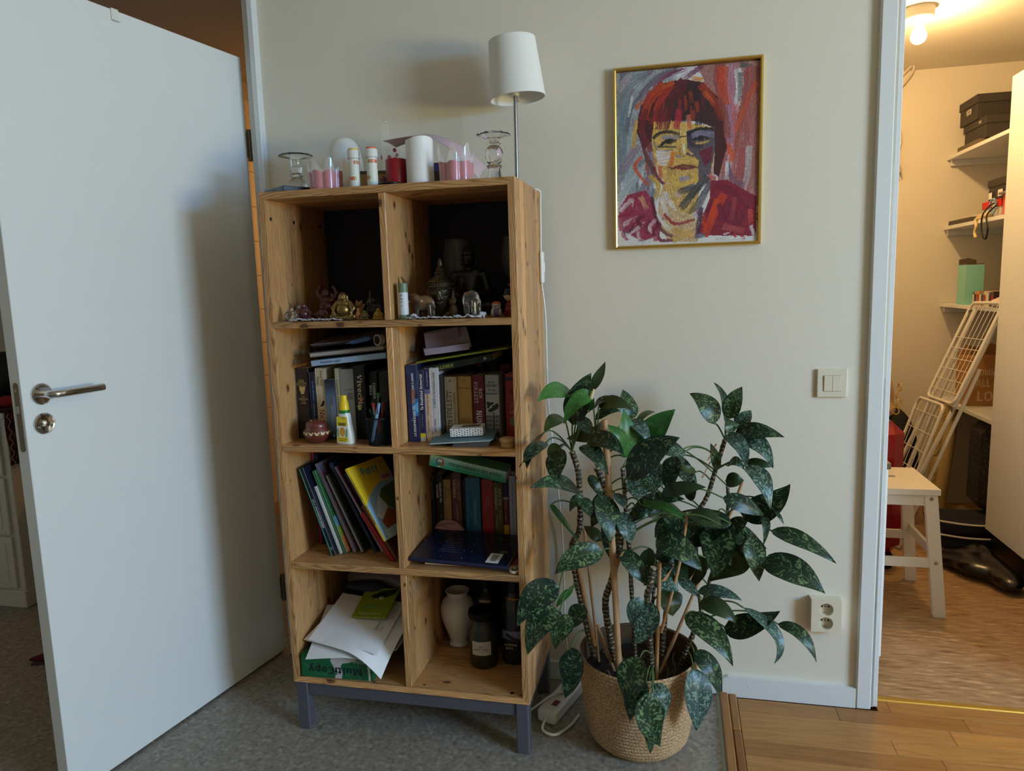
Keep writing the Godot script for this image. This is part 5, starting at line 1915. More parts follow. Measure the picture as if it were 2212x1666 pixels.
func shelf_two() -> void:
	var wht := flat(228, 226, 222)
	var gold := mat(rgb(196, 166, 104), 0.5)
	var g := "books standing in the left compartment of the second row"
	var t := book("thick dark brown novel with gold lettering and crest, leftmost of its row", V(-0.2305, Y2, 0.318), 0.042, 0.206, 0.15, flat(44, 32, 34, 0.4), [["KEN", 0.82, 0.016, 0.008, "h", gold, -0.002, "Droid Serif"], ["FOLLETT", 0.775, 0.030, 0.009, "h", gold, -0.001, "Droid Serif"], ["LAS", 0.60, 0.008, 0.004, "h", gold, 0.001, "Droid Serif"], ["TINIEBLAS", 0.565, 0.028, 0.0055, "h", gold, 0.001, "Droid Serif"], ["Y EL", 0.535, 0.012, 0.0045, "h", gold, 0.001, "Droid Serif"], ["ALBA", 0.505, 0.016, 0.0055, "h", gold, 0.001, "Droid Serif"]], g)
	var m := MB.new()
	m.prism([Vector2(-0.009, 0.012), Vector2(0.0, 0.010), Vector2(0.009, 0.012), Vector2(0.0085, 0.0), Vector2(0.005, -0.006), Vector2(0.006, -0.011), Vector2(-0.006, -0.011), Vector2(-0.005, -0.006), Vector2(-0.0085, 0.0)], 0.0, 0.0008)
	part("crest", m, gold, t, V(0, 0.142, 0.0))
	book("slim navy novel with blue lettering between the dark brown one and the cream one", V(-0.1965, Y2, 0.322), 0.018, 0.195, 0.14, flat(26, 32, 58, 0.45), [["LEJOS DEL CORAZÓN  LORENZO SILVA", 0.5, 0.145, 0.0065, "u", flat(110, 150, 205), 0.002, "Droid Sans", 700]], g)
	t = book("cream paperback with the dark red title Nexus and a black bird", V(-0.171, Y2, 0.322), 0.0285, 0.206, 0.15, flat(216, 198, 166, 0.6), [["Yuval Noah", 0.86, 0.046, 0.0085, "d", flat(60, 48, 42), 0.0055, "Droid Serif"], ["Harari", 0.82, 0.026, 0.0085, "d", flat(60, 48, 42), -0.0055, "Droid Serif"], ["Nexus", 0.27, 0.062, 0.0155, "d", flat(150, 30, 26), 0.0, "Droid Serif"]], g, 0.0, 0.0, M.page_white)
	m = MB.new()
	m.prism([Vector2(-0.008, -0.008), Vector2(-0.002, -0.004), Vector2(0.001, 0.004), Vector2(0.006, 0.009), Vector2(0.008, 0.004), Vector2(0.006, -0.004), Vector2(0.002, -0.008)], 0.0, 0.0006)
	part("bird_print", m, flat(24, 24, 26), t, V(0.002, 0.104, 0.0))
	var sky := Gradient.new()
	sky.colors = PackedColorArray([rgb(34, 40, 58), rgb(110, 132, 165), rgb(150, 175, 205), rgb(120, 145, 178), rgb(40, 50, 74)])
	sky.offsets = PackedFloat32Array([0.0, 0.3, 0.55, 0.85, 1.0])
	t = book("short grey-blue paperback with a faded sky spine, behind the glue bottle", V(-0.1395, Y2, 0.326), 0.032, 0.174, 0.13, flat(58, 72, 98, 0.5), [["AFTER", 0.63, 0.026, 0.006, "d", flat(150, 50, 44), 0.003], ["MIRADAS", 0.4, 0.06, 0.005, "d", wht, 0.003]], g)
	var cv := CV.new(32, 160, 40, 50, 74)
	for y in 160:
		var c := sky.sample(y / 159.0)
		for x in 32:
			cv.px(x, y, c.r * 255, c.g * 255, c.b * 255)
	cv.o(222, 222, 214, 20, 150, 3, 4)
	print_plate("spine_print", cv, V(0, 0.087, 0.0002), Basis(), 0.031, 0.172, t)
	book("very thin cream book between the blue paperback and the pale grey one", V(-0.1175, Y2, 0.324), 0.011, 0.206, 0.14, flat(206, 200, 168, 0.6), [["CUADERNO DE NOTAS", 0.62, 0.09, 0.005, "d", flat(90, 84, 70), 0.0], ["EDICIONES", 0.25, 0.035, 0.004, "d", flat(150, 60, 50), 0.0]], g)
	t = book("thick pale grey book directly behind the yellow glue bottle", V(-0.0895, Y2, 0.318), 0.042, 0.203, 0.15, flat(176, 178, 182, 0.5), [["LAURA PEREIRA", 0.71, 0.026, 0.003, "h", flat(110, 110, 112), 0.003], ["RAGO", 0.655, 0.016, 0.006, "h", flat(110, 110, 112), 0.008, "Droid Serif"], ["CUELLO", 0.62, 0.022, 0.006, "h", flat(110, 110, 112), 0.008, "Droid Serif"], ["RENO", 0.585, 0.018, 0.006, "h", flat(110, 110, 112), 0.008, "Droid Serif"]], g, 0.0, 0.0, M.page_white)
	t = book("black book with ornate white and orange lettering down its spine", V(-0.0495, Y2, 0.322), 0.034, 0.213, 0.15, flat(22, 22, 27, 0.4), [["Vivecris", 0.66, 0.095, 0.015, "d", flat(226, 214, 196), 0.001, "Droid Serif", 700]], g)
	m = MB.new()
	m.prism([Vector2(-0.006, -0.008), Vector2(0.004, -0.006), Vector2(0.007, 0.003), Vector2(0.001, 0.008), Vector2(-0.004, 0.004)], 0.0, 0.0005)
	part("orange_print", m, flat(206, 120, 60), t, V(0.003, 0.118, 0.0))
	boxed("price_tag", V(-0.004, 0.093, 0.0004), V(0.009, 0.014, 0.0006), flat(196, 212, 110), t, 0.0, 1, V(0, 0, 0.25))
	book("black paperback with white upright author name, behind the pen cup", V(-0.0165, Y2, 0.305), 0.027, 0.193, 0.14, flat(24, 24, 26, 0.4), [["CARMEN", 0.72, 0.045, 0.0075, "d", wht, 0.004, "Droid Sans", 700], ["MOLA", 0.73, 0.028, 0.0075, "d", wht, -0.0065, "Droid Sans", 700]], g)
	book("dark grey-brown book with faint lettering, rightmost behind the pen cup", V(0.014, Y2, 0.30), 0.03, 0.193, 0.14, flat(36, 31, 32, 0.45), [["DI", 0.78, 0.010, 0.010, "h", flat(88, 80, 78), 0.0, "Droid Serif"]], g)
	book("black slim book wedged against the compartment's right wall", V(0.0485, Y2, 0.295), 0.026, 0.188, 0.14, flat(20, 20, 24, 0.45), [], g)
	# lying on the standing books
	t = thing("folder", "light blue folder with handwritten title lying on the books", "folder", V(-0.062, 1.0985, 0.36), 0.0)
	t.rotation = V(0.0, 0.02, 0.094)
	m = MB.new()
	m.box(V(0, 0.0, -0.105), V(0.226, 0.016, 0.21), 0.002)
	part("cover", m, flat(158, 184, 214, 0.5), t)
	letters("handwriting", "Klassiska sagor", 0.062, 0.0085, V(-0.052, 0.0, 0.0003), Basis(), flat(40, 48, 70), t, "Droid Serif")
	boxed("label_line", V(0.092, 0.0, 0.0002), V(0.0006, 0.009, 0.0004), flat(110, 134, 160), t)
	t = thing("notebook", "worn grey notebook with torn cover lying on the blue folder", "notebook", V(-0.075, 1.1195, 0.345), 0.05)
	t.rotation = V(0, 0.05, 0.085)
	boxed("pages", V(0, 0.0, -0.10), V(0.222, 0.011, 0.19), flat(178, 168, 162, 0.8), t, 0.0015)
	boxed("cover", V(-0.004, 0.0068, -0.10), V(0.224, 0.0022, 0.194), flat(66, 60, 66), t, 0.0008)
	boxed("cover", V(0.004, -0.0068, -0.10), V(0.226, 0.0022, 0.194), flat(88, 66, 68), t, 0.0008)
	t = thing("magazine", "curled grey magazine rising towards the back on top of the notebook", "magazine", V(-0.075, 1.136, 0.30))
	t.rotation = V(0, 0.04, 0.07)
	for k in 3:
		var pts := []
		for j in 9:
			for i in 15:
				var a := i / 14.0
				var b := j / 8.0
				pts.append(V(-0.12 + 0.23 * a, 0.004 + 0.0035 * k + 0.030 * pow(maxf(0.0, a - 0.35), 1.6) * (0.5 + b) + (0.014 * b * (0.5 + 0.3 * k)), -0.19 * b + 0.008 * k))
		m = MB.new()
		m.slab(pts, 14, 8, 0.0016)
		part("leaf", m, [flat(64, 62, 74), flat(120, 112, 118), flat(150, 140, 142)][k], t)
	t = thing("ballpoint_pen", "thick blue pen lying beside the tape roll above the books", "pen", V(-0.036, 1.1495, 0.335))
	t.rotation = V(0, 0.1, 0.2)
	m = MB.new()
	m.lathe([Vector2(0, -0.034), Vector2(0.0012, -0.034), Vector2(0.0035, -0.027), Vector2(0.0065, -0.02), Vector2(0.0075, 0.0), Vector2(0.0075, 0.024), Vector2(0.005, 0.033), Vector2(0, 0.034)], 16, Vector3.ZERO, Transform3D(Basis(V(0, 0, 1), -PI / 2), Vector3.ZERO))
	part("barrel", m, flat(80, 118, 170, 0.35), t)
	m = MB.new()
	m.lathe([Vector2(0, -0.041), Vector2(0.0009, -0.040), Vector2(0.0016, -0.034)], 10, Vector3.ZERO, Transform3D(Basis(V(0, 0, 1), -PI / 2), Vector3.ZERO))
	part("tip", m, M.steel, t)
	t = thing("tape_roll", "clear adhesive tape roll standing on edge beside the blue pen", "tape roll", V(0.024, 1.1505, 0.335))
	t.rotation = V(0, -0.5, 0.3)
	m = MB.new()
	m.lathe([Vector2(0.0125, -0.008), Vector2(0.016, -0.008), Vector2(0.016, 0.008), Vector2(0.0125, 0.008), Vector2(0.0125, -0.008)], 28, Vector3.ZERO, Transform3D(Basis(V(1, 0, 0), PI / 2), Vector3.ZERO))
	part("tape", m, flat(190, 182, 170, 0.2), t)
	m = MB.new()
	m.lathe([Vector2(0.0115, -0.0085), Vector2(0.0128, -0.0085), Vector2(0.0128, 0.0085), Vector2(0.0115, 0.0085), Vector2(0.0115, -0.0085)], 28, Vector3.ZERO, Transform3D(Basis(V(1, 0, 0), PI / 2), Vector3.ZERO))
	part("core", m, flat(120, 104, 88), t)
	# lacquer pot
	t = thing("lidded_pot", "round red-brown lacquer pot with lid and cream leaf pattern, in front of the books", "pot", V(-0.1665, Y2, 0.366))
	var lac := mat(rgb(104, 36, 26), 0.18)
	lac.clearcoat_enabled = true
	m = MB.new()
	m.lathe([Vector2(0, 0), Vector2(0.0175, 0), Vector2(0.019, 0.002), Vector2(0.0255, 0.007), Vector2(0.033, 0.015), Vector2(0.0375, 0.024), Vector2(0.0375, 0.031), Vector2(0.034, 0.039), Vector2(0.031, 0.044), Vector2(0.030, 0.046)], 40)
	part("body", m, lac, t)
	m = MB.new()
	m.lathe([Vector2(0.0285, 0.0455), Vector2(0.031, 0.0465), Vector2(0.0315, 0.050), Vector2(0.029, 0.0565), Vector2(0.022, 0.062), Vector2(0.012, 0.0655), Vector2(0, 0.0665)], 40)
	var lid := part("lid", m, lac, t)
	var cream := flat(222, 200, 150, 0.4)
	m = MB.new()
	for k in 14:
		var a := TAU * k / 14
		for q in 3:
			var da := (q - 1) * 0.10
			var p := V(sin(a + da) * 0.0377, 0.0275 + 0.004 * absf(q - 1), cos(a + da) * 0.0377)
			var tg := V(cos(a), (q - 1) * 0.8, -sin(a)).normalized()
			var xf := Transform3D(Basis(tg, V(sin(a), 0, cos(a)).cross(tg).normalized(), V(sin(a), 0, cos(a))), p)
			m.ball(Vector3.ZERO, V(0.0048, 0.0022, 0.0006), 8, 5, xf)
	part("leaf_pattern", m, cream, t)
	m = MB.new()
	for k in 8:
		var a := TAU * k / 8 + 0.2
		m.ball(Vector3.ZERO, V(0.0045, 0.0008, 0.0016), 8, 5, Transform3D(Basis(V(0, 1, 0), a), V(cos(a) * 0.016, 0.0645, -sin(a) * 0.016)))
	part("leaf_pattern", m, flat(206, 160, 80, 0.4), lid)
	# glue bottle
	t = thing("glue_bottle", "white glue bottle with yellow cap and green collar in front of the books", "bottle", V(-0.077, Y2, 0.37), -0.12)
	m = MB.new()
	var rings := [[0.0, 0.0255, 0.015], [0.004, 0.0268, 0.016], [0.03, 0.0245, 0.0155], [0.06, 0.019, 0.0145], [0.08, 0.0155, 0.0135], [0.088, 0.0135, 0.012]]
	var pts := []
	for r in rings:
		for k in 29:
			var a := TAU * k / 28
			var sx := signf(cos(a)) * pow(absf(cos(a)), 0.6)
			var sz := signf(sin(a)) * pow(absf(sin(a)), 0.6)
			pts.append(V(sx * r[1], r[0], sz * r[2]))
	m.sheet(pts, 28, 5, false, true)
	part("body", m, mat(rgb(236, 236, 230), 0.3), t)
	m = MB.new()
	m.lathe([Vector2(0.0, 0.086), Vector2(0.0145, 0.086), Vector2(0.0148, 0.095), Vector2(0.0, 0.095)], 28)
	part("collar", m, flat(16, 120, 50, 0.35), t)
	m = MB.new()
	m.lathe([Vector2(0.0138, 0.095), Vector2(0.0135, 0.099), Vector2(0.0118, 0.116), Vector2(0.0092, 0.120), Vector2(0.0086, 0.134), Vector2(0.008, 0.136), Vector2(0, 0.136)], 28)
	part("cap", m, flat(246, 206, 20, 0.35), t)
	cv = CV.new(96, 160, 240, 214, 40)
	cv.streak = 0.0
	cv.p(236, 236, 228, [0, 58, 96, 58, 96, 130, 0, 130])
	cv.p(120, 170, 110, [2, 80, 16, 70, 20, 128, 2, 128])
	cv.p(120, 180, 130, [78, 84, 94, 74, 94, 128, 74, 128])
	cv.o(226, 160, 60, 48, 96, 26, 30)
	cv.s(60, 60, 50, 3, [34, 8, 40, 2, 44, 10])
	cv.s(60, 60, 50, 3, [46, 10, 54, 3, 58, 12])
	cv.s(60, 60, 50, 3, [60, 13, 68, 6, 72, 16])
	var lb := print_plate("label", cv, V(0, 0.0425, 0.0166), Basis(V(1, 0, 0), -0.035), 0.034, 0.070, t)
	letters("lettering", "UHU", 0.022, 0.009, V(0.0, 0.014, 0.0006), Basis(), flat(16, 16, 16), lb, "Droid Sans", 700)
	letters("lettering", "Nur mit Lösungsmittel", 0.028, 0.0028, V(0, -0.0265, 0.0006), Basis(), flat(60, 56, 30), lb)
	letters("lettering", "kleben lassen", 0.02, 0.0028, V(0, -0.031, 0.0006), Basis(), flat(60, 56, 30), lb)
	# pen cup of black mesh, then the pens in it
	t = thing("pen_cup", "black wire-mesh pen cup at the right of the compartment", "pen cup", V(0.0275, Y2, 0.372))
	m = MB.new()
	m.lathe([Vector2(0, 0), Vector2(0.032, 0), Vector2(0.0325, 0.004), Vector2(0.0322, 0.004)], 32)
	var wire: Material = M.black_plastic
	part("base", m, wire, t)
	m = MB.new()
	m.lathe([Vector2(0.0366, 0.078), Vector2(0.0378, 0.0765), Vector2(0.0378, 0.0745), Vector2(0.0362, 0.0740), Vector2(0.0350, 0.0765), Vector2(0.0366, 0.078)], 36)
	part("rim", m, wire, t)
	m = MB.new()
	for k in 60:
		for dirn in [-1, 1]:
			var line := []
			for j in 7:
				var y := 0.003 + 0.073 * j / 6.0
				var a: float = TAU * k / 60 + dirn * j * 0.11
				var r := lerpf(0.0325, 0.0365, j / 6.0)
				line.append(V(cos(a) * r, y, sin(a) * r))
			m.tube(line, 0.0005, 3, false)
	part("mesh", m, wire, t).set_meta("kind", "stuff")
	var pens := [["green pen standing at the left in the mesh cup", 36, 104, 80, -0.022, 0.01, 0.10, 0.004], ["red pen standing in front in the mesh cup", 170, 62, 58, -0.006, 0.022, 0.118, 0.0055], ["light blue pen leaning through the mesh cup", 140, 178, 222, 0.012, 0.024, 0.119, 0.005], ["dark red pen at the right of the blue one in the mesh cup", 126, 48, 44, 0.02, 0.012, 0.121, 0.0055], ["black pen with white dots in the mesh cup", 26, 26, 28, -0.014, 0.008, 0.122, 0.005], ["dark green pencil rising at the right in the mesh cup", 40, 62, 54, 0.026, 0.0, 0.124, 0.004], ["navy pen at the back right of the mesh cup", 30, 36, 62, 0.022, -0.014, 0.126, 0.0045], ["black pen with a green cap at the back of the mesh cup", 24, 24, 25, -0.004, -0.016, 0.134, 0.0055]]
	for k in pens.size():
		var p = pens[k]
		var foot := V(0.0275 - p[4] * 0.5, Y2 + 0.006, 0.372 - p[5] * 0.3)
		if k == 2:
			foot = V(0.0275 - 0.018, Y2 + 0.006, 0.372 + 0.018)
		var head := V(0.0275 + p[4], Y2 + p[6], 0.372 + p[5])
		var pn := thing("pen", p[0], "pen", foot, 0.0, "pens in the mesh cup")
		m = MB.new()
		var dv: Vector3 = head - foot
		m.tube([Vector3.ZERO, dv * 0.1, dv * 0.97, dv], [0.0008, p[7] * 0.9, p[7], p[7] * 0.7], 12)
		part("barrel", m, flat(p[1], p[2], p[3], 0.35), pn)
		m = MB.new()
		m.box(Vector3.ZERO, V(0.002, 0.03, 0.0016), 0.0004)
		part("clip", m, M.steel if k % 2 else M.black_plastic, pn, dv * 0.86 + V(0, 0, p[7] + 0.0006))
		if k == 7:
			m = MB.new()
			m.tube([dv * 0.96, dv * 1.05], 0.0062, 12)
			part("cap", m, flat(30, 120, 70, 0.4), pn)
	shelf_two_right()


func shelf_two_right() -> void:
	var wht := flat(228, 226, 222)
	var blk := flat(40, 36, 34)
	var g := "books standing in the right compartment of the second row"
	var t := book("tall navy book with starry cyan glow and white title, leftmost of its row", V(0.1145, Y2, 0.338), 0.032, 0.216, 0.15, flat(30, 38, 76, 0.35), [["LA DESAPARICIÓN DEL", 0.28, 0.088, 0.0085, "u", wht, 0.002, "Droid Sans", 700], ["UNIVERSO", 0.595, 0.040, 0.0085, "u", flat(214, 140, 50), 0.002, "Droid Sans", 700], ["GARY R. RENARD", 0.79, 0.046, 0.0055, "u", wht, 0.002, "Droid Sans", 700]], g)
	var cv := CV.new(32, 220, 30, 38, 78)
	cv.streak = 0.3
	for k in 12:
		cv.s(54, 74, 130, 2, [k * 7 - 20, 0, 40 - k * 3, 60 + k * 5])
	cv.o(50, 120, 190, 26, 120, 14, 26)
	cv.o(90, 180, 230, 30, 120, 8, 14)
	cv.s(90, 170, 230, 4, [32, 120, 10, 160], 2.0)
	print_plate("spine_print", cv, V(0, 0.108, 0.00005), Basis(), 0.0312, 0.214, t)
	book("slim dark blue book with large white upright title Tu Realidad Inmortal", V(0.1395, Y2, 0.335), 0.0165, 0.202, 0.15, flat(34, 40, 82, 0.4), [["Tu Realidad Inmortal", 0.69, 0.100, 0.0085, "u", wht, 0.0, "Droid Sans", 700], ["Gary R. Renard", 0.30, 0.036, 0.005, "u", flat(150, 140, 160)]], g, 0.0, 0.0, null, [[0.06, 0.12, flat(230, 200, 40)], [0.003, 0.058, flat(214, 210, 200)]])
	book("slim peach and navy book with a violet fade beside the dark blue one", V(0.1565, Y2, 0.332), 0.0165, 0.205, 0.15, flat(214, 184, 158, 0.5), [["Las vidas en que Jesús y", 0.52, 0.066, 0.0055, "u", flat(90, 70, 70)], ["Gary Renard", 0.22, 0.034, 0.005, "u", flat(120, 70, 60)], ["Me estás hablando", 0.86, 0.04, 0.004, "u", flat(190, 180, 190)]], g, 0.0, 0.0, null, [[0.72, 0.998, flat(36, 40, 84)], [0.66, 0.72, flat(110, 104, 160)]])
	book("white paperback with dark upright title El AMOR no ha olvidado a nadie", V(0.176, Y2, 0.330), 0.021, 0.207, 0.15, flat(208, 204, 208, 0.5), [["El AMOR no ha olvidado a nadie", 0.70, 0.098, 0.0075, "u", flat(70, 66, 78), -0.001], ["GARY R. RENARD", 0.22, 0.036, 0.0045, "u", flat(170, 60, 56), -0.001]], g, 0.0, 0.0, M.page_white)
	book("thin dark book squeezed between the white and the tan novel", V(0.1915, Y2, 0.318), 0.008, 0.186, 0.14, flat(48, 38, 36, 0.5), [], g)
	book("tan paperback with large dark upright author name and thin title", V(0.2135, Y2, 0.300), 0.034, 0.178, 0.12, flat(176, 156, 124, 0.55), [["KEN FOLLETT", 0.45, 0.118, 0.0135, "u", blk, -0.005, "Droid Serif"], ["LA CAÍDA DE LOS GIGANTES", 0.47, 0.100, 0.0065, "u", blk, 0.009, "Droid Serif"], ["P", 0.93, 0.006, 0.007, "h", blk, 0.0]], g)
	t = book("golden brown paperback with a red sun emblem near its foot", V(0.2515, Y2, 0.292), 0.039, 0.178, 0.12, flat(186, 146, 84, 0.55), [["UNA", 0.24, 0.010, 0.004, "f", flat(120, 86, 46), 0.0, "Droid Serif"], ["COLUMNA", 0.285, 0.028, 0.0055, "f", flat(120, 86, 46), 0.0, "Droid Serif"], ["DE FUEGO", 0.33, 0.028, 0.0055, "f", flat(120, 86, 46), 0.0, "Droid Serif"], ["P", 0.93, 0.006, 0.007, "h", flat(90, 70, 40), 0.0]], g, 0.0, 0.0, null, [[0.80, 0.83, flat(160, 118, 62)]])
	var m := MB.new()
	m.lathe([Vector2(0.0036, 0), Vector2(0.0075, 0), Vector2(0.0075, 0.0005), Vector2(0.0036, 0.0005)], 20, Vector3.ZERO, Transform3D(Basis(Vector3.RIGHT, PI / 2), V(0, 0.03, 0)))
	m.ball(V(0, 0.03, 0.0002), V(0.002, 0.002, 0.0005), 8, 6)
	part("sun_emblem", m, flat(160, 74, 34), t)
	book("burgundy paperback with white downward lettering between golden and grey novels", V(0.2895, Y2, 0.288), 0.034, 0.181, 0.12, flat(110, 22, 42, 0.4), [["KEN", 0.72, 0.028, 0.0085, "d", wht, 0.007, "Droid Serif"], ["FOLLETT", 0.73, 0.060, 0.0095, "d", wht, -0.006, "Droid Serif"], ["NUNCA", 0.27, 0.064, 0.0165, "d", wht, 0.001, "Droid Sans", 700]], g)
	t = book("grey paperback picturing a dark tree and a palace on its spine", V(0.3285, Y2, 0.284), 0.040, 0.181, 0.12, flat(176, 180, 180, 0.5), [["JULIA", 0.885, 0.020, 0.0065, "h", flat(46, 60, 70), -0.001, "Droid Serif", 700], ["NAVARRO", 0.835, 0.031, 0.0065, "h", flat(46, 60, 70), -0.001, "Droid Serif", 700], ["TÚ NO", 0.770, 0.021, 0.0065, "h", flat(46, 60, 70), -0.001, "Droid Serif", 700], ["MATARÁS", 0.715, 0.032, 0.0065, "h", flat(46, 60, 70), -0.001, "Droid Serif", 700]], g)
	cv = CV.new(90, 260, 182, 186, 186)
	cv.streak = 0.08
	cv.p(150, 150, 150, [0, 120, 30, 112, 90, 118, 90, 225, 0, 225])
	for r in 4:
		for c in 6:
			cv.p(76, 74, 78, [5 + c * 15, 128 + r * 25, 12 + c * 15, 128 + r * 25, 12 + c * 15, 142 + r * 25, 5 + c * 15, 142 + r * 25])
	cv.p(206, 204, 200, [0, 120, 90, 117, 90, 122, 0, 125])
	cv.p(64, 66, 66, [0, 228, 90, 224, 90, 260, 0, 260])
	cv.s(34, 38, 38, 8, [54, 250, 52, 170, 50, 110])
	for k in 26:
		cv.o(34 + (k * 7) % 20, 44 + (k * 5) % 16, 40, 14 + (k * 37) % 66, 52 + (k * 23) % 50, 9, 7)
	cv.streak = 0.0
	print_plate("spine_print", cv, V(0, 0.066, 0.0003), Basis(), 0.0385, 0.124, t)
	t = book("thick red novel with a spiral and a round grey emblem, rightmost of its row", V(0.3855, Y2, 0.266), 0.048, 0.182, 0.12, flat(168, 48, 54, 0.45), [["Gary", 0.545, 0.016, 0.006, "h", flat(206, 150, 140), 0.0, "Droid Serif"], ["Jennings", 0.505, 0.026, 0.006, "h", flat(206, 150, 140), 0.0, "Droid Serif"], ["Azteca", 0.415, 0.027, 0.008, "h", flat(226, 190, 160), 0.0, "Droid Serif"]], g, 0.0, 0.0, null, [[0.895, 0.945, flat(60, 40, 60)]])
	m = MB.new()
	var sp := []
	for k in 40:
		var a := k * 0.42
		var rr := 0.0015 + 0.00023 * k
		sp.append(V(cos(a) * rr, sin(a) * rr + 0.130, 0.0002))
	m.tube(sp, 0.0006, 4)
	part("spiral_print", m, flat(70, 40, 60), t)
	m = MB.new()
	for k in 18:
		var a := TAU * k / 18
		for r in 3:
			m.box(V(cos(a) * (0.0045 + 0.0036 * r), 0.048 + sin(a) * (0.0045 + 0.0036 * r), 0.0002), V(0.0022, 0.0022, 0.0005))
	m.lathe([Vector2(0, 0), Vector2(0.0135, 0), Vector2(0.0135, 0.0002)], 24, Vector3.ZERO, Transform3D(Basis(Vector3.RIGHT, PI / 2), V(0, 0.048, -0.00005)))
	part("round_emblem", m, flat(150, 140, 128), t)
	# lying on the row
	t = thing("book", "dark green book with yellow author lettering lying aslant on the row", "book", V(0.228, 1.078, 0.315))
	t.rotation = V(0.0, 0.05, 0.177)
	boxed("cover", V(0, 0.0, -0.075), V(0.226, 0.021, 0.15), flat(26, 38, 36, 0.4), t, 0.002)
	boxed("pages", V(0, 0.0, -0.078), V(0.2262, 0.017, 0.148), M.page, t)
	letters("lettering", "ISABEL ALLENDE", 0.098, 0.0095, V(-0.048, -0.001, 0.0003), Basis(), flat(160, 168, 60), t, "Droid Sans", 700)
	letters("lettering", "EL CUADERNO DE", 0.035, 0.004, V(0.055, 0.003, 0.0003), Basis(), flat(110, 110, 80), t)
	letters("lettering", "MAYA", 0.02, 0.004, V(0.055, -0.004, 0.0003), Basis(), flat(110, 110, 80), t)
	m = MB.new()
	m.tube([V(0.092, 0, 0.0), V(0.092, 0, 0.0006)], 0.0045, 16)
	part("publisher_mark", m, flat(170, 170, 170), t)
	t = thing("board_book", "thin lime green board lying on the dark green book", "book", V(0.268, 1.1075, 0.352))
	t.rotation = V(0.0, -0.06, 0.147)
	boxed("cover", V(-0.006, 0, -0.095), V(0.268, 0.0045, 0.19), flat(128, 142, 44, 0.4), t, 0.0015)
	t = thing("folded_paper", "folded lavender-grey paper standing crumpled on the lime green board", "paper", V(0.212, 1.108, 0.29))
	t.rotation = V(0, 0.02, 0.12)
	var pts := []
	for j in 17:
		for i in 9:
			var a := i / 8.0
			var b := j / 16.0
			var y := 0.004 + 0.020 * sin(minf(b / 0.22, 1.0) * PI)
			var z := 0.03 - 0.05 * b
			if b > 0.22:
				y = 0.004 + 0.060 * (b - 0.22) / 0.78 + 0.004 * sin(a * 3.0)
				z = -0.01 - 0.05 * (b - 0.22)
			pts.append(V(-0.062 + 0.128 * a - 0.02 * b, y, z + 0.006 * sin(a * 4.0 + b * 3.0)))
	m = MB.new()
	m.slab(pts, 8, 16, 0.0014)
	part("sheet", m, flat(176, 166, 186, 0.8), t)
	m = MB.new()
	pts = []
	for j in 2:
		for i in 9:
			pts.append(V(-0.076 + 0.05 * i / 4.0, 0.034 + 0.026 * j + 0.008 * pow(i / 8.0, 2.0), -0.034 + 0.003 * j))
	m.slab(pts, 8, 1, 0.0012)
	part("fold", m, flat(150, 140, 160, 0.8), t)
	# dark second row of books seen over the tops
	var bk := [["small black box standing behind the golden novel", 0.226, 0.02, 0.22, 26, 26, 28], ["small dark box with a red and white front behind the burgundy novel", 0.258, 0.026, 0.225, 40, 36, 38], ["dark bottle box in the second row behind the grey novel", 0.295, 0.03, 0.205, 34, 30, 32], ["red-topped book in the second row behind the grey novel", 0.335, 0.034, 0.195, 150, 60, 50], ["brown book in the second row behind the red novel", 0.385, 0.042, 0.205, 50, 44, 42]]
	for q in bk:
		var b := thing("book", q[0], "book", V(q[1], Y2, 0.155), 0.0, "second row behind the right compartment's books")
		boxed("cover", V(0, q[3] / 2, -0.03), V(q[2], q[3], 0.05), flat(q[4], q[5], q[6], 0.5), b, 0.001)
		boxed("pages", V(0, q[3] / 2, -0.034), V(q[2] - 0.004, q[3] + 0.0006, 0.042), M.page, b)
		if q[1] == 0.258:
			boxed("front_print", V(0, q[3] - 0.02, -0.0048), V(0.010, 0.03, 0.0008), flat(190, 40, 40), b)
	# in front
	t = thing("booklet", "teal grey booklet lying under the playing card box", "booklet", V(0.268, 0.8795, 0.392))
	t.rotation = V(0.06, 0.10, 0.05)
	pts = []
	for j in 9:
		for i in 17:
			var a := i / 16.0
			var b := j / 8.0
			pts.append(V(-0.09 + 0.175 * a, 0.006 * sin(a * PI) * (b) + 0.004 * pow(absf(a - 0.1), 2.0), 0.0 - 0.10 * b))
	m = MB.new()
	m.slab(pts, 16, 8, 0.004)
	part("cover", m, flat(96, 128, 136, 0.5), t)
	boxed("page_edge", V(-0.004, -0.0015, 0.001), V(0.165, 0.0018, 0.0015), flat(206, 208, 206), t)
	t = thing("card_box", "white playing card box with printed suits, on the teal booklet", "card box", V(0.2735, 0.888, 0.362))
	t.rotation = V(0.02, 0.12, 0.045)
	boxed("box", V(0, 0.011, -0.028), V(0.090, 0.022, 0.06), mat(rgb(230, 228, 224), 0.4), t, 0.001)
	var mr := MB.new()
	var mk := MB.new()
	for r in 3:
		for c in 12:
			var x := -0.041 + 0.0074 * c
			var y := 0.0045 + 0.0066 * r + (0.0012 if c % 2 else -0.0012)
			var b: MB = mr if (c + r) % 2 else mk
			if (c + r * 2) % 3 == 0:
				b.prism([Vector2(x - 0.0012, y), Vector2(x, y + 0.0016), Vector2(x + 0.0012, y), Vector2(x, y - 0.0016)], 0.002, 0.0024)
			else:
				for e in [Vector2(-0.0008, -0.0002), Vector2(0.0008, -0.0002), Vector2(0, 0.001)]:
					b.tube([V(x + e.x, y + e.y, 0.002), V(x + e.x, y + e.y, 0.0024)], 0.0009, 7)
				b.box(V(x, y - 0.0012, 0.0022), V(0.0006, 0.0014, 0.0004))
	part("red_suits", mr, flat(150, 40, 44), t)
	part("black_suits", mk, flat(40, 36, 40), t)
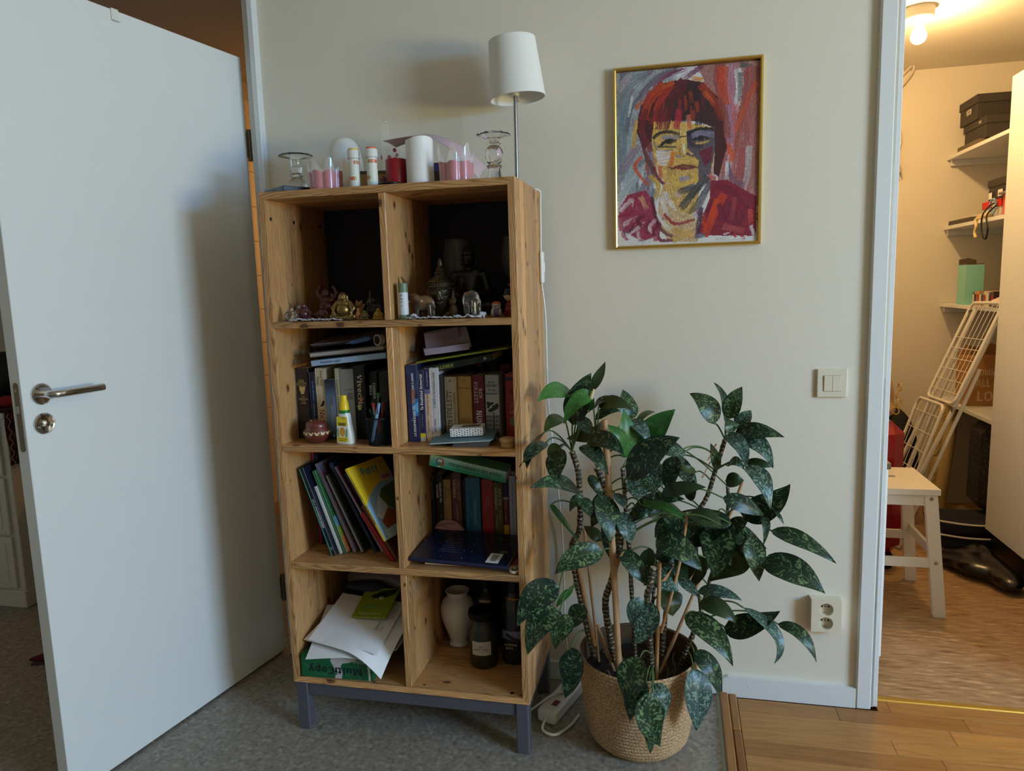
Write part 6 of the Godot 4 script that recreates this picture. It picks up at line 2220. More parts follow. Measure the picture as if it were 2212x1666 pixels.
	boxed("top_print", V(0.01, 0.0222, -0.028), V(0.05, 0.0006, 0.03), flat(120, 104, 90), t)
	for k in 4:
		t = thing("coaster", ["dark patterned square coaster, lowest of the stack on the shelf", "second coaster from below in the stack under the booklet", "third coaster from below in the stack under the booklet", "topmost coaster of the stack under the teal booklet"][k], "coaster", V(0.287 + 0.002 * k, Y2 + 0.0002 + 0.0036 * k, 0.366 - 0.002 * k), 0.1 - 0.05 * k, "stack of coasters")
		boxed("tile", V(0, 0.0017, -0.02), V(0.098, 0.0034, 0.085), flat(104 + 6 * k, 96 + 5 * k, 90 + 4 * k, 0.45), t, 0.0012)
		boxed("print", V(0, 0.0035, -0.02), V(0.086, 0.0003, 0.073), flat(78, 74, 72, 0.5), t)
	t = thing("wooden_box", "small round carved wooden box with lid at the shelf's right end", "box", V(0.3905, Y2, 0.372))
	m = MB.new()
	m.lathe([Vector2(0, 0), Vector2(0.019, 0), Vector2(0.0195, 0.002), Vector2(0.0195, 0.012), Vector2(0.018, 0.0125)], 32)
	var bw := flat(206, 158, 104, 0.6)
	part("body", m, bw, t)
	m = MB.new()
	m.lathe([Vector2(0.0195, 0.0125), Vector2(0.0215, 0.0135), Vector2(0.022, 0.0165), Vector2(0.021, 0.022), Vector2(0.018, 0.0245), Vector2(0, 0.025)], 32)
	for k in 16:
		var a := TAU * k / 16
		m.ball(V(cos(a) * 0.0212, 0.0185, sin(a) * 0.0212), V(0.0022, 0.0022, 0.0022), 6, 5)
	part("lid", m, bw, t)


func shelf_three() -> void:
	var wht := flat(226, 226, 224)
	var g := "children's books leaning in the left compartment of the third row"
	# pivot at the foot of the spine, leaning left
	var rows := [
		["thin pink children's book upright against the left wall behind the others", -0.235, 0.262, 2.0, 0.007, 0.288, 0.17, [176, 50, 100]],
		["navy children's book standing just right of the thin pink one", -0.2255, 0.262, 2.0, 0.010, 0.280, 0.16, [30, 36, 76]],
		["navy book with a teal edge and white lettering, front-most of the left leaning ones", -0.1475, 0.352, 18.4, 0.013, 0.274, 0.085, [22, 26, 42]],
		["white-spined thin book right of the navy lettered one", -0.134, 0.335, 18.6, 0.007, 0.213, 0.18, [206, 202, 192]],
		["green illustrated book leaning with a colourful front cover", -0.120, 0.330, 19.4, 0.009, 0.262, 0.19, [44, 104, 58]],
		["tall mauve-grey book leaning left in the middle of the row", -0.097, 0.318, 22.0, 0.008, 0.286, 0.20, [126, 104, 120]],
		["book with a lilac spine and a dark green cover leaning left", -0.072, 0.315, 23.5, 0.011, 0.252, 0.19, [52, 62, 58]],
		["dark blue book leaning left of the burgundy one", -0.036, 0.305, 26.0, 0.010, 0.294, 0.20, [34, 46, 82]],
		["burgundy book with a thin lilac spine leaning left", -0.012, 0.305, 28.0, 0.009, 0.29, 0.20, [92, 22, 60]],
		["thin black and navy book leaning behind the red books", 0.010, 0.302, 29.3, 0.010, 0.268, 0.2, [30, 34, 56]],
		["lower red hardback leaning at the right of the row", 0.034, 0.365, 31.6, 0.007, 0.158, 0.19, [150, 34, 38]],
		["upper red hardback leaning at the right of the row", 0.043, 0.366, 31.6, 0.007, 0.163, 0.19, [166, 40, 36]],
		["brown book with cream page edges leaning on the red hardbacks", 0.0535, 0.363, 31.8, 0.008, 0.185, 0.19, [110, 70, 60]]]
	for k in rows.size():
		var r = rows[k]
		var c: Array = r[7]
		var a := deg_to_rad(r[3])
		var y: float = Y3 + 0.0005 + r[4] / 2 * sin(a)
		var tx := []
		if k == 2:
			tx = [["ILSE O. JORDÁN", 0.56, 0.045, 0.006, "d", wht, 0.001, "Droid Sans", 700], ["BASTA NURSE", 0.40, 0.045, 0.006, "d", wht, 0.001, "Droid Sans", 700], ["SY", 0.08, 0.008, 0.006, "d", wht, 0.001]]
		var t := book(r[0], V(r[1], y, r[2]), r[4], r[5], r[6], flat(c[0], c[1], c[2], 0.35), tx, g, a, 0.0, M.page_white)
		if k == 2:
			boxed("edge_stripe", V(-0.0055, 0.137, 0.0004), V(0.0028, 0.270, 0.0006), flat(70, 160, 140), t)
		if k == 6 or k == 8:
			boxed("spine_strip", V(-0.002, r[5] / 2, 0.0004), V(0.0055, r[5] - 0.004, 0.0006), flat(170, 164, 190), t)
		if k == 4:
			var cv := CV.new(120, 160, 50, 110, 60)
			cv.p(110, 170, 200, [0, 90, 60, 80, 120, 100, 120, 120, 0, 120])
			cv.p(150, 170, 70, [0, 110, 60, 104, 120, 118, 120, 135, 0, 130])
			cv.p(206, 130, 70, [0, 128, 120, 132, 120, 160, 0, 160])
			cv.o(190, 130, 150, 60, 148, 18, 9)
			cv.o(180, 150, 60, 30, 60, 9, 12)
			cv.o(180, 60, 50, 50, 66, 9, 12)
			cv.o(90, 170, 80, 70, 72, 9, 12)
			var pl := print_plate("cover_print", cv, V(0.0047, 0.131, -0.095), Basis(V(0, 0, -1), V(0, 1, 0), V(1, 0, 0)), 0.188, 0.258, t, 0.35)
			pl.name = "cover_print"
		if k == 6:
			var cv := CV.new(100, 140, 58, 64, 60)
			cv.s(84, 92, 80, 16, [10, 10, 50, 60, 90, 70])
			cv.s(40, 44, 40, 24, [0, 80, 60, 110, 100, 130])
			cv.s(120, 124, 90, 7, [20, 100, 60, 125, 90, 120])
			print_plate("cover_print", cv, V(0.0057, 0.126, -0.095), Basis(V(0, 0, -1), V(0, 1, 0), V(1, 0, 0)), 0.188, 0.248, t, 0.35)
		if k == 5:
			var cv := CV.new(100, 140, 132, 112, 126)
			cv.o(126, 34, 50, 34, 26, 20, 24)
			for q in 30:
				cv.o(84, 74, 70, (q * 37) % 100, (q * 53) % 140, 2, 2)
			cv.s(110, 40, 66, 12, [60, 110, 90, 90], 2.0)
			print_plate("cover_print", cv, V(0.0042, 0.143, -0.1), Basis(V(0, 0, -1), V(0, 1, 0), V(1, 0, 0)), 0.198, 0.282, t, 0.35)
	# the bright yellow book resting on the others, cover to the right
	var a := deg_to_rad(31.7)
	var t := book("bright yellow children's book with a blue title, its picture cover facing out", V(0.032, 0.590, 0.392), 0.008, 0.232, 0.17, flat(236, 200, 46, 0.3), [["THE RAILWAY SERIES", 0.72, 0.07, 0.0035, "d", flat(70, 60, 30), 0.0], ["GREEN BROTHERS", 0.36, 0.06, 0.004, "d", flat(40, 36, 26), 0.0, "Droid Sans", 700]], g, a, -0.22, M.page_white)
	var cv := CV.new(200, 232, 240, 205, 50)
	cv.streak = 0.03
	cv.p(150, 190, 225, [0, 120, 40, 96, 90, 78, 150, 66, 200, 60, 200, 232, 0, 232])
	cv.p(214, 224, 232, [20, 160, 70, 110, 120, 84, 90, 150, 60, 190])
	cv.p(92, 110, 60, [80, 110, 110, 90, 200, 84, 200, 190, 150, 180, 100, 150])
	cv.p(160, 84, 46, [30, 180, 90, 150, 150, 180, 140, 200, 40, 206])
	cv.p(190, 214, 232, [20, 206, 120, 200, 200, 210, 200, 232, 20, 232])
	for q in 20:
		cv.o(232, 238, 240, 30 + (q * 53) % 160, 208 + (q * 17) % 20, 4, 2)
	cv.streak = 0.0
	var pl := print_plate("cover_print", cv, V(0.0042, 0.116, -0.085), Basis(V(0, 0, -1), V(0, 1, 0), V(1, 0, 0)), 0.169, 0.23, t, 0.3)
	letters("title", "Percy", 0.075, 0.034, V(0.0, 0.085, 0.0006), Basis(), flat(70, 160, 190), pl, "Droid Sans", 700)
	boxed("badge", V(0.052, 0.052, 0.0004), V(0.05, 0.024, 0.0006), flat(214, 190, 180), pl)
	letters("badge_lettering", "THOMAS", 0.04, 0.010, V(0.052, 0.053, 0.0012), Basis(), flat(170, 40, 50), pl, "Droid Sans", 700)
	shelf_three_right()


func shelf_three_right() -> void:
	var wht := flat(214, 212, 210)
	var g := "books standing in the right compartment of the third row"
	var z := 0.178
	book("slim black paperback with grey upright lettering, leftmost behind the blue book", V(0.1015, Y3, z), 0.015, 0.195, 0.098, flat(22, 22, 28, 0.45), [["JAVIER SIERRA", 0.82, 0.056, 0.006, "u", flat(150, 146, 150), 0.0, "Droid Serif"], ["LA RUTA", 0.4, 0.05, 0.005, "u", flat(60, 64, 100)]], g)
	book("black paperback with white condensed lettering, second from the left", V(0.1235, Y3, z), 0.025, 0.208, 0.098, flat(18, 19, 20, 0.45), [["GUILLERMO DEL TORO", 0.73, 0.062, 0.0065, "d", wht, 0.005, "Droid Sans", 700], ["CHUCK HOGAN", 0.75, 0.042, 0.0065, "d", wht, -0.005, "Droid Sans", 700], ["ELARTE", 0.27, 0.05, 0.007, "d", flat(60, 90, 84), 0.004, "Droid Sans", 700]], g)
	book("mustard and rose paperback third from the left behind the blue book", V(0.1490, Y3, z), 0.024, 0.192, 0.098, flat(176, 142, 90, 0.5), [["JULIA", 0.80, 0.026, 0.0065, "d", flat(70, 50, 40), 0.005, "Droid Serif"], ["NAVARRO", 0.78, 0.044, 0.0065, "d", flat(70, 50, 40), -0.005, "Droid Serif"], ["La sangre", 0.5, 0.026, 0.005, "d", flat(80, 60, 44), 0.005, "Droid Serif"], ["de los inocentes", 0.46, 0.046, 0.0045, "d", flat(80, 60, 44), -0.004, "Droid Serif"]], g, 0.0, 0.0, null, [[0.0, 0.30, flat(140, 84, 76)]])
	book("dark rose hardback titled Pandora in pale upright letters", V(0.1790, Y3, z), 0.030, 0.212, 0.098, flat(104, 66, 66, 0.5), [["PANDORA", 0.78, 0.056, 0.0085, "u", flat(222, 200, 190), -0.006, "Droid Serif"], ["en el CONGO", 0.76, 0.060, 0.0085, "u", flat(206, 140, 110), 0.006, "Droid Serif"], ["Albert Sánchez Piñol", 0.36, 0.074, 0.006, "u", flat(190, 160, 150), 0.0, "Droid Serif"]], g)
	book("thin black book between the rose and the blue novel", V(0.1995, Y3, z - 0.006), 0.009, 0.19, 0.098, flat(26, 26, 34, 0.5), [], g)
	var t := book("thick bright blue novel standing in the middle of the row", V(0.2295, Y3, z), 0.047, 0.2, 0.098, flat(44, 110, 150, 0.5), [["Santiago", 0.26, 0.05, 0.012, "u", flat(20, 46, 66), -0.008, "Droid Serif"], ["POSTEGUILLO", 0.66, 0.062, 0.0075, "u", flat(24, 56, 80), -0.006, "Droid Serif"], ["CIRCO MÁXIMO", 0.47, 0.075, 0.0075, "u", flat(150, 196, 214), 0.006, "Droid Serif"]], g)
	book("red novel with a dark blue label on its spine, right of the blue one", V(0.2750, Y3, z), 0.036, 0.196, 0.098, flat(166, 44, 50, 0.45), [["José Luis", 0.66, 0.03, 0.005, "d", flat(170, 150, 170), 0.003], ["Sampedro", 0.60, 0.036, 0.005, "d", flat(170, 150, 170), -0.004], ["LA SONRISA", 0.34, 0.04, 0.004, "d", flat(200, 110, 100)]], g, 0.0, 0.0, null, [[0.84, 0.845, flat(120, 30, 40)]])
	book("olive green novel with pale downward author name", V(0.3080, Y3, z), 0.029, 0.188, 0.098, flat(96, 84, 36, 0.5), [["KRISTIN", 0.77, 0.05, 0.008, "d", flat(206, 200, 170), 0.006], ["HANNAH", 0.74, 0.066, 0.0095, "d", flat(206, 200, 170), -0.006], ["El ruiseñor", 0.47, 0.034, 0.006, "d", flat(190, 180, 140), 0.006, "Droid Serif"], ["Entre líneas", 0.36, 0.04, 0.006, "d", flat(190, 180, 140), -0.004, "Droid Serif"]], g)
	book("navy, red and yellow banded paperback between olive and grey novels", V(0.3320, Y3, z), 0.017, 0.208, 0.098, flat(110, 22, 44, 0.45), [["LA ESPAÑA DE SU TIEMPO", 0.5, 0.07, 0.0045, "d", flat(200, 170, 170)]], g, 0.0, 0.0, null, [[0.70, 0.998, flat(28, 34, 66)], [0.66, 0.69, flat(170, 160, 170)], [0.14, 0.28, flat(214, 160, 40)]])
	book("pale grey paperback with dark upright title, rightmost of the row", V(0.3525, Y3, z), 0.021, 0.21, 0.098, flat(186, 186, 200, 0.5), [["LO ÚLTIMO QUE VERÁN TUS OJOS", 0.55, 0.15, 0.0062, "d", flat(70, 70, 84), 0.0, "Droid Serif"]], g, 0.0, 0.0, M.page_white)
	# green book lying aslant on the row
	t = thing("book", "pale to deep green book with a round flag emblem lying aslant on the row", "book", V(0.254, 0.782, 0.302))
	t.rotation = V(0.16, 0.02, -0.222)
	boxed("cover", V(0, 0, -0.028), V(0.224, 0.036, 0.056), flat(120, 190, 160, 0.4), t, 0.001)
	boxed("pages", V(0.001, 0, -0.03), V(0.2242, 0.032, 0.055), M.page_white, t)
	var cv := CV.new(224, 36, 120, 190, 160)
	for y in 36:
		for x in 224:
			var k := y / 35.0
			cv.px(x, y, lerpf(196, 30, k), lerpf(222, 150, k), lerpf(206, 110, k))
	cv.o(40, 90, 170, 30, 18, 12, 14)
	cv.p(200, 60, 60, [30, 5, 42, 12, 41, 26, 34, 31])
	cv.o(226, 230, 220, 29, 15, 7, 8)
	cv.o(70, 140, 90, 30, 22, 7, 6)
	cv.o(226, 216, 120, 29, 31, 6, 2)
	var pl := print_plate("spine_print", cv, V(0, 0, 0.0003), Basis(), 0.222, 0.0345, t, 0.4)
	letters("title", "ENCANTAMIENTO DEL SUEÑO", 0.152, 0.0115, V(0.022, 0.003, 0.0005), Basis(), flat(24, 50, 52), pl, "Droid Serif", 700)
	letters("subtitle", "El Viaje de la Nave del Tiempo, Tomo 2013", 0.108, 0.0042, V(0.014, -0.0095, 0.0005), Basis(), flat(24, 60, 58), pl)
	# spiral notebook leaning behind it
	t = thing("spiral_notebook", "wire-bound notebook lying aslant behind the green book", "notebook", V(0.301, 0.777, 0.236))
	t.rotation = V(0.10, 0.0, -0.318)
	boxed("pages", V(0, 0.0, -0.05), V(0.19, 0.011, 0.10), flat(172, 160, 168, 0.7), t, 0.001)
	boxed("cover", V(0, 0.0068, -0.05), V(0.192, 0.0022, 0.102), flat(96, 72, 78, 0.5), t, 0.0006)
	for k in 14:
		for e in 2:
			var m := MB.new()
			var ring := []
			for q in 13:
				var b := TAU * q / 12
				ring.append(V(0, 0.001 + cos(b) * 0.0105, -0.002 + sin(b) * 0.0075))
			m.tube(ring, 0.0008, 5, false)
			part("wire_ring", m, mat(rgb(200, 198, 200), 0.3, 0.6), t, V(-0.088 + 0.0135 * k + 0.003 * e, 0.0, 0.001))
	# dark things lying at the back on the row
	t = thing("document_folder", "dark maroon folder lying behind the spiral notebook, under the shelf", "folder", V(0.30, 0.752, 0.125))
	boxed("cover", V(0, 0.012, -0.02), V(0.22, 0.024, 0.06), flat(62, 34, 42, 0.6), t, 0.003)
	# pink purse and the large blue book in front
	t = thing("purse", "dusty pink purse with tiny dots, tucked behind the large blue book", "purse", V(0.155, Y3 + 0.007, 0.193))
	var m := MB.new()
	m.skin([[V(0, 0.032, 0), V(0.045, 0.034, 0.011)], [V(-0.02, 0.018, 0.0), V(0.03, 0.018, 0.012)], [V(0.02, 0.02, 0.0), V(0.035, 0.022, 0.012)]], 0.004, 0.014)
	var pk := flat(170, 126, 130, 0.8)
	part("body", m, pk, t)
	m = MB.new()
	m.tube(curve([V(-0.034, 0.046, 0.009), V(-0.012, 0.056, 0.012), V(0.022, 0.058, 0.011)], 6), 0.0016, 6)
	part("zip", m, flat(150, 110, 114), t)
	m = MB.new()
	for k in 40:
		var u := (k * 0.618) - floorf(k * 0.618)
		var x := -0.034 + 0.07 * u
		var y := 0.030 + 0.026 * ((k * 0.381) - floorf(k * 0.381))
		m.ball(V(x, y, 0.0125 - 3.0 * pow(x, 2)), V(0.0009, 0.0009, 0.0006), 5, 4)
	part("dots", m, flat(120, 70, 90), t).set_meta("kind", "stuff")
	t = thing("book", "thin magazine with colourful edge lying under the large blue book", "book", V(0.272, Y3, 0.378))
	boxed("cover", V(0, 0.006, -0.08), V(0.262, 0.012, 0.15), flat(170, 90, 100, 0.5), t, 0.001)
	boxed("pages", V(0, 0.006, -0.08), V(0.2625, 0.008, 0.1505), M.page_white, t)
	t = thing("picture_book", "large dark blue picture book lying flat, back cover with price sticker upwards", "book", V(0.244, Y3 + 0.019, 0.392))
	t.rotation = V(0.10, -0.065, -0.012)
	boxed("pages", V(0, 0.0, -0.09), V(0.278, 0.008, 0.185), M.page_white, t)
	m = MB.new()
	m.box(V(0, 0.005, -0.09), V(0.284, 0.0022, 0.192), 0.0008)
	m.box(V(0, -0.005, -0.09), V(0.284, 0.0022, 0.192), 0.0008)
	m.tube([V(-0.142, 0, 0.003), V(0.142, 0, 0.003)], 0.0062, 12)
	part("cover", m, flat(28, 36, 66, 0.2), t)
	cv = CV.new(284, 190, 24, 30, 54)
	cv.streak = 0.1
	cv.s(34, 30, 50, 60, [200, 20, 260, 80])
	cv.s(70, 62, 50, 10, [210, 40, 240, 30, 256, 60, 230, 70])
	cv.o(96, 92, 70, 252, 112, 12, 8)
	cv.o(90, 92, 74, 226, 130, 9, 7)
	for q in 7:
		var yy := 60 + q * 13
		cv.s(84, 96, 130, 3, [64, yy, 112 + (q * 29) % 26, yy - 1], 0.3)
	for q in 9:
		cv.o(150, 170, 200, (q * 71) % 150 + 20, (q * 43) % 130 + 40, 1.5, 1.5)
	pl = print_plate("back_print", cv, V(0, 0.00635, -0.09), Basis(V(1, 0, 0), V(0, 0, -1), V(0, 1, 0)), 0.282, 0.19, t, 0.15)
	var st := boxed("price_sticker", V(0.095, 0.0068, -0.032), V(0.036, 0.0006, 0.055), flat(226, 224, 220), t)
	m = MB.new()
	for k in 14:
		m.box(V(0.0, 0.0004, -0.019 + 0.0028 * k), V(0.017, 0.0003, 0.0008 + 0.0005 * (k % 3)))
	part("barcode", m, flat(30, 30, 34), st)
	t = thing("headband", "pale hair band lying at the right of the blue picture book", "hair band", V(0.402, Y3 + 0.006, 0.383))
	m = MB.new()
	var ring := []
	for q in 17:
		var b := TAU * q / 16
		ring.append(V(cos(b) * 0.012, 0.0, sin(b) * 0.022))
	m.tube(ring, 0.0042, 8, false)
	part("band", m, flat(206, 190, 176, 0.7), t)


func shelf_four() -> void:
	# paper box
	var t := thing("paper_box", "torn green cardboard box of copy paper with white lettering", "box", V(-0.1365, Y4, 0.330), 0.0)
	t.rotation.y = 0.035
	var gm := flat(18, 96, 58, 0.35)
	boxed("body", V(0, 0.035, 0), V(0.222, 0.070, 0.15), gm, t, 0.002)
	var cv := CV.new(222, 70, 20, 98, 60)
	cv.streak = 0.06
	cv.p(196, 190, 188, [96, 2, 168, 0, 172, 10, 150, 18, 128, 22, 122, 34, 128, 50, 124, 70, 104, 70, 108, 48, 100, 30, 92, 16])
	cv.s(176, 186, 180, 1.5, [176, 20, 180, 66])
	cv.s(120, 160, 140, 1.2, [10, 30, 60, 62, 90, 50], 0.3)
	cv.s(120, 160, 140, 1.2, [130, 58, 190, 40], 0.3)
	cv.p(206, 204, 200, [205, 0, 213, 0, 214, 70, 209, 70])
	cv.streak = 0.0
	var pl := print_plate("front_print", cv, V(0, 0.035, 0.0753), Basis(), 0.221, 0.069, t, 0.35)
	letters("brand_lettering", "MultiCopy", 0.165, 0.030, V(-0.006, -0.008, 0.0004), FLIP, flat(14, 26, 34), pl, "Droid Sans", 700)
	letters("brand_lettering", "ORIGINAL", 0.05, 0.009, V(0.074, 0.020, 0.0004), FLIP, flat(206, 210, 200), pl)
	letters("brand_lettering", "M", 0.03, 0.028, V(0.1113, 0.03, 0.02), Basis(V(0, 0, -1), V(0, 1, 0), V(1, 0, 0)), flat(14, 30, 34), t, "Droid Sans", 700)
	t = thing("price_card", "small white shelf label with barcode leaning at the box's left end", "card", V(-0.2485, Y4, 0.3865), 0.0)
	t.rotation.y = 0.9
	boxed("card", V(0, 0.026, 0), V(0.021, 0.052, 0.0015), M.paper, t, 0.0004)
	for k in 6:
		boxed("bar", V(-0.007 + 0.0025 * k, 0.041, 0.0009), V(0.001 + 0.0005 * (k % 2), 0.009, 0.0003), flat(40, 44, 60), t)
	letters("digits", "100", 0.008, 0.005, V(0.003, 0.011, 0.001), Basis(), flat(70, 80, 100), t)
	# sheets piled on the box, each curling
	var sheets := [
		["lowest white paper sheet jutting out left on the green box", -0.1455, 0.279, 0.322, 0.16, 0.17, 0.225, 0.0, 0.012, 232],
		["grey printed sheet sliding out behind on the green box", -0.15, 0.2835, 0.29, -0.12, 0.17, 0.19, 0.01, 0.004, 206],
		["large white paper sheet whose right corner droops over the box", -0.092, 0.2905, 0.320, -0.24, 0.265, 0.205, 0.0, 0.042, 236],
		["upper white paper sheet with blue handwriting, under the green booklet", -0.105, 0.303, 0.305, -0.10, 0.225, 0.205, 0.0, 0.010, 234]]
	for k in sheets.size():
		var s = sheets[k]
		var o := thing("paper_sheet", s[0], "paper", V(s[1], s[2], s[3]), s[4], "papers piled on the green box")
		o.basis = Basis(Vector3.RIGHT, 0.30) * Basis(Vector3.UP, s[4])
		var pts := []
		for j in 15:
			for i in 15:
				var a := i / 14.0
				var b := j / 14.0
				var y: float = 0.0012 * sin(a * 3.0 + k) - s[8] * pow(maxf(0.0, a - 0.60) / 0.40, 2.0) * pow(maxf(0.0, 1.0 - b * 1.4), 1.5) * 1.4
				y += (0.010 * sin(a * PI) * (1.0 - b) if k == 2 else 0.0)
				pts.append(V(-s[5] / 2 + s[5] * a, y, s[6] / 2 - s[6] * b))
		var m := MB.new()
		m.slab(pts, 14, 14, 0.0008)
		part("sheet", m, flat(s[9], s[9], s[9] + 2, 0.7), o)
		if k == 3:
			letters("handwriting", "HEBBER", 0.034, 0.007, V(0.072, 0.003, 0.012), Basis(V(0, 0, 1), V(1, 0, 0), V(0, 1, 0)), flat(60, 70, 130), o)
			letters("handwriting", "im~", 0.02, 0.006, V(0.088, 0.003, 0.02), Basis(V(0, 0, 1), V(1, 0, 0), V(0, 1, 0)), flat(60, 70, 130), o)
	for k in 3:
		var o := thing("magazine", ["newspaper lying under the white sheets at the left wall", "newspaper under the white sheets, second from below", "folded white newspaper at the right of the pile, by the divider"][k], "magazine", [V(-0.15, 0.2575, 0.27), V(-0.145, 0.2645, 0.262), V(0.0, 0.262, 0.26)][k], 0.0, "newspapers under the sheets")
		o.basis = Basis(Vector3.RIGHT, 0.2) * Basis(Vector3.UP, [0.06, -0.05, -0.2][k])
		boxed("pages", V(0, 0.003, 0), V([0.175, 0.17, 0.10][k], 0.0055, 0.18), flat(196, 190, 184, 0.8), o, 0.001)
		boxed("headline", V(0, 0.0061, 0.0), V([0.15, 0.14, 0.08][k], 0.0004, 0.02), flat(90, 84, 86), o)
	# green booklet on top
	t = thing("booklet", "lime green booklet with a dark leaf picture on top of the papers", "booklet", V(-0.068, 0.331, 0.262))
	t.rotation = V(0.42, -0.06, 0.10)
	boxed("cover", V(0, 0.0035, -0.01), V(0.118, 0.007, 0.115), flat(134, 150, 40, 0.35), t, 0.001)
	cv = CV.new(118, 115, 136, 152, 42)
	cv.streak = 0.04
	cv.p(26, 50, 30, [30, 34, 60, 12, 116, 0, 112, 22, 78, 40, 50, 44])
	cv.o(196, 190, 150, 70, 40, 9, 7)
	cv.o(180, 176, 130, 54, 44, 5, 4)
	cv.s(70, 150, 110, 6, [22, 74, 96, 70], 1.5)
	cv.s(70, 150, 110, 3, [22, 84, 90, 82], 1.5)
	pl = print_plate("cover_print", cv, V(0, 0.0074, -0.01), Basis(V(1, 0, 0), V(0, 0, -1), V(0, 1, 0)), 0.116, 0.113, t, 0.3)
	letters("lettering", "Lennart Hellsing", 0.078, 0.010, V(0.0, -0.044, 0.0004), FLIP, flat(214, 220, 170), pl, "Droid Serif")
	# plastic bag at the back
	t = thing("plastic_bag", "crumpled translucent bag stuffed at the back above the papers", "bag", V(-0.12, 0.335, 0.13))
	var m := MB.new()
	m.skin([[V(-0.03, 0.03, 0), V(0.07, 0.04, 0.04)], [V(0.05, 0.04, 0.0), V(0.08, 0.035, 0.045)], [V(-0.02, 0.07, -0.01), V(0.03, 0.03, 0.02)], [V(0.0, 0.085, -0.02), V(0.018, 0.025, 0.02)], [V(0.11, 0.03, 0.02), V(0.04, 0.03, 0.04)]], 0.006, 0.02)
	part("folds", m, flat(120, 112, 118, 0.25), t)
	t = thing("cloth_bundle", "dark navy spotted cloth in front of the crumpled bag", "cloth", V(-0.14, 0.352, 0.195))
	m = MB.new()
	m.skin([[V(0, 0.012, 0), V(0.06, 0.014, 0.02)], [V(0.04, 0.012, 0.0), V(0.04, 0.018, 0.022)]], 0.005, 0.012)
	part("folds", m, flat(36, 36, 54, 0.8), t)
	# vase, candle jar and bottles
	t = thing("vase", "white glazed vase with a round shoulder at the back left", "vase", V(0.156, Y4, 0.140))
	m = MB.new()
	m.lathe([Vector2(0, 0.0), Vector2(0.030, 0.0), Vector2(0.0315, 0.003), Vector2(0.029, 0.008), Vector2(0.028, 0.014), Vector2(0.034, 0.035), Vector2(0.044, 0.062), Vector2(0.0525, 0.09), Vector2(0.0555, 0.112), Vector2(0.053, 0.130), Vector2(0.046, 0.146), Vector2(0.036, 0.156), Vector2(0.0315, 0.161), Vector2(0.0325, 0.166), Vector2(0.0375, 0.1735), Vector2(0.038, 0.176), Vector2(0.0362, 0.177), Vector2(0.032, 0.173), Vector2(0.029, 0.160), Vector2(0.030, 0.150)], 44)
	part("body", m, mat(rgb(226, 224, 216), 0.25), t)
	var dkg := mat(rgb(14, 20, 10), 0.12, 0.0, 0.4)
	dkg.clearcoat_enabled = true
	t = thing("candle_jar", "dark green lidded candle jar with a cream label, in front of the vase", "candle", V(0.267, Y4, 0.248), 0.1)
	m = MB.new()
	m.lathe([Vector2(0, 0), Vector2(0.034, 0), Vector2(0.041, 0.004), Vector2(0.0435, 0.012), Vector2(0.0435, 0.112), Vector2(0.042, 0.122), Vector2(0.036, 0.131), Vector2(0.035, 0.142), Vector2(0.036, 0.146)], 44)
	part("jar", m, dkg, t)
	m = MB.new()
	m.lathe([Vector2(0.034, 0.146), Vector2(0.040, 0.148), Vector2(0.043, 0.156), Vector2(0.043, 0.165), Vector2(0.041, 0.170), Vector2(0.030, 0.174), Vector2(0, 0.176)], 44)
	part("lid", m, mat(rgb(8, 8, 8), 0.4, 0.0, 0.3), t)
	m = MB.new()
	var pts := []
	for j in 2:
		for i in 13:
			var a := -0.68 + 1.36 * i / 12
			pts.append(V(sin(a) * 0.0438, 0.046 + 0.042 * j, cos(a) * 0.0438))
	m.sheet(pts, 12, 1)
	var lb := part("label", m, flat(196, 188, 172, 0.7), t)
	letters("lettering", "No.1", 0.010, 0.0045, V(0, 0.073, 0.0442), Basis(), flat(70, 66, 60), lb)
	letters("lettering", "OLIVE & SAGE", 0.042, 0.0052, V(0, 0.065, 0.0436), Basis(), flat(70, 66, 60), lb)
	letters("lettering", "scented", 0.012, 0.003, V(0, 0.057, 0.0442), Basis(), flat(110, 104, 96), lb)
	var wine := mat(rgb(7, 7, 10), 0.1, 0.0, 0.4)
	wine.clearcoat_enabled = true
	t = thing("bottle", "black sparkling wine bottle with gold neck ring, beside the right wall", "bottle", V(0.3545, Y4, 0.205))
	m = MB.new()
	m.lathe([Vector2(0, 0), Vector2(0.040, 0), Vector2(0.0435, 0.005), Vector2(0.0435, 0.112), Vector2(0.042, 0.140), Vector2(0.036, 0.172), Vector2(0.027, 0.198), Vector2(0.0205, 0.214)], 40)
	part("glass", m, wine, t)
	m = MB.new()
	m.lathe([Vector2(0.0205, 0.214), Vector2(0.0195, 0.23), Vector2(0.0185, 0.285), Vector2(0.0165, 0.290), Vector2(0, 0.291)], 32)
	part("foil", m, mat(rgb(14, 14, 16), 0.3, 0.3), t)
	m = MB.new()
	m.lathe([Vector2(0.0275, 0.196), Vector2(0.0282, 0.1975), Vector2(0.0262, 0.2005)], 32)
	part("neck_ring", m, M.brass_frame, t)
	cv = CV.new(90, 80, 14, 14, 18)
	cv.p(120, 122, 150, [0, 0, 90, 0, 90, 28, 0, 34])
	for k in 16:
		cv.o(36, 36, 40, 30 + (k * 17) % 44, 14 + (k * 7) % 18, 8, 6)
	cv.p(34, 32, 38, [0, 30, 90, 26, 90, 36, 0, 38])
	m = MB.new()
	pts = []
	for j in 2:
		for i in 15:
			var a := -0.85 + 1.5 * i / 14
			pts.append(V(sin(a) * 0.0438, 0.035 + 0.072 * (1 - j), cos(a) * 0.0438))
	m.sheet(pts, 14, 1, true)
	var bl := textured(cv.image(), 1, 1, 0.5)
	lb = part("label", m, bl, t)
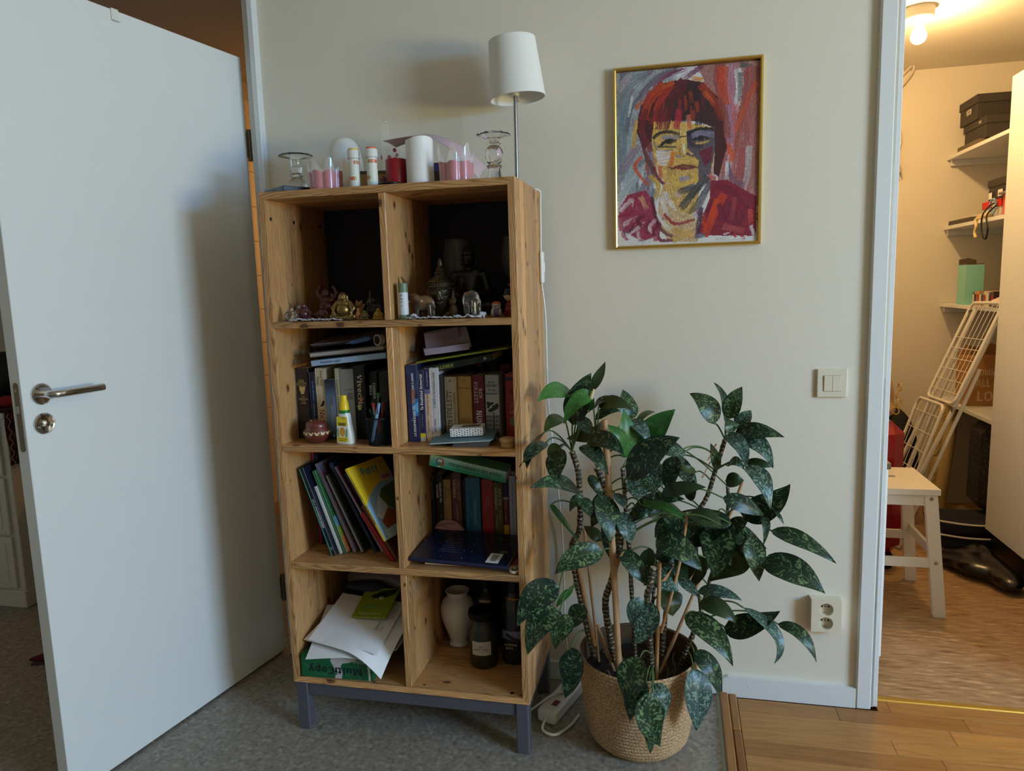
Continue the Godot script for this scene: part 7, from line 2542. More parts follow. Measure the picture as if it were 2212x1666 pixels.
	letters("lettering", "CARBONE", 0.038, 0.006, V(-0.004, 0.065, 0.0441), Basis(), flat(190, 170, 140), lb, "Droid Sans", 700)
	letters("lettering", "BRUT", 0.022, 0.006, V(-0.008, 0.054, 0.0441), Basis(), flat(190, 170, 140), lb, "Droid Sans", 700)
	t = thing("bottle", "dark bottle with a cream shoulder label, behind the candle jar", "bottle", V(0.249, Y4, 0.130))
	m = MB.new()
	m.lathe([Vector2(0, 0), Vector2(0.034, 0), Vector2(0.0365, 0.004), Vector2(0.0365, 0.145), Vector2(0.032, 0.162), Vector2(0.018, 0.176), Vector2(0.0145, 0.182), Vector2(0.014, 0.19)], 36)
	part("glass", m, wine, t)
	m = MB.new()
	m.lathe([Vector2(0.0155, 0.19), Vector2(0.0165, 0.193), Vector2(0.0165, 0.218), Vector2(0.015, 0.221), Vector2(0, 0.2215)], 28)
	part("cap", m, M.black_plastic, t)
	m = MB.new()
	pts = []
	for j in 2:
		for i in 9:
			var a := -0.5 + 1.1 * i / 8
			pts.append(V(sin(a) * (0.0368 - 0.003 * j), 0.138 + 0.02 * j, cos(a) * (0.0368 - 0.003 * j)))
	m.sheet(pts, 8, 1)
	part("label", m, flat(196, 180, 130, 0.7), t)


class CV:
	# a small drawing board for flat prints: brush strokes with bristle streaks, filled outlines and ovals
	var w: int
	var h: int
	var d := PackedByteArray()
	var nz := FastNoiseLite.new()
	var count := 0
	var streak := 0.16
	var gain := 1.0

	func _init(ww: int, hh: int, r: int, g: int, b: int) -> void:
		w = ww
		h = hh
		d.resize(w * h * 3)
		nz.seed = 9
		nz.frequency = 0.11
		for i in w * h:
			d[i * 3] = r
			d[i * 3 + 1] = g
			d[i * 3 + 2] = b

	func px(x: int, y: int, r: float, g: float, b: float, a := 1.0) -> void:
		var i := (y * w + x) * 3
		d[i] = int(lerpf(d[i], clampf(r, 0, 255), a))
		d[i + 1] = int(lerpf(d[i + 1], clampf(g, 0, 255), a))
		d[i + 2] = int(lerpf(d[i + 2], clampf(b, 0, 255), a))

	func s(r: int, g: int, b: int, wd: float, q: Array, dry := 1.0) -> void:
		# a smooth bent stroke; dry bristles break its sides and its end
		count += 1
		var half := wd * 0.5
		var run := 0.0
		var pts := []
		var np := q.size() / 2
		for k in np - 1:
			var e := []
			for c in [maxi(k - 1, 0), k, k + 1, mini(k + 2, np - 1)]:
				e.append(Vector2(q[c * 2], q[c * 2 + 1]))
			for c in (6 if np > 2 else 1):
				pts.append(e[1].cubic_interpolate(e[2], e[0], e[3], c / (6.0 if np > 2 else 1.0)))
		pts.append(Vector2(q[np * 2 - 2], q[np * 2 - 1]))
		var total := 0.0
		for k in pts.size() - 1:
			total += (pts[k + 1] - pts[k]).length()
		for k in pts.size() - 1:
			var a: Vector2 = pts[k]
			var e: Vector2 = pts[k + 1]
			var ab := e - a
			var ln := maxf(ab.length(), 0.001)
			var t := ab / ln
			var nn := Vector2(-t.y, t.x)
			var m := half * 1.3 + 2.0
			for y in range(maxi(0, int(minf(a.y, e.y) - m)), mini(h, int(maxf(a.y, e.y) + m) + 1)):
				for x in range(maxi(0, int(minf(a.x, e.x) - m)), mini(w, int(maxf(a.x, e.x) + m) + 1)):
					var p := Vector2(x, y) - a
					var u := p.dot(t)
					if u < -0.8 - (half * 0.5 if k == 0 else 0.0) or u > ln + 0.8 + (half * 0.7 if k == pts.size() - 2 else 0.0):
						continue
					var o := p.dot(nn)
					var along := (run + u) / maxf(total, 1.0)
					var br := nz.get_noise_2d(o * 6.0 + count * 77.0, (run + u) * 0.10)
					var edge := half * (1.0 + 0.30 * nz.get_noise_2d(count * 13.0 + signf(o) * 50.0, (run + u) * 1.2) * dry)
					var al := clampf((edge - absf(o)) * 0.55 + 0.35, 0.0, 1.0)
					if dry > 0.0:
						al *= clampf(1.15 + br * 1.6 * dry - 0.9 * maxf(0.0, along - 0.45) * dry - 0.5 * maxf(0.0, 0.05 - along), 0.0, 1.0)
						al = minf(al, 0.9)
					if al <= 0.02:
						continue
					var f := 1.0 + streak * dry * nz.get_noise_2d(o * 5.0 + count * 31.0, (run + u) * 0.12) * 2.0
					px(x, y, r * f * gain, g * f * gain, b * f * gain, al)
			run += ln

	func p(r: int, g: int, b: int, q: Array) -> void:
		count += 1
		var lo := 1e9
		var hi := -1e9
		for k in range(1, q.size(), 2):
			lo = minf(lo, q[k])
			hi = maxf(hi, q[k])
		var np := q.size() / 2
		for y in range(maxi(0, int(lo)), mini(h, int(hi) + 1)):
			var xs := []
			for k in np:
				var x0: float = q[k * 2]
				var y0: float = q[k * 2 + 1]
				var x1: float = q[((k + 1) % np) * 2]
				var y1: float = q[((k + 1) % np) * 2 + 1]
				if (y0 <= y and y1 > y) or (y1 <= y and y0 > y):
					xs.append(x0 + (y - y0) / (y1 - y0) * (x1 - x0))
			xs.sort()
			for k in range(0, xs.size() - 1, 2):
				for x in range(maxi(0, int(xs[k])), mini(w, int(xs[k + 1]) + 1)):
					var f := 1.0 + streak * nz.get_noise_2d(x * 2.0 + count * 40.0, y * 0.6) * 1.4
					px(x, y, r * f * gain, g * f * gain, b * f * gain)

	func o(r: int, g: int, b: int, cx: float, cy: float, rx: float, ry: float) -> void:
		for y in range(maxi(0, int(cy - ry)), mini(h, int(cy + ry) + 1)):
			for x in range(maxi(0, int(cx - rx)), mini(w, int(cx + rx) + 1)):
				var q := Vector2((x - cx) / rx, (y - cy) / ry).length_squared()
				if q <= 1.0:
					px(x, y, r, g, b)

	# drags the paint a little along the brush so that edges are ragged
	func rough(amp: float) -> void:
		var src := d.duplicate()
		var n1 := FastNoiseLite.new()
		n1.seed = 3
		n1.frequency = 0.09
		for y in h:
			for x in w:
				var dx := n1.get_noise_2d(x * 1.6, y * 0.5) * amp * 1.6
				var dy := n1.get_noise_2d(x * 1.6 + 300.0, y * 0.6) * amp * 2.6
				var sx := clampi(x + int(round(dx)), 0, w - 1)
				var sy := clampi(y + int(round(dy)), 0, h - 1)
				for c in 3:
					d[(y * w + x) * 3 + c] = src[(sy * w + sx) * 3 + c]

	func image() -> Image:
		return Image.create_from_data(w, h, false, Image.FORMAT_RGB8, d)


# a flat print as a thin plate facing +z (or turned by basis)
func print_plate(called: String, cv: CV, at: Vector3, basis: Basis, w: float, h: float, parent: Node3D, rough := 0.6) -> MeshInstance3D:
	var m := MB.new()
	var q := []
	for c in [[-1, -1], [1, -1], [1, 1], [-1, 1]]:
		q.append(V(c[0] * w / 2, c[1] * h / 2, 0))
	m.face(q, V(0, 0, 1), [Vector2(0, 1), Vector2(1, 1), Vector2(1, 0), Vector2(0, 0)])
	var mt := mat(Color.WHITE, rough)
	mt.albedo_texture = ImageTexture.create_from_image(cv.image())
	mt.texture_repeat = false
	var o := part(called, m, mt, parent)
	o.transform = Transform3D(basis, at)
	return o


# loose short strokes that break up a painted area
func dabs(cv: CV, where: String) -> void:
	var pr := RandomNumberGenerator.new()
	pr.seed = hash(where)
	for k in {"face": 60, "hair": 44, "dress": 44}[where]:
		if where == "face":
			var x := pr.randf_range(105, 215)
			var y := pr.randf_range(200, 330)
			var c: Array = [[176, 138, 72], [214, 178, 112], [196, 156, 92], [168, 120, 70], [220, 186, 120]][pr.randi() % 5]
			if Vector2((x - 165) / 62.0, (y - 262) / 74.0).length() < 0.95:
				cv.s(c[0], c[1], c[2], pr.randf_range(5, 12), [x, y, x + pr.randf_range(-9, 9), y + pr.randf_range(10, 26)])
		elif where == "hair":
			var x := pr.randf_range(80, 290)
			var y := pr.randf_range(70, 160)
			var c: Array = [[66, 34, 40], [96, 38, 44], [150, 54, 38], [58, 40, 46]][pr.randi() % 4]
			if Vector2((x - 185) / 100.0, (y - 125) / 70.0).length() < 0.95:
				cv.s(c[0], c[1], c[2], pr.randf_range(5, 12), [x, y, x + (x - 185) * 0.12, y + pr.randf_range(18, 40)])
		else:
			var x := pr.randf_range(0, 400)
			var y := pr.randf_range(390, 490)
			if x > 118 and x < 240 or y < 450 - x * 0.5 and x < 130:
				continue
			var c: Array = [[150, 54, 84], [196, 176, 182], [170, 90, 112], [110, 34, 58]][pr.randi() % 4] if x < 130 else [[150, 44, 56], [186, 66, 46], [112, 30, 52], [150, 60, 64]][pr.randi() % 4]
			cv.s(c[0], c[1], c[2], pr.randf_range(6, 14), [x, y, x + pr.randf_range(-16, 6), y - 14, x + pr.randf_range(-10, 14), y - pr.randf_range(20, 34)])


func wall_things() -> void:
	# painting: a sheet in a thin gold frame
	var t := thing("painting", "framed brushy portrait of a red-haired face, thin gold frame, on the pale wall", "painting", V(0.8545, 1.641, 0.0))
	var w := 0.4115
	var h := 0.511
	for k in 4:
		var m := MB.new()
		var vert := k < 2
		var ln := h if vert else w
		var s := 1.0 if k % 2 else -1.0
		# mitred rail with a rounded face
		var prof := [Vector2(0.0, 0.0), Vector2(0.0, 0.017), Vector2(0.002, 0.0195), Vector2(0.005, 0.020), Vector2(0.0085, 0.0175), Vector2(0.0095, 0.014), Vector2(0.0095, 0.004)]
		for i in prof.size() - 1:
			var a: Vector2 = prof[i]
			var b: Vector2 = prof[i + 1]
			var q := []
			for e in [[a, -1.0], [b, -1.0], [b, 1.0], [a, 1.0]]:
				var across: float = s * ((w if vert else h) / 2 - e[0].x)
				var along: float = e[1] * (ln / 2 - e[0].x)
				q.append(V(across, along, e[0].y) if vert else V(along, across, e[0].y))
			var dn := Vector2(-(b - a).y, (b - a).x).normalized()
			var nn := V(-s * dn.x * -1.0, 0, dn.y) if vert else V(0, s * dn.x, dn.y)
			if i == 0:
				nn = V(s, 0, 0) if vert else V(0, s, 0)
			else:
				nn = (V(s * -dn.x, 0, absf(dn.y)) if vert else V(0, s * -dn.x, absf(dn.y))).normalized()
			m.face(q, nn)
		part("frame_rail", m, M.brass_frame, t)
	boxed("backing", V(0, 0, 0.004), V(w - 0.006, h - 0.006, 0.004), flat(120, 84, 56, 0.8), t)
	var cv := CV.new(400, 500, 214, 213, 211)
	cv.gain = 1.0
	cv.streak = 0.24
	cv.p(150, 155, 160, [0, 0, 180, 0, 120, 200, 100, 380, 0, 420])
	cv.p(160, 112, 108, [230, 0, 400, 0, 400, 400, 290, 330, 280, 120])
	var pr := RandomNumberGenerator.new()
	pr.seed = 6
	for k in 60:
		var left := k % 2 == 0
		var x := pr.randf_range(0, 120) if left else pr.randf_range(280, 400)
		var y := pr.randf_range(0, 360)
		var c: Array = [[118, 128, 138], [150, 158, 166], [196, 196, 200], [134, 112, 130], [106, 112, 124]][pr.randi() % 5] if left else [[150, 74, 70], [176, 92, 84], [186, 128, 138], [200, 190, 192], [190, 80, 52], [140, 96, 116]][pr.randi() % 6]
		cv.s(c[0], c[1], c[2], pr.randf_range(10, 30), [x, y, x - pr.randf_range(-6, 26), y + 50, x - pr.randf_range(0, 30), y + pr.randf_range(80, 150)])
	paint_strokes(cv)
	cv.rough(1.0)
	var pl := print_plate("painted_sheet", cv, V(0, -0.002, 0.0105), Basis(), w - 0.018, h - 0.022, t, 0.55)
	pl.rotation = V(0.0, 0.0, -0.004)
	# light switch with two rockers
	t = thing("light_switch", "cream square light switch with two rockers on the wall", "light switch", V(1.2612, 0.9848, 0.0))
	boxed("frame", V(0, 0, 0.005), V(0.082, 0.082, 0.010), M.cream_plastic, t, 0.0025)
	boxed("rim", V(0, 0, 0.0101), V(0.0462, 0.0462, 0.001), flat(120, 108, 88), t)
	for s in [-1, 1]:
		boxed("rocker", V(s * 0.0113, 0, 0.0105), V(0.0221, 0.045, 0.005), M.cream_plastic, t, 0.001, 1, V(0.03, 0, 0))
	# double socket
	t = thing("wall_socket", "cream double power socket low on the wall beside the plant", "socket", V(1.2602, 0.2918, 0.0))
	var c := CSGBox3D.new()
	c.name = "housing"
	c.size = V(0.083, 0.0985, 0.034)
	c.position = V(0, 0, 0.017)
	c.material = M.cream_plastic
	t.add_child(c)
	for s in [-1, 1]:
		var y := CSGCylinder3D.new()
		y.name = "well"
		y.operation = CSGShape3D.OPERATION_SUBTRACTION
		y.radius = 0.0195
		y.height = 0.028
		y.sides = 32
		y.rotation = V(PI / 2, 0, 0)
		y.position = V(0, s * 0.0215, 0.012)
		y.material = M.cream_plastic
		c.add_child(y, true)
		for k in 3:
			var m := MB.new()
			m.tube([V(0.0095 * (k - 1), s * 0.0215 + 0.002, 0.0145), V(0.0095 * (k - 1), s * 0.0215 + 0.002, 0.0156)], 0.0027 if k != 1 else 0.0018, 12)
			part("hole", m, M.hole, t)
		var m := MB.new()
		m.box(V(0, s * 0.0215 + s * 0.0165, 0.021), V(0.005, 0.005, 0.012), 0.001)
		part("earth_clip", m, M.steel, t)
	# bevelled edge of the housing
	var m := MB.new()
	m.prism([Vector2(-0.0435, -0.0505), Vector2(0.0435, -0.0505), Vector2(0.0435, 0.0505), Vector2(-0.0435, 0.0505)], 0.0, 0.012)
	part("back_box", m, M.cream_plastic, t)
	# cord of the table lamp with its switch
	t = thing("lamp_cord", "white lamp cord hanging down the bookcase's right side, with an inline switch", "cord", V(0.4446, 0.0, 0.1))
	m = MB.new()
	m.tube(curve([V(-0.05, 1.5600, 0.06), V(-0.02, 1.5602, 0.02), V(-0.002, 1.556, 0.0), V(-0.001, 1.52, 0.0), V(-0.002, 1.44, 0.0), V(-0.003, 1.386, 0.0)], 8), 0.0026, 8)
	m.tube(curve([V(-0.003, 1.292, 0.0), V(0.003, 1.24, 0.0), V(0.007, 1.17, 0.0), V(0.006, 0.97, -0.01), V(0.01, 0.85, -0.03), V(0.024, 0.64, -0.06), V(0.03, 0.5, -0.08), V(0.032, 0.36, -0.082), V(0.034, 0.2, -0.075), V(0.042, 0.10, -0.07), V(0.05, 0.06, -0.055)], 8), 0.0026, 8)
	part("wire", m, M.white_plastic, t)
	var sw := boxed("inline_switch", V(-0.0005, 1.339, 0.002), V(0.012, 0.094, 0.026), M.white_plastic, t, 0.0045)
	boxed("rocker", V(0.006, 0.0, 0), V(0.005, 0.03, 0.012), M.white_plastic, sw, 0.0015)
	# power strip behind the bookcase's foot
	t = thing("power_strip", "white power strip with a red switch on the floor behind the bookcase", "power strip", V(0.482, 0.0005, 0.165), -0.3)
	boxed("body", V(0, 0.022, 0), V(0.062, 0.044, 0.20), M.white_plastic, t, 0.008)
	var rs := boxed("switch", V(0.012, 0.045, 0.055), V(0.02, 0.006, 0.03), flat(120, 14, 18, 0.3), t, 0.002)
	boxed("switch_bezel", V(0, -0.001, 0), V(0.026, 0.005, 0.036), M.white_plastic, rs, 0.001)
	for k in 2:
		m = MB.new()
		m.lathe([Vector2(0, 0.0445), Vector2(0.017, 0.0445), Vector2(0.0185, 0.0455), Vector2(0.0195, 0.0455), Vector2(0.0195, 0.044)], 24, V(0, 0, -0.06 + 0.05 * k))
		part("outlet", m, M.white_plastic, t)
	m = MB.new()
	m.tube(curve([V(0.0, 0.02, 0.1), V(0.01, 0.01, 0.14), V(0.05, 0.006, 0.14), V(0.07, 0.006, 0.08), V(0.07, 0.006, 0.02)], 8), 0.0042, 8)
	part("supply_cord", m, M.white_plastic, t)
	m = MB.new()
	m.tube(curve([V(0.01, 0.05, -0.01), V(-0.01, 0.058, 0.04), V(-0.05, 0.03, 0.09), V(-0.09, 0.006, 0.11)], 8), 0.0035, 8)
	m.tube([V(0.012, 0.048, -0.02), V(0.008, 0.062, 0.0)], 0.008, 10)
	part("plug_cord", m, M.white_plastic, t)


func paint_strokes(cv: CV) -> void:
	cv.s(128, 135, 142, 25, [83, 11, 34, 39, 14, 135, 13, 245])
	cv.s(150, 160, 165, 18, [109, 14, 56, 59, 41, 123, 33, 247])
	cv.s(165, 155, 160, 22, [34, 13, 7, 43])
	cv.s(105, 95, 110, 16, [167, 5, 116, 22, 71, 60])
	cv.s(120, 60, 90, 14, [196, 8, 145, 17, 109, 46])
	cv.s(200, 195, 205, 18, [218, 7, 167, 23])
	cv.s(110, 60, 90, 14, [239, 2, 196, 30])
	cv.s(115, 130, 140, 29, [22, 92, 14, 194, 9, 301])
	cv.s(150, 165, 170, 22, [48, 174, 40, 247, 24, 320])
	cv.s(140, 120, 140, 25, [56, 212, 17, 275])
	cv.s(160, 170, 175, 22, [67, 279, 32, 328, 5, 357])
	cv.s(95, 100, 112, 11, [71, 67, 39, 108, 29, 173])
	cv.s(205, 208, 210, 8, [45, 72, 33, 122])
	cv.s(200, 160, 70, 14, [60, 139, 50, 182, 48, 211])
	cv.s(150, 70, 70, 29, [289, 7, 290, 60, 311, 111])
	cv.s(190, 70, 45, 33, [300, 16, 300, 54, 311, 107])
	cv.s(175, 120, 140, 22, [324, 8, 321, 56, 329, 120])
	cv.s(205, 205, 205, 22, [339, 23, 346, 69, 336, 127])
	cv.s(120, 125, 125, 14, [346, 31, 347, 100])
	cv.s(90, 92, 95, 14, [349, 7, 373, 14])
	cv.s(150, 80, 75, 43, [380, 24, 371, 95, 355, 199, 352, 305])
	cv.s(165, 100, 95, 33, [392, 97, 386, 202, 381, 307])
	cv.s(190, 80, 50, 14, [388, 59, 361, 119, 337, 184])
	cv.s(190, 110, 120, 22, [329, 120, 323, 179, 320, 250])
	cv.s(150, 120, 150, 18, [312, 118, 317, 168, 321, 214])
	cv.s(195, 85, 50, 14, [313, 224, 327, 254, 324, 268])
	cv.s(160, 80, 80, 25, [355, 242, 349, 305, 339, 376])
	cv.s(175, 165, 165, 18, [373, 236, 370, 307, 360, 349])
	cv.s(110, 85, 110, 14, [313, 274, 328, 318, 356, 338])
	cv.s(205, 200, 205, 18, [284, 240, 285, 301])
	cv.s(210, 205, 205, 11, [313, 271, 313, 317])
	cv.p(75, 35, 40, [71, 96, 94, 62, 138, 38, 189, 32, 240, 44, 283, 87, 305, 131, 305, 195, 313, 231, 302, 266, 292, 312, 277, 300, 280, 229, 273, 171, 233, 154, 197, 147, 153, 147, 105, 161, 101, 200, 78, 221, 58, 171, 63, 125])
	cv.s(185, 65, 35, 29, [131, 48, 97, 77, 82, 126])
	cv.s(170, 50, 40, 22, [153, 50, 116, 100, 105, 143])
	cv.s(120, 40, 45, 18, [82, 112, 71, 169, 97, 222])
	cv.s(95, 35, 45, 33, [189, 43, 160, 86, 134, 152])
	cv.s(48, 38, 42, 40, [218, 56, 211, 98, 211, 137])
	cv.s(60, 40, 48, 25, [247, 84, 251, 120, 240, 151])
	cv.s(150, 50, 35, 22, [240, 55, 276, 101, 298, 145])
	cv.s(185, 85, 40, 16, [251, 77, 272, 104])
	cv.s(140, 70, 60, 18, [290, 98, 308, 146, 312, 196])
	cv.s(165, 50, 60, 16, [175, 127, 182, 156])
	cv.s(190, 60, 50, 14, [145, 117, 131, 138])
	cv.s(200, 90, 40, 13, [160, 40, 134, 48])
	cv.s(210, 130, 60, 11, [240, 37, 218, 32])
	cv.s(190, 90, 60, 14, [56, 102, 71, 86])
	dabs(cv, "hair")
	cv.s(100, 45, 55, 12, [75, 177, 78, 221, 108, 281])
	cv.p(205, 165, 85, [108, 143, 123, 148, 153, 145, 204, 155, 269, 171, 280, 229, 274, 282, 249, 316, 190, 342, 138, 317, 108, 252, 101, 193])
	dabs(cv, "face")
	cv.s(120, 38, 48, 22, [127, 116, 123, 159])
	cv.s(95, 35, 45, 17, [153, 118, 142, 164])
	cv.s(165, 45, 60, 20, [178, 120, 171, 163])
	cv.s(195, 105, 85, 14, [204, 137, 208, 166])
	cv.s(60, 40, 50, 18, [233, 132, 233, 157])
	cv.p(95, 85, 95, [201, 176, 276, 171, 280, 229, 267, 300, 234, 319, 234, 261, 201, 223])
	cv.p(110, 40, 60, [234, 236, 273, 225, 270, 264, 252, 279])
	cv.s(130, 125, 150, 22, [219, 186, 269, 189])
	cv.s(60, 55, 65, 14, [206, 184, 212, 216, 241, 222])
	cv.s(35, 30, 35, 9, [204, 185, 233, 173, 273, 178])
	cv.s(35, 32, 38, 7, [219, 204, 241, 196, 262, 202])
	cv.s(25, 25, 28, 9, [235, 203, 246, 203])
	cv.s(200, 165, 90, 7, [226, 213, 248, 213, 261, 209])
	cv.s(40, 35, 38, 9, [105, 190, 123, 178, 153, 176, 179, 185])
	cv.s(130, 125, 140, 14, [134, 190, 175, 193])
	cv.s(35, 32, 38, 8, [127, 212, 145, 200, 168, 203])
	cv.s(25, 25, 28, 9, [145, 206, 158, 206])
	cv.s(60, 55, 60, 6, [119, 216, 168, 220])
	cv.s(120, 120, 130, 5, [108, 201, 119, 227, 160, 227])
	cv.s(215, 180, 110, 18, [190, 171, 190, 207, 193, 237])
	cv.s(225, 215, 190, 7, [192, 215, 193, 240])
	cv.s(60, 55, 60, 5, [182, 192, 201, 192])
	cv.s(120, 130, 150, 8, [171, 246, 186, 251])
	cv.s(60, 50, 60, 6, [201, 241, 219, 249])
	cv.s(215, 170, 140, 7, [212, 240, 215, 244])
	cv.s(215, 205, 210, 22, [119, 237, 147, 240])
	cv.s(210, 200, 205, 18, [121, 253, 145, 251])
	cv.s(200, 190, 195, 11, [127, 264, 142, 267])
	cv.s(200, 115, 60, 14, [162, 238, 155, 274])
	cv.s(190, 100, 70, 11, [123, 275, 127, 305])
	cv.s(200, 165, 90, 22, [179, 261, 219, 262])
	cv.s(90, 40, 45, 7, [160, 281, 182, 274, 205, 275, 230, 281])
	cv.s(110, 35, 45, 8, [175, 279, 197, 283, 219, 282])
	cv.s(205, 165, 105, 9, [171, 291, 201, 296, 227, 291])
	cv.s(70, 55, 55, 5, [149, 277, 160, 283])
	cv.s(150, 140, 165, 14, [183, 312, 205, 310])
	cv.s(205, 170, 90, 18, [153, 310, 168, 326, 197, 331])
	cv.s(110, 45, 55, 9, [104, 274, 123, 312, 157, 336, 190, 342])
	cv.s(190, 150, 70, 14, [97, 299, 119, 326, 112, 363])
	cv.s(200, 80, 50, 9, [71, 242, 51, 267, 70, 301, 89, 321])
	cv.s(150, 70, 50, 9, [86, 251, 89, 288])
	cv.s(90, 70, 70, 7, [82, 243, 108, 300])
	cv.p(195, 160, 95, [138, 320, 197, 346, 241, 327, 227, 406, 198, 438, 153, 413, 123, 364])
	cv.s(60, 62, 68, 22, [256, 313, 227, 344, 190, 390])
	cv.s(70, 70, 75, 18, [219, 336, 183, 349])
	cv.s(90, 85, 95, 18, [267, 329, 242, 371, 220, 406])
	cv.s(130, 120, 130, 14, [252, 364, 227, 417])
	cv.s(200, 190, 190, 18, [138, 350, 157, 402, 183, 437])
	cv.s(215, 205, 205, 14, [153, 376, 179, 426])
	cv.s(190, 160, 160, 11, [168, 355, 183, 360])
	cv.s(130, 110, 60, 9, [227, 384, 201, 423])
	cv.p(196, 168, 130, [123, 356, 168, 403, 220, 417, 242, 451, 235, 495, 153, 492, 119, 445])
	cv.s(205, 196, 196, 14, [127, 364, 146, 413])
	cv.s(205, 196, 196, 11, [220, 417, 242, 407])
	cv.p(150, 55, 82, [5, 390, 32, 349, 82, 339, 108, 381, 123, 438, 115, 475, 70, 488, 8, 447])
	cv.s(205, 180, 185, 14, [9, 394, 43, 366, 51, 389])
	cv.s(205, 185, 190, 14, [12, 440, 55, 419])
	cv.s(200, 150, 115, 14, [70, 360, 85, 391])
	cv.s(150, 40, 70, 12, [5, 413, 47, 396, 55, 352])
	cv.s(205, 195, 195, 11, [24, 471, 77, 436])
	cv.s(160, 60, 90, 12, [70, 473, 93, 414, 104, 396])
	cv.s(208, 204, 204, 22, [12, 481, 70, 490])
	cv.s(80, 35, 50, 9, [100, 362, 115, 430, 134, 461, 161, 477])
	cv.s(110, 40, 60, 9, [131, 423, 119, 468, 127, 487, 161, 488])
	cv.s(210, 205, 205, 11, [119, 412, 134, 438, 153, 454])
	cv.s(195, 150, 85, 18, [168, 459, 198, 471, 220, 480])
	cv.s(200, 160, 95, 22, [168, 485, 216, 465])
	cv.s(150, 50, 60, 9, [138, 413, 168, 440, 220, 432])
	cv.p(130, 35, 55, [270, 322, 313, 321, 364, 353, 396, 373, 396, 484, 257, 478, 227, 473, 242, 437, 267, 372])
	dabs(cv, "dress")
	cv.s(190, 60, 40, 25, [303, 367, 278, 416, 257, 467])
	cv.s(200, 70, 35, 18, [285, 380, 268, 438])
	cv.s(120, 30, 50, 22, [292, 337, 328, 358, 364, 414])
	cv.s(110, 30, 55, 14, [293, 392, 307, 436, 329, 397, 347, 449, 371, 400])
	cv.s(165, 75, 75, 18, [308, 454, 358, 468])
	cv.s(180, 70, 60, 14, [379, 411, 383, 451])
	cv.s(150, 60, 65, 13, [336, 376, 329, 430])
	cv.s(75, 60, 80, 14, [242, 400, 235, 451, 231, 480])
	cv.s(110, 110, 130, 13, [231, 480, 250, 477])
	cv.s(210, 205, 205, 11, [383, 458, 394, 488])
	cv.s(205, 200, 200, 9, [286, 490, 365, 491])
	cv.s(205, 195, 195, 5, [308, 476, 322, 473])
	cv.s(40, 30, 45, 2, [16, 453, 23, 466])
	cv.s(40, 30, 45, 2, [28, 444, 19, 457, 33, 463])
	cv.s(40, 30, 45, 2, [33, 448, 37, 460, 40, 449])
	cv.s(40, 30, 45, 2, [42, 441, 44, 453, 47, 434, 49, 445])


var leaf_mats := {}
var petiole_mat: StandardMaterial3D
var stem_mat: StandardMaterial3D
var cane_mat: StandardMaterial3D


func leaf_image(seed: int, base: Color, mark: Color, amount: float) -> Image:
	var w := 96
	var h := 256
	var n1 := noise(seed, 0.028, 3)
	var n2 := noise(seed + 3, 0.10, 2)
	var im := Image.create(w, h, false, Image.FORMAT_RGB8)
	for y in h:
		for x in w:
			var a := absf(x - 47.5) / 47.5
			var side := 0.0 if x < 48 else 400.0
			var t := y / 255.0 * 5.5 + a * 1.3 + n1.get_noise_2d(x + side, y) * 0.9
			var f := t - floorf(t)
			var band := 1.0 - absf(f - 0.5) * 2.0
			var k := band * 0.9 + n2.get_noise_2d(x + side, y * 0.8) * 0.40 + n1.get_noise_2d(x * 0.8 + side, y * 0.8 + 90.0) * 0.5
			var on := smoothstep(0.90 - amount, 1.02 - amount, k) * smoothstep(1.0, 0.85, a) * (0.5 + 0.5 * smoothstep(0.0, 0.12, a))
			var c := base.lerp(mark, on)
			c = c * (1.0 + 0.10 * n2.get_noise_2d(x, y))
			if a < 0.03:
				c = c.lerp(mark, 0.5)
			im.set_pixel(x, y, c)
	return im


# one leaf: base, middle, tip, face normal, where its stalk leaves the stem, width
func lf(t: Node3D, kind: String, b: Vector3, mid: Vector3, tip: Vector3, n: Vector3, at: Vector3, w: float) -> void:
	var nu := 6
	var nv := 14
	var pts := []
	var pa := mid * 2.0 - (b + tip) * 0.5
	var ln := (tip - b).length()
	for j in nv + 1:
		var s := float(j) / nv
		var p := b.lerp(pa, s).lerp(pa.lerp(tip, s), s)
		var tg := (pa - b).lerp(tip - pa, s).normalized()
		var nn := (n - tg * n.dot(tg)).normalized()
		var sd := tg.cross(nn)
		var prof := pow(s + 0.004, 0.62) * pow(1.002 - s, 1.05) / 0.338
		var half := w * 0.60 * prof
		for i in nu + 1:
			var e := (i / float(nu) - 0.5) * 2.0
			var wave := 0.03 * w * sin(s * 11.0 + e * 1.5 + w * 900.0) * absf(e)
			pts.append(p + sd * (half * e) + nn * (0.14 * half * absf(e) + wave))
	var m := MB.new()
	m.sheet(pts, nu, nv, true)
	var mats: Array = leaf_mats[kind]
	var o := part("leaf", m, mats[int(w * 7919.0 + ln * 977.0) % mats.size()], t)
	# stalk
	var d := b - at
	var out := V(d.x, 0, d.z) * 0.25
	m = MB.new()
	m.tube(curve([at, at + d * 0.35 + V(0, d.length() * 0.16, 0) + out * 0.2, at + d * 0.75 + V(0, d.length() * 0.14, 0), b], 5), 0.0022, 6)
	part("petiole", m, petiole_mat, o)


func stem(t: Node3D, p: Array, r: float) -> void:
	var c := curve(p, 12)
	var rr := []
	for i in c.size():
		rr.append(r * (1.0 + 0.09 * sin(i * 2.1)))
	var m := MB.new()
	m.tube(c, rr, 10)
	part("stem", m, stem_mat, t)


func stake(t: Node3D, p: Array, r: float) -> void:
	var c := curve(p, 8)
	var rr := []
	for i in c.size():
		rr.append(r * (1.14 if i % 6 == 3 else 1.0))
	var m := MB.new()
	m.tube(c, rr, 12)
	part("bamboo_stake", m, cane_mat, t)


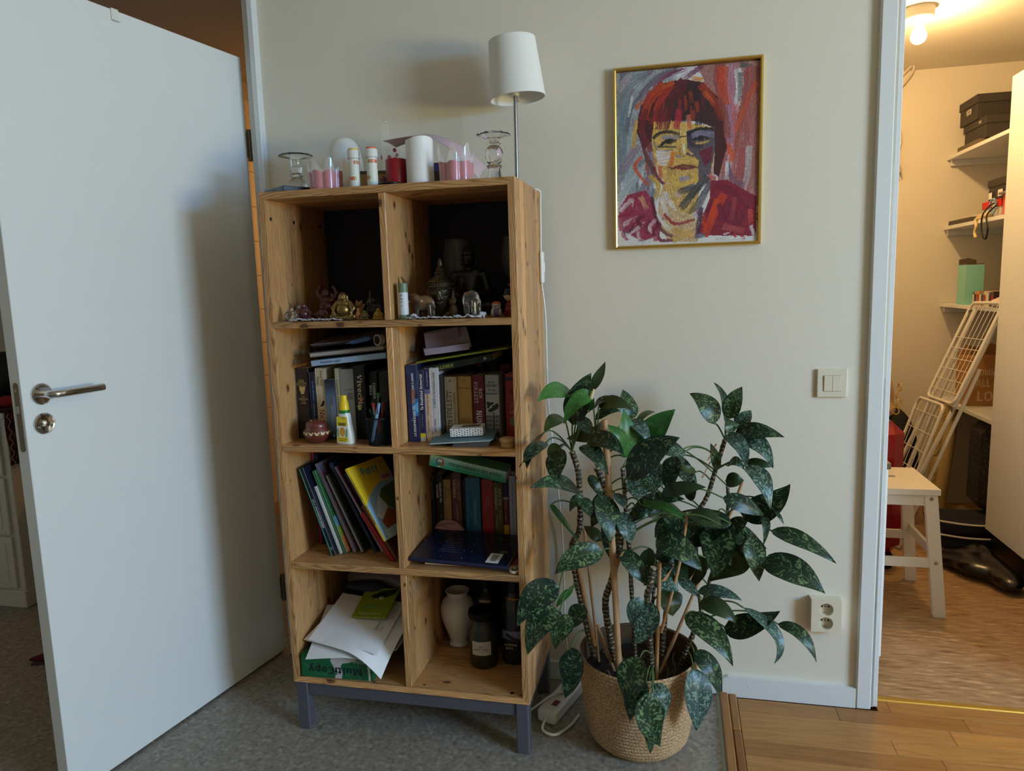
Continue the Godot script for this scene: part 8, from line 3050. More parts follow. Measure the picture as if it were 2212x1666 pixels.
func plant() -> void:
	var t := thing("potted_plant", "large silver-patterned leafy houseplant on bamboo stakes in a woven basket", "plant", V(0.7336, 0, 0.268))
	# woven basket: coils of braided grass
	var rows := 25
	var per := 5
	var seg := 420
	var pts := []
	var r := RandomNumberGenerator.new()
	r.seed = 8
	var nz := noise(77, 3.0, 2)
	var nv := rows * per
	for j in nv + 1:
		var s := float(j) / nv
		var y := s * 0.264
		var rad := 0.1625 - 0.034 * pow(1.0 - s, 2.2)
		if s < 0.12:
			rad -= 0.016 * pow((0.12 - s) / 0.12, 2.0)
		var row := j / per
		var u := (j % per) / float(per)
		var bulge := sin(u * PI)
		for i in seg + 1:
			var a := TAU * i / seg
			var tw := absf(sin(a * 52.0 + row * 2.4 + u * 1.6))
			var q := rad + 0.0032 * bulge * (0.45 + 0.55 * tw) + 0.003 * nz.get_noise_3d(cos(a) * 0.4, y * 2.0, sin(a) * 0.4)
			pts.append(V(cos(a) * q, y + 0.0022 * sin(a * 3.0 + 1.0) * s + 0.006 * s * cos(a - 0.4), sin(a) * q))
	var m := MB.new()
	m.sheet(pts, seg, nv, true, true)
	for i in m.uv.size():
		m.uv[i] = Vector2(m.uv[i].x * 9.0, m.uv[i].y * 3.0)
	var bt := mat(Color.WHITE, 0.8)
	bt.albedo_texture = ImageTexture.create_from_image(mottle_image(256, Vector3(0.72, 0.58, 0.42), Vector3(0.22, 0.22, 0.2), 0.05, 0.10, 1.0, 0.5, 66))
	part("woven_basket", m, bt, t, V(-0.0096, 0, 0.003))
	m = MB.new()
	m.lathe([Vector2(0.158, 0.19), Vector2(0.1585, 0.262), Vector2(0.164, 0.2655)], 60)
	part("basket_lining", m, flat(92, 70, 48, 0.9), t, V(-0.0096, 0, 0.003))
	# soil
	pts = []
	for j in 15:
		for i in 41:
			var a := TAU * i / 40
			var q := 0.157 * (1.0 - j / 14.0) + 0.0005
			pts.append(V(cos(a) * q, 0.198 + 0.012 * nz.get_noise_2d(cos(a) * q * 14.0, sin(a) * q * 14.0), sin(a) * q))
	m = MB.new()
	m.sheet(pts, 40, 14, false, true)
	part("soil", m, flat(40, 30, 24, 0.95), t, V(-0.0096, 0, 0.003))
	m = MB.new()
	for k in 40:
		var a := r.randf() * TAU
		var q := 0.03 + r.randf() * 0.11
		var p := V(cos(a) * q, 0.206, sin(a) * q)
		var d := V(r.randf() - 0.5, r.randf() * 0.5, r.randf() - 0.5) * 0.05
		m.tube(curve([p, p + d * 0.5 + V(0, 0.012, 0), p + d], 3), 0.0011, 4)
	part("dry_stalks", m, flat(150, 116, 80, 0.9), t).set_meta("kind", "stuff")
	var defs := {"d": [[28, 50, 34, 100, 128, 84, 0.24], [22, 42, 32, 92, 122, 80, 0.18], [34, 56, 36, 108, 134, 90, 0.30]], "s": [[42, 66, 58, 116, 142, 122, 0.40], [50, 74, 68, 112, 138, 122, 0.34]], "g": [[52, 102, 42, 76, 124, 60, 0.15], [42, 90, 40, 68, 116, 56, 0.15]], "o": [[58, 70, 34, 66, 80, 42, 0.2], [42, 60, 34, 54, 72, 42, 0.2]]}
	var sd := 200
	for k in defs:
		leaf_mats[k] = []
		for q in defs[k]:
			sd += 7
			var lm := mat(Color.WHITE, 0.36, 0.0, 0.4)
			lm.albedo_texture = ImageTexture.create_from_image(leaf_image(sd, rgb(q[0], q[1], q[2]), rgb(q[3], q[4], q[5]), q[6]))
			lm.backlight_enabled = true
			lm.backlight = Color(0.10, 0.16, 0.05)
			leaf_mats[k].append(lm)
	petiole_mat = mat(rgb(78, 104, 56), 0.45)
	cane_mat = mat(rgb(186, 142, 98), 0.55)
	var si := Image.create(16, 512, false, Image.FORMAT_RGB8)
	var sn := noise(91, 0.09, 2)
	for y in 512:
		for x in 16:
			var f := fmod(y / 24.0 + sn.get_noise_2d(x * 3.0, y) * 0.5 + 10.0, 1.0)
			var c := rgb(66, 56, 40).lerp(rgb(40, 36, 30), sn.get_noise_2d(x * 5.0, y * 2.0) + 0.4)
			if f < 0.2:
				c = rgb(206, 186, 150)
			si.set_pixel(x, y, c)
	stem_mat = textured(si, 1.0, 0.26, 0.7)
	plant_stems(t)
	plant_leaves(t)
	# a pale flower spathe among the upper leaves, and dry sheaths on the stems
	m = MB.new()
	m.skin([[V(-0.128, 0.985, 0.03), V(-0.121, 1.008, 0.03), 0.006, 0.0025]], 0.002, 0.002)
	part("spathe", m, flat(214, 200, 150, 0.6), t)
	for q in [V(0.17, 0.80, -0.07), V(0.155, 0.75, -0.07), V(0.12, 0.48, 0.01), V(-0.13, 0.86, -0.03), V(-0.06, 0.55, 0.09), V(0.06, 0.53, 0.13)]:
		m = MB.new()
		var sp := []
		for j in 6:
			for i in 4:
				var s := j / 5.0
				sp.append(V((i / 3.0 - 0.5) * 0.014 * (1.0 - s * 0.8) + 0.012 * s, 0.05 * s, 0.012 + 0.004 * cos(i * 1.3)))
		m.sheet(sp, 3, 5)
		part("dry_sheath", m, flat(176, 128, 84, 0.8), t, q, V(0.1, q.x * 4.0, -0.3))


func plant_leaves(t: Node3D) -> void:
	lf(t, "o", V(-0.141, 0.99, -0.068), V(-0.118, 1.03, -0.076), V(-0.103, 1.068, -0.108), V(-0.001, 0.455, 0.89), V(-0.194, 0.819, -0.048), 0.025)
	lf(t, "d", V(-0.184, 0.906, 0.002), V(-0.164, 0.981, 0.004), V(-0.133, 1.046, -0.018), V(-0.235, 0.219, 0.947), V(-0.194, 0.819, -0.048), 0.062)
	lf(t, "g", V(-0.125, 0.989, 0.022), V(-0.164, 0.978, 0.049), V(-0.201, 0.915, 0.052), V(-0.04, 0.411, 0.911), V(-0.194, 0.819, -0.048), 0.039)
	lf(t, "g", V(-0.189, 0.983, -0.048), V(-0.222, 1.008, 0.056), V(-0.255, 0.992, 0.137), V(0.772, 0.587, 0.244), V(-0.194, 0.819, -0.048), 0.043)
	lf(t, "o", V(-0.212, 0.915, -0.028), V(-0.233, 0.92, 0.024), V(-0.255, 0.892, 0.052), V(0.411, 0.791, 0.453), V(-0.194, 0.819, -0.048), 0.035)
	lf(t, "s", V(-0.169, 0.924, 0.002), V(-0.143, 0.908, 0.029), V(-0.126, 0.884, 0.032), V(-0.021, 0.583, 0.812), V(-0.194, 0.819, -0.048), 0.032)
	lf(t, "g", V(-0.141, 0.936, -0.048), V(-0.14, 0.966, -0.036), V(-0.137, 0.993, -0.048), V(-0.051, 0.004, 0.999), V(-0.194, 0.819, -0.048), 0.024)
	lf(t, "d", V(-0.03, 0.918, -0.008), V(-0.035, 0.96, -0.016), V(-0.05, 0.997, -0.048), V(0.454, 0.492, 0.743), V(-0.115, 0.795, 0.032), 0.046)
	lf(t, "d", V(-0.124, 0.95, 0.012), V(-0.099, 0.979, 0.034), V(-0.057, 0.985, 0.032), V(-0.517, 0.74, 0.43), V(-0.115, 0.795, 0.032), 0.029)
	lf(t, "o", V(-0.108, 0.962, 0.032), V(-0.063, 0.979, 0.064), V(-0.021, 0.962, 0.072), V(-0.382, 0.431, 0.817), V(-0.115, 0.795, 0.032), 0.032)
	lf(t, "d", V(-0.119, 0.923, 0.012), V(-0.085, 0.951, 0.034), V(-0.049, 0.949, 0.032), V(-0.358, 0.275, 0.892), V(-0.115, 0.795, 0.032), 0.022)
	lf(t, "g", V(-0.037, 0.832, 0.062), V(-0.032, 0.898, 0.069), V(-0.042, 0.959, 0.052), V(0.584, 0.087, 0.807), V(-0.115, 0.795, 0.032), 0.049)
	lf(t, "g", V(-0.036, 0.864, 0.082), V(-0.054, 0.899, 0.099), V(-0.079, 0.925, 0.092), V(0.48, 0.196, 0.855), V(-0.115, 0.795, 0.032), 0.035)
	lf(t, "o", V(-0.1, 0.898, 0.002), V(-0.109, 0.907, 0.019), V(-0.12, 0.909, 0.012), V(0.57, 0.453, 0.685), V(-0.115, 0.795, 0.032), 0.023)
	lf(t, "o", V(-0.011, 0.908, -0.028), V(0.012, 0.931, -0.036), V(0.038, 0.93, -0.068), V(0.283, 0.658, 0.698), V(-0.115, 0.795, 0.032), 0.015)
	lf(t, "s", V(-0.027, 0.924, 0.032), V(0.005, 0.912, 0.064), V(0.027, 0.87, 0.072), V(0.129, 0.668, 0.733), V(-0.115, 0.795, 0.032), 0.033)
	lf(t, "g", V(-0.005, 0.835, 0.012), V(0.039, 0.904, 0.034), V(0.092, 0.956, 0.032), V(-0.321, 0.102, 0.942), V(-0.042, 0.812, 0.092), 0.060)
	lf(t, "d", V(-0.026, 0.797, 0.142), V(0.033, 0.872, 0.179), V(0.102, 0.915, 0.192), V(-0.539, 0.242, 0.807), V(-0.039, 0.766, 0.088), 0.068)
	lf(t, "s", V(0.116, 0.83, -0.018), V(0.089, 0.837, 0.014), V(0.063, 0.832, 0.022), V(0.444, 0.693, 0.568), V(0.21, 0.797, -0.098), 0.030)
	lf(t, "d", V(-0.135, 0.877, 0.082), V(-0.08, 0.891, 0.129), V(-0.032, 0.859, 0.152), V(-0.33, 0.676, 0.659), V(-0.115, 0.795, 0.032), 0.043)
	lf(t, "d", V(-0.144, 0.868, 0.092), V(-0.112, 0.859, 0.134), V(-0.072, 0.806, 0.152), V(0.132, 0.767, 0.628), V(-0.115, 0.795, 0.032), 0.042)
	lf(t, "d", V(-0.246, 0.87, 0.072), V(-0.256, 0.878, 0.197), V(-0.294, 0.832, 0.197), V(0.317, 0.868, 0.382), V(-0.194, 0.819, -0.048), 0.033)
	lf(t, "o", V(-0.255, 0.893, 0.057), V(-0.264, 0.872, 0.194), V(-0.275, 0.807, 0.197), V(-0.41, 0.802, 0.434), V(-0.194, 0.819, -0.048), 0.028)
	lf(t, "o", V(-0.222, 0.844, -0.008), V(-0.237, 0.832, 0.014), V(-0.252, 0.812, 0.012), V(0.125, 0.437, 0.891), V(-0.194, 0.819, -0.048), 0.033)
	lf(t, "d", V(-0.215, 0.844, 0.032), V(-0.221, 0.806, 0.069), V(-0.221, 0.761, 0.082), V(-0.267, 0.511, 0.817), V(-0.194, 0.819, -0.048), 0.051)
	lf(t, "d", V(-0.171, 0.704, -0.028), V(-0.215, 0.769, 0.096), V(-0.269, 0.778, 0.197), V(0.876, 0.416, 0.245), V(-0.176, 0.686, -0.048), 0.037)
	lf(t, "d", V(-0.153, 0.658, -0.048), V(-0.179, 0.684, -0.021), V(-0.199, 0.65, -0.018), V(0.357, 0.61, 0.707), V(-0.176, 0.656, -0.048), 0.031)
	lf(t, "d", V(-0.166, 0.685, -0.038), V(-0.149, 0.665, -0.021), V(-0.141, 0.634, -0.028), V(0.283, 0.318, 0.905), V(-0.176, 0.686, -0.048), 0.030)
	lf(t, "d", V(-0.098, 0.741, 0.102), V(-0.076, 0.691, 0.144), V(-0.069, 0.631, 0.162), V(0.509, 0.51, 0.693), V(-0.083, 0.716, 0.04), 0.060)
	lf(t, "s", V(-0.027, 0.778, 0.092), V(0, 0.756, 0.119), V(0.019, 0.723, 0.122), V(0.199, 0.597, 0.777), V(-0.091, 0.736, 0.038), 0.038)
	lf(t, "s", V(-0.063, 0.741, 0.092), V(-0.044, 0.731, 0.119), V(-0.032, 0.71, 0.122), V(0.171, 0.77, 0.615), V(-0.083, 0.716, 0.04), 0.024)
	lf(t, "d", V(0.093, 0.833, 0.042), V(0.078, 0.791, 0.064), V(0.072, 0.741, 0.062), V(-0.471, 0.291, 0.833), V(0.21, 0.797, -0.098), 0.047)
	lf(t, "s", V(0.055, 0.84, 0.152), V(0.043, 0.804, 0.184), V(0.04, 0.76, 0.192), V(-0.359, 0.476, 0.803), V(-0.042, 0.812, 0.092), 0.029)
	lf(t, "d", V(-0.009, 0.724, 0.132), V(0.055, 0.753, 0.169), V(0.115, 0.76, 0.182), V(-0.441, 0.639, 0.631), V(-0.035, 0.697, 0.082), 0.035)
	lf(t, "g", V(0.008, 0.732, 0.152), V(0.069, 0.742, 0.194), V(0.115, 0.717, 0.212), V(-0.294, 0.657, 0.694), V(-0.036, 0.72, 0.084), 0.020)
	lf(t, "d", V(-0.023, 0.679, 0.102), V(0.004, 0.704, 0.124), V(0.03, 0.69, 0.122), V(-0.387, 0.652, 0.652), V(-0.034, 0.67, 0.078), 0.040)
	lf(t, "s", V(-0.045, 0.694, 0.112), V(-0.028, 0.664, 0.139), V(-0.02, 0.625, 0.142), V(0.339, 0.479, 0.81), V(-0.034, 0.67, 0.078), 0.043)
	lf(t, "g", V(-0.247, 0.679, 0.012), V(-0.222, 0.649, 0.019), V(-0.163, 0.56, 0.002), V(0.637, 0.394, 0.663), V(-0.176, 0.656, -0.048), 0.017)
	lf(t, "d", V(-0.141, 0.759, -0.008), V(-0.123, 0.738, 0.009), V(-0.113, 0.708, 0.002), V(0.522, 0.437, 0.733), V(-0.091, 0.736, 0.038), 0.028)
	lf(t, "d", V(-0.092, 0.594, 0.132), V(-0.154, 0.593, 0.174), V(-0.21, 0.552, 0.192), V(0.195, 0.581, 0.79), V(-0.062, 0.56, 0.056), 0.054)
	lf(t, "o", V(-0.114, 0.574, -0.008), V(-0.134, 0.598, -0.006), V(-0.162, 0.608, -0.028), V(0.082, 0.588, 0.805), V(-0.062, 0.56, 0.056), 0.029)
	lf(t, "d", V(-0.202, 0.506, 0.172), V(-0.257, 0.499, 0.224), V(-0.298, 0.431, 0.252), V(0.113, 0.655, 0.747), V(-0.193, 0.488, -0.044), 0.064)
	lf(t, "d", V(-0.202, 0.442, 0.172), V(-0.246, 0.429, 0.219), V(-0.276, 0.352, 0.242), V(-0.242, 0.71, 0.661), V(-0.179, 0.414, -0.036), 0.073)
	lf(t, "g", V(-0.182, 0.463, 0.072), V(-0.204, 0.448, 0.099), V(-0.224, 0.419, 0.102), V(-0.082, 0.613, 0.786), V(-0.179, 0.414, -0.036), 0.018)
	lf(t, "d", V(-0.155, 0.408, 0.052), V(-0.173, 0.385, 0.074), V(-0.187, 0.348, 0.072), V(-0.302, 0.439, 0.847), V(-0.172, 0.377, -0.032), 0.047)
	lf(t, "d", V(-0.181, 0.376, 0.072), V(-0.214, 0.355, 0.104), V(-0.226, 0.302, 0.112), V(-0.118, 0.526, 0.842), V(-0.165, 0.34, -0.028), 0.048)
	lf(t, "d", V(-0.181, 0.317, 0.122), V(-0.178, 0.264, 0.149), V(-0.196, 0.187, 0.152), V(-0.241, 0.244, 0.939), V(-0.153, 0.292, -0.024), 0.059)
	lf(t, "s", V(0.023, 0.477, 0.162), V(0.022, 0.435, 0.194), V(-0.011, 0.381, 0.202), V(-0.262, 0.447, 0.855), V(0.021, 0.463, 0.122), 0.053)
	lf(t, "s", V(0.015, 0.474, 0.157), V(-0.01, 0.467, 0.181), V(-0.013, 0.413, 0.182), V(-0.243, 0.459, 0.854), V(0.021, 0.463, 0.122), 0.034)
	lf(t, "d", V(-0.048, 0.586, 0.092), V(-0.01, 0.555, 0.119), V(0.016, 0.508, 0.122), V(0.338, 0.566, 0.752), V(-0.028, 0.563, 0.062), 0.045)
	lf(t, "d", V(0.044, 0.617, 0.092), V(0.102, 0.614, 0.129), V(0.159, 0.561, 0.142), V(0.04, 0.711, 0.702), V(0.05, 0.601, 0.012), 0.063)
	lf(t, "d", V(0.04, 0.622, 0.072), V(0.078, 0.654, 0.079), V(0.12, 0.67, 0.062), V(-0.299, 0.648, 0.7), V(0.05, 0.601, 0.012), 0.054)
	lf(t, "d", V(0.045, 0.582, 0.072), V(0.069, 0.579, 0.099), V(0.089, 0.561, 0.102), V(-0.034, 0.8, 0.599), V(0.046, 0.563, 0.012), 0.039)
	lf(t, "s", V(0.032, 0.51, 0.032), V(0.069, 0.498, 0.059), V(0.099, 0.47, 0.062), V(0.199, 0.775, 0.6), V(0.039, 0.489, 0.012), 0.067)
	lf(t, "o", V(0.067, 0.441, -0.008), V(0.08, 0.415, 0.014), V(0.087, 0.376, 0.012), V(0.49, 0.396, 0.776), V(0.031, 0.414, 0.012), 0.064)
	lf(t, "d", V(0.004, 0.328, 0.162), V(-0.017, 0.283, 0.199), V(-0.018, 0.209, 0.212), V(-0.487, 0.414, 0.769), V(0.028, 0.297, 0.082), 0.072)
	lf(t, "d", V(0.019, 0.27, 0.182), V(-0.008, 0.245, 0.219), V(-0.019, 0.191, 0.232), V(-0.333, 0.614, 0.716), V(0.03, 0.256, 0.072), 0.048)
	lf(t, "d", V(0.037, 0.262, 0.212), V(0.031, 0.202, 0.234), V(0.056, 0.131, 0.232), V(0.295, 0.184, 0.938), V(0.03, 0.256, 0.072), 0.063)
	lf(t, "s", V(0.039, 0.268, 0.182), V(0.062, 0.243, 0.204), V(0.061, 0.179, 0.202), V(0.547, 0.314, 0.776), V(0.03, 0.256, 0.072), 0.039)
	lf(t, "d", V(0.022, 0.186, 0.192), V(0.031, 0.15, 0.214), V(0.03, 0.096, 0.212), V(0.567, 0.229, 0.791), V(0.03, 0.256, 0.072), 0.034)
	lf(t, "s", V(0.139, 0.287, 0.122), V(0.149, 0.218, 0.149), V(0.145, 0.133, 0.152), V(0.483, 0.187, 0.855), V(0.119, 0.273, 0.01), 0.067)
	lf(t, "d", V(0.141, 0.302, 0.062), V(0.186, 0.267, 0.084), V(0.206, 0.191, 0.082), V(0.427, 0.396, 0.813), V(0.127, 0.298, 0.014), 0.045)
	lf(t, "d", V(0.195, 0.898, -0.078), V(0.174, 0.951, -0.076), V(0.13, 0.978, -0.098), V(0.277, 0.443, 0.852), V(0.225, 0.85, -0.098), 0.051)
	lf(t, "d", V(0.227, 0.891, -0.118), V(0.223, 0.96, -0.116), V(0.195, 1.004, -0.138), V(0.72, 0.315, 0.619), V(0.225, 0.85, -0.098), 0.031)
	lf(t, "d", V(0.232, 0.915, -0.068), V(0.244, 0.962, -0.061), V(0.267, 1.001, -0.078), V(-0.293, 0.225, 0.929), V(0.225, 0.85, -0.098), 0.043)
	lf(t, "s", V(0.262, 0.881, -0.108), V(0.275, 0.908, -0.106), V(0.295, 0.928, -0.128), V(-0.354, 0.566, 0.745), V(0.225, 0.85, -0.098), 0.042)
	lf(t, "d", V(0.249, 0.871, -0.078), V(0.305, 0.886, -0.046), V(0.371, 0.872, -0.038), V(-0.262, 0.554, 0.79), V(0.225, 0.85, -0.098), 0.040)
	lf(t, "s", V(0.262, 0.858, -0.068), V(0.31, 0.851, -0.036), V(0.344, 0.789, -0.028), V(-0.013, 0.488, 0.873), V(0.225, 0.85, -0.098), 0.040)
	lf(t, "s", V(0.223, 0.871, -0.048), V(0.26, 0.852, -0.016), V(0.273, 0.791, -0.008), V(-0.005, 0.443, 0.897), V(0.225, 0.85, -0.098), 0.035)
	lf(t, "d", V(0.245, 0.874, -0.078), V(0.24, 0.895, -0.071), V(0.233, 0.909, -0.088), V(0.372, 0.365, 0.853), V(0.225, 0.85, -0.098), 0.038)
	lf(t, "s", V(0.276, 0.789, -0.038), V(0.313, 0.765, 0.004), V(0.333, 0.69, 0.022), V(0.291, 0.613, 0.735), V(0.2, 0.762, -0.098), 0.046)
	lf(t, "o", V(0.282, 0.787, -0.098), V(0.316, 0.79, -0.076), V(0.35, 0.781, -0.078), V(-0.224, 0.428, 0.876), V(0.2, 0.762, -0.098), 0.023)
	lf(t, "d", V(0.233, 0.783, -0.068), V(0.249, 0.803, -0.041), V(0.273, 0.78, -0.038), V(-0.378, 0.718, 0.585), V(0.2, 0.762, -0.098), 0.025)
	lf(t, "o", V(0.229, 0.729, -0.108), V(0.252, 0.738, -0.091), V(0.277, 0.736, -0.098), V(-0.25, 0.525, 0.814), V(0.236, 0.707, -0.138), 0.037)
	lf(t, "d", V(0.269, 0.65, -0.068), V(0.335, 0.686, -0.031), V(0.387, 0.752, -0.018), V(-0.527, 0.206, 0.825), V(0.235, 0.625, -0.138), 0.064)
	lf(t, "d", V(0.317, 0.661, -0.028), V(0.325, 0.642, 0.004), V(0.318, 0.591, 0.012), V(0.156, 0.489, 0.858), V(0.235, 0.642, -0.138), 0.019)
	lf(t, "d", V(0.346, 0.68, -0.018), V(0.358, 0.668, 0.004), V(0.37, 0.646, 0.002), V(0.193, 0.601, 0.776), V(0.235, 0.658, -0.138), 0.010)
	lf(t, "d", V(0.343, 0.615, -0.038), V(0.418, 0.604, 0.004), V(0.496, 0.555, 0.022), V(0.018, 0.731, 0.682), V(0.227, 0.593, -0.134), 0.041)
	lf(t, "d", V(0.204, 0.765, -0.088), V(0.198, 0.806, -0.081), V(0.186, 0.839, -0.098), V(0.141, 0.165, 0.976), V(0.195, 0.747, -0.096), 0.023)
	lf(t, "o", V(0.147, 0.764, -0.068), V(0.122, 0.778, -0.046), V(0.097, 0.782, -0.048), V(0.473, 0.476, 0.742), V(0.19, 0.731, -0.094), 0.018)
	lf(t, "o", V(0.06, 0.765, 0.162), V(0.11, 0.791, 0.194), V(0.165, 0.797, 0.202), V(-0.421, 0.339, 0.841), V(-0.038, 0.743, 0.086), 0.030)
	lf(t, "d", V(0.131, 0.676, -0.088), V(0.134, 0.707, -0.086), V(0.143, 0.731, -0.108), V(-0.417, 0.396, 0.818), V(0.159, 0.657, -0.08), 0.031)
	lf(t, "d", V(0.196, 0.648, -0.018), V(0.204, 0.584, 0.024), V(0.19, 0.505, 0.042), V(-0.321, 0.378, 0.868), V(0.235, 0.625, -0.138), 0.080)
	lf(t, "o", V(0.176, 0.597, -0.058), V(0.182, 0.55, -0.036), V(0.179, 0.494, -0.038), V(0.452, 0.184, 0.873), V(0.219, 0.561, -0.13), 0.042)
	lf(t, "d", V(0.241, 0.59, -0.078), V(0.244, 0.555, -0.056), V(0.241, 0.512, -0.058), V(0.457, 0.22, 0.862), V(0.219, 0.561, -0.13), 0.033)
	lf(t, "d", V(0.207, 0.639, -0.038), V(0.156, 0.638, -0.011), V(0.12, 0.589, -0.008), V(-0.11, 0.641, 0.76), V(0.142, 0.629, -0.072), 0.031)
	lf(t, "d", V(0.235, 0.586, -0.088), V(0.259, 0.62, -0.061), V(0.288, 0.64, -0.058), V(-0.714, 0.369, 0.595), V(0.219, 0.561, -0.13), 0.043)
	lf(t, "d", V(0.291, 0.593, -0.038), V(0.302, 0.547, -0.016), V(0.313, 0.477, -0.018), V(0.207, 0.204, 0.957), V(0.219, 0.561, -0.13), 0.050)
	lf(t, "o", V(0.295, 0.524, -0.058), V(0.237, 0.506, -0.051), V(0.179, 0.446, -0.068), V(-0.338, 0.393, 0.855), V(0.204, 0.497, -0.122), 0.059)
	lf(t, "d", V(0.321, 0.534, -0.018), V(0.396, 0.531, 0.029), V(0.466, 0.484, 0.052), V(-0.09, 0.715, 0.694), V(0.204, 0.497, -0.122), 0.066)
	lf(t, "s", V(0.151, 0.469, 0.052), V(0.205, 0.486, 0.084), V(0.26, 0.469, 0.092), V(-0.289, 0.555, 0.78), V(0.156, 0.445, 0.032), 0.028)
	lf(t, "s", V(0.099, 0.486, 0.012), V(0.13, 0.472, 0.034), V(0.155, 0.442, 0.032), V(0.13, 0.546, 0.828), V(0.156, 0.445, 0.032), 0.025)
	lf(t, "o", V(0.154, 0.451, 0.082), V(0.203, 0.454, 0.114), V(0.246, 0.418, 0.122), V(-0.052, 0.709, 0.704), V(0.157, 0.435, 0.032), 0.041)
	lf(t, "d", V(0.22, 0.37, 0.042), V(0.283, 0.398, 0.079), V(0.353, 0.448, 0.092), V(-0.556, 0.553, 0.62), V(0.146, 0.356, 0.024), 0.056)
	lf(t, "s", V(0.265, 0.441, 0.072), V(0.343, 0.391, 0.114), V(0.335, 0.324, 0.132), V(0.428, 0.6, 0.676), V(0.158, 0.414, 0.032), 0.028)
	lf(t, "d", V(0.354, 0.393, 0.052), V(0.407, 0.384, 0.089), V(0.441, 0.32, 0.102), V(0.211, 0.712, 0.669), V(0.152, 0.374, 0.028), 0.031)
	lf(t, "d", V(0.116, 0.418, 0.102), V(0.184, 0.402, 0.149), V(0.233, 0.33, 0.172), V(0.026, 0.643, 0.765), V(0.159, 0.393, 0.032), 0.053)
	lf(t, "o", V(0.064, 0.51, -0.115), V(0.101, 0.485, -0.067), V(0.128, 0.445, -0.043), V(-0.077, 0.703, 0.707), V(0.08, 0.486, -0.048), 0.052)
	lf(t, "d", V(0.139, 0.562, -0.069), V(0.19, 0.617, -0.007), V(0.244, 0.651, 0.03), V(-0.783, 0.36, 0.508), V(0.043, 0.526, 0.012), 0.055)
	lf(t, "d", V(-0.079, 0.642, -0.056), V(-0.088, 0.574, -0.041), V(-0.085, 0.497, -0.05), V(-0.198, 0.046, 0.979), V(-0.057, 0.622, 0.05), 0.047)
	lf(t, "o", V(0.206, 0.661, 0.069), V(0.159, 0.678, 0.057), V(0.108, 0.677, 0.022), V(-0.156, 0.791, 0.592), V(-0.053, 0.603, 0.052), 0.044)
	lf(t, "d", V(0.206, 0.571, -0.12), V(0.145, 0.574, -0.105), V(0.085, 0.556, -0.114), V(-0.06, 0.748, 0.662), V(0.112, 0.564, -0.06), 0.049)
	lf(t, "d", V(0.106, 0.683, 0.099), V(0.092, 0.621, 0.096), V(0.09, 0.548, 0.068), V(-0.364, -0.167, 0.916), V(-0.032, 0.644, 0.074), 0.033)
	lf(t, "d", V(0.022, 0.669, -0.124), V(0.053, 0.628, -0.101), V(0.072, 0.575, -0.102), V(0.337, 0.387, 0.858), V(0.133, 0.616, -0.068), 0.040)
	lf(t, "d", V(0.177, 0.634, -0.021), V(0.213, 0.586, 0.005), V(0.238, 0.523, 0.008), V(0.308, 0.392, 0.867), V(-0.053, 0.603, 0.052), 0.034)
	lf(t, "d", V(0.036, 0.673, -0.054), V(-0.008, 0.654, -0.026), V(-0.047, 0.619, -0.022), V(-0.123, 0.634, 0.763), V(-0.062, 0.64, 0.048), 0.037)
	lf(t, "o", V(0.023, 0.566, 0.009), V(0.017, 0.527, 0.055), V(0.021, 0.48, 0.077), V(-0.339, 0.583, 0.738), V(-0.066, 0.538, 0.058), 0.040)
	lf(t, "d", V(0.068, 0.573, -0.059), V(0.083, 0.495, -0.101), V(0.086, 0.402, -0.167), V(0.486, -0.429, 0.761), V(0.102, 0.538, -0.056), 0.040)
	lf(t, "d", V(-0.011, 0.638, -0.164), V(0.059, 0.638, -0.125), V(0.123, 0.617, -0.11), V(-0.17, 0.696, 0.698), V(0.227, 0.593, -0.134), 0.047)
	lf(t, "d", V(0.235, 0.652, 0.029), V(0.172, 0.657, 0.017), V(0.106, 0.641, -0.018), V(-0.282, 0.74, 0.61), V(-0.053, 0.603, 0.052), 0.049)
	lf(t, "d", V(0.083, 0.612, -0.114), V(0.124, 0.569, -0.089), V(0.155, 0.51, -0.088), V(0.317, 0.441, 0.839), V(0.123, 0.59, -0.064), 0.044)
	lf(t, "d", V(-0.08, 0.712, -0.026), V(-0.117, 0.656, -0.043), V(-0.147, 0.585, -0.084), V(-0.5, -0.132, 0.856), V(0.058, 0.679, 0.012), 0.050)
	lf(t, "o", V(-0.094, 0.87, -0.031), V(-0.152, 0.867, -0.044), V(-0.216, 0.848, -0.08), V(-0.396, 0.543, 0.74), V(0.064, 0.731, 0.012), 0.041)
	lf(t, "o", V(0.098, 0.475, -0.123), V(0.046, 0.444, -0.121), V(-0.002, 0.392, -0.143), V(-0.432, 0.324, 0.842), V(0.184, 0.421, -0.108), 0.047)
	lf(t, "d", V(0.022, 0.685, -0.06), V(0.048, 0.646, -0.05), V(0.066, 0.593, -0.064), V(0.398, 0.144, 0.906), V(0.133, 0.616, -0.068), 0.047)
	lf(t, "d", V(0.209, 0.602, -0.065), V(0.273, 0.591, -0.047), V(0.334, 0.558, -0.053), V(0.186, 0.719, 0.67), V(0.046, 0.563, 0.012), 0.053)
	lf(t, "o", V(0.17, 0.556, 0.032), V(0.147, 0.506, 0.013), V(0.132, 0.44, -0.029), V(-0.626, -0.186, 0.757), V(-0.026, 0.501, 0.054), 0.044)
	lf(t, "d", V(0.022, 0.818, -0.147), V(0.071, 0.818, -0.138), V(0.118, 0.803, -0.152), V(0.131, 0.546, 0.828), V(0.236, 0.707, -0.138), 0.042)
	lf(t, "d", V(0.214, 0.722, 0.032), V(0.269, 0.703, 0.026), V(0.322, 0.665, -0.004), V(0.412, 0.231, 0.881), V(-0.066, 0.659, 0.046), 0.039)
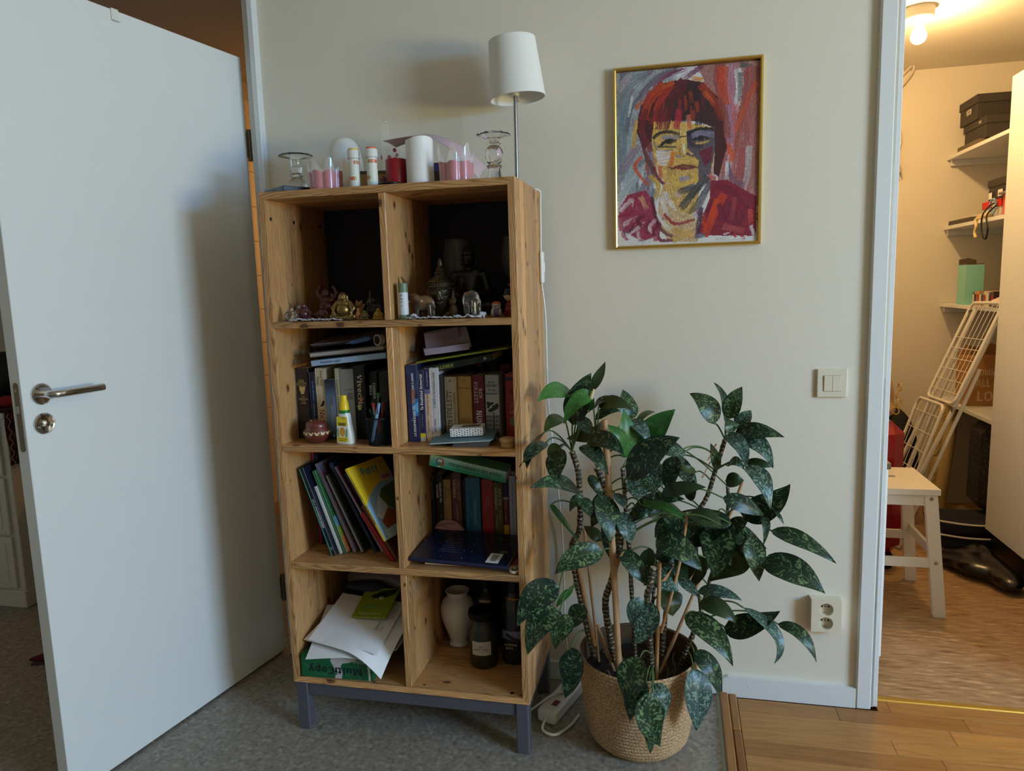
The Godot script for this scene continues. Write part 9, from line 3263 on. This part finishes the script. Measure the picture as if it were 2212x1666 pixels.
	lf(t, "d", V(-0.017, 0.699, -0.085), V(0.032, 0.724, -0.095), V(0.086, 0.732, -0.13), V(0.133, 0.614, 0.778), V(0.133, 0.616, -0.068), 0.040)
	lf(t, "s", V(0.079, 0.796, -0.097), V(0.121, 0.747, -0.119), V(0.154, 0.681, -0.166), V(0.649, -0.029, 0.76), V(0.2, 0.762, -0.098), 0.043)
	lf(t, "s", V(0.06, 0.618, -0.087), V(0.09, 0.563, -0.073), V(0.108, 0.494, -0.082), V(0.255, 0.141, 0.957), V(0.123, 0.59, -0.064), 0.048)
	lf(t, "o", V(0.233, 0.595, -0.061), V(0.282, 0.552, -0.061), V(0.324, 0.489, -0.086), V(0.513, 0.244, 0.823), V(0.123, 0.59, -0.064), 0.035)


func plant_stems(t: Node3D) -> void:
	stem(t, [V(-0.194, 0.819, -0.048), V(-0.176, 0.746, -0.048), V(-0.176, 0.596, -0.048), V(-0.2, 0.525, -0.048), V(-0.165, 0.34, -0.028), V(-0.135, 0.22, -0.018)], 0.0085)
	stem(t, [V(-0.115, 0.795, 0.032), V(-0.075, 0.696, 0.042), V(-0.053, 0.603, 0.052), V(-0.075, 0.495, 0.062), V(-0.094, 0.414, 0.062), V(-0.07, 0.244, 0.042)], 0.0095)
	stem(t, [V(0.038, 0.562, 0.132), V(0.028, 0.505, 0.132), V(0.021, 0.463, 0.122), V(0.03, 0.256, 0.072)], 0.0085)
	stem(t, [V(0.225, 0.85, -0.098), V(0.2, 0.762, -0.098), V(0.176, 0.685, -0.088), V(0.133, 0.616, -0.068), V(0.08, 0.486, -0.048), V(0.055, 0.237, -0.018)], 0.0065)
	stem(t, [V(0.236, 0.707, -0.138), V(0.235, 0.625, -0.138), V(0.197, 0.465, -0.118), V(0.132, 0.246, -0.068)], 0.005)
	stem(t, [V(0.156, 0.445, 0.032), V(0.159, 0.393, 0.032), V(0.143, 0.347, 0.022), V(0.104, 0.225, 0.002)], 0.006)
	stem(t, [V(-0.042, 0.812, 0.092), V(-0.035, 0.697, 0.082), V(-0.028, 0.563, 0.062), V(-0.017, 0.252, 0.022)], 0.006)
	stem(t, [V(0.064, 0.731, 0.012), V(0.05, 0.601, 0.012), V(0.031, 0.414, 0.012), V(0.017, 0.23, 0.002)], 0.005)
	stake(t, [V(-0.09, 0.932, 0.062), V(-0.072, 0.607, 0.082), V(-0.056, 0.236, 0.087)], 0.0085)
	stake(t, [V(-0.18, 0.482, -0.038), V(-0.134, 0.255, -0.018)], 0.0062)
	stake(t, [V(0.052, 0.56, 0.092), V(0.042, 0.217, 0.072)], 0.0052)
	stake(t, [V(0.122, 0.681, 0.042), V(0.102, 0.541, 0.052), V(0.054, 0.348, 0.057)], 0.0042)
	stake(t, [V(0.277, 0.717, -0.148), V(0.234, 0.601, -0.128), V(0.167, 0.473, -0.068), V(0.045, 0.189, 0.002)], 0.0045)
	stake(t, [V(-0.166, 0.585, -0.068), V(-0.148, 0.43, -0.048), V(-0.123, 0.207, -0.018)], 0.004)
	stake(t, [V(-0.123, 0.334, 0.012), V(-0.073, 0.216, 0.042)], 0.0045)
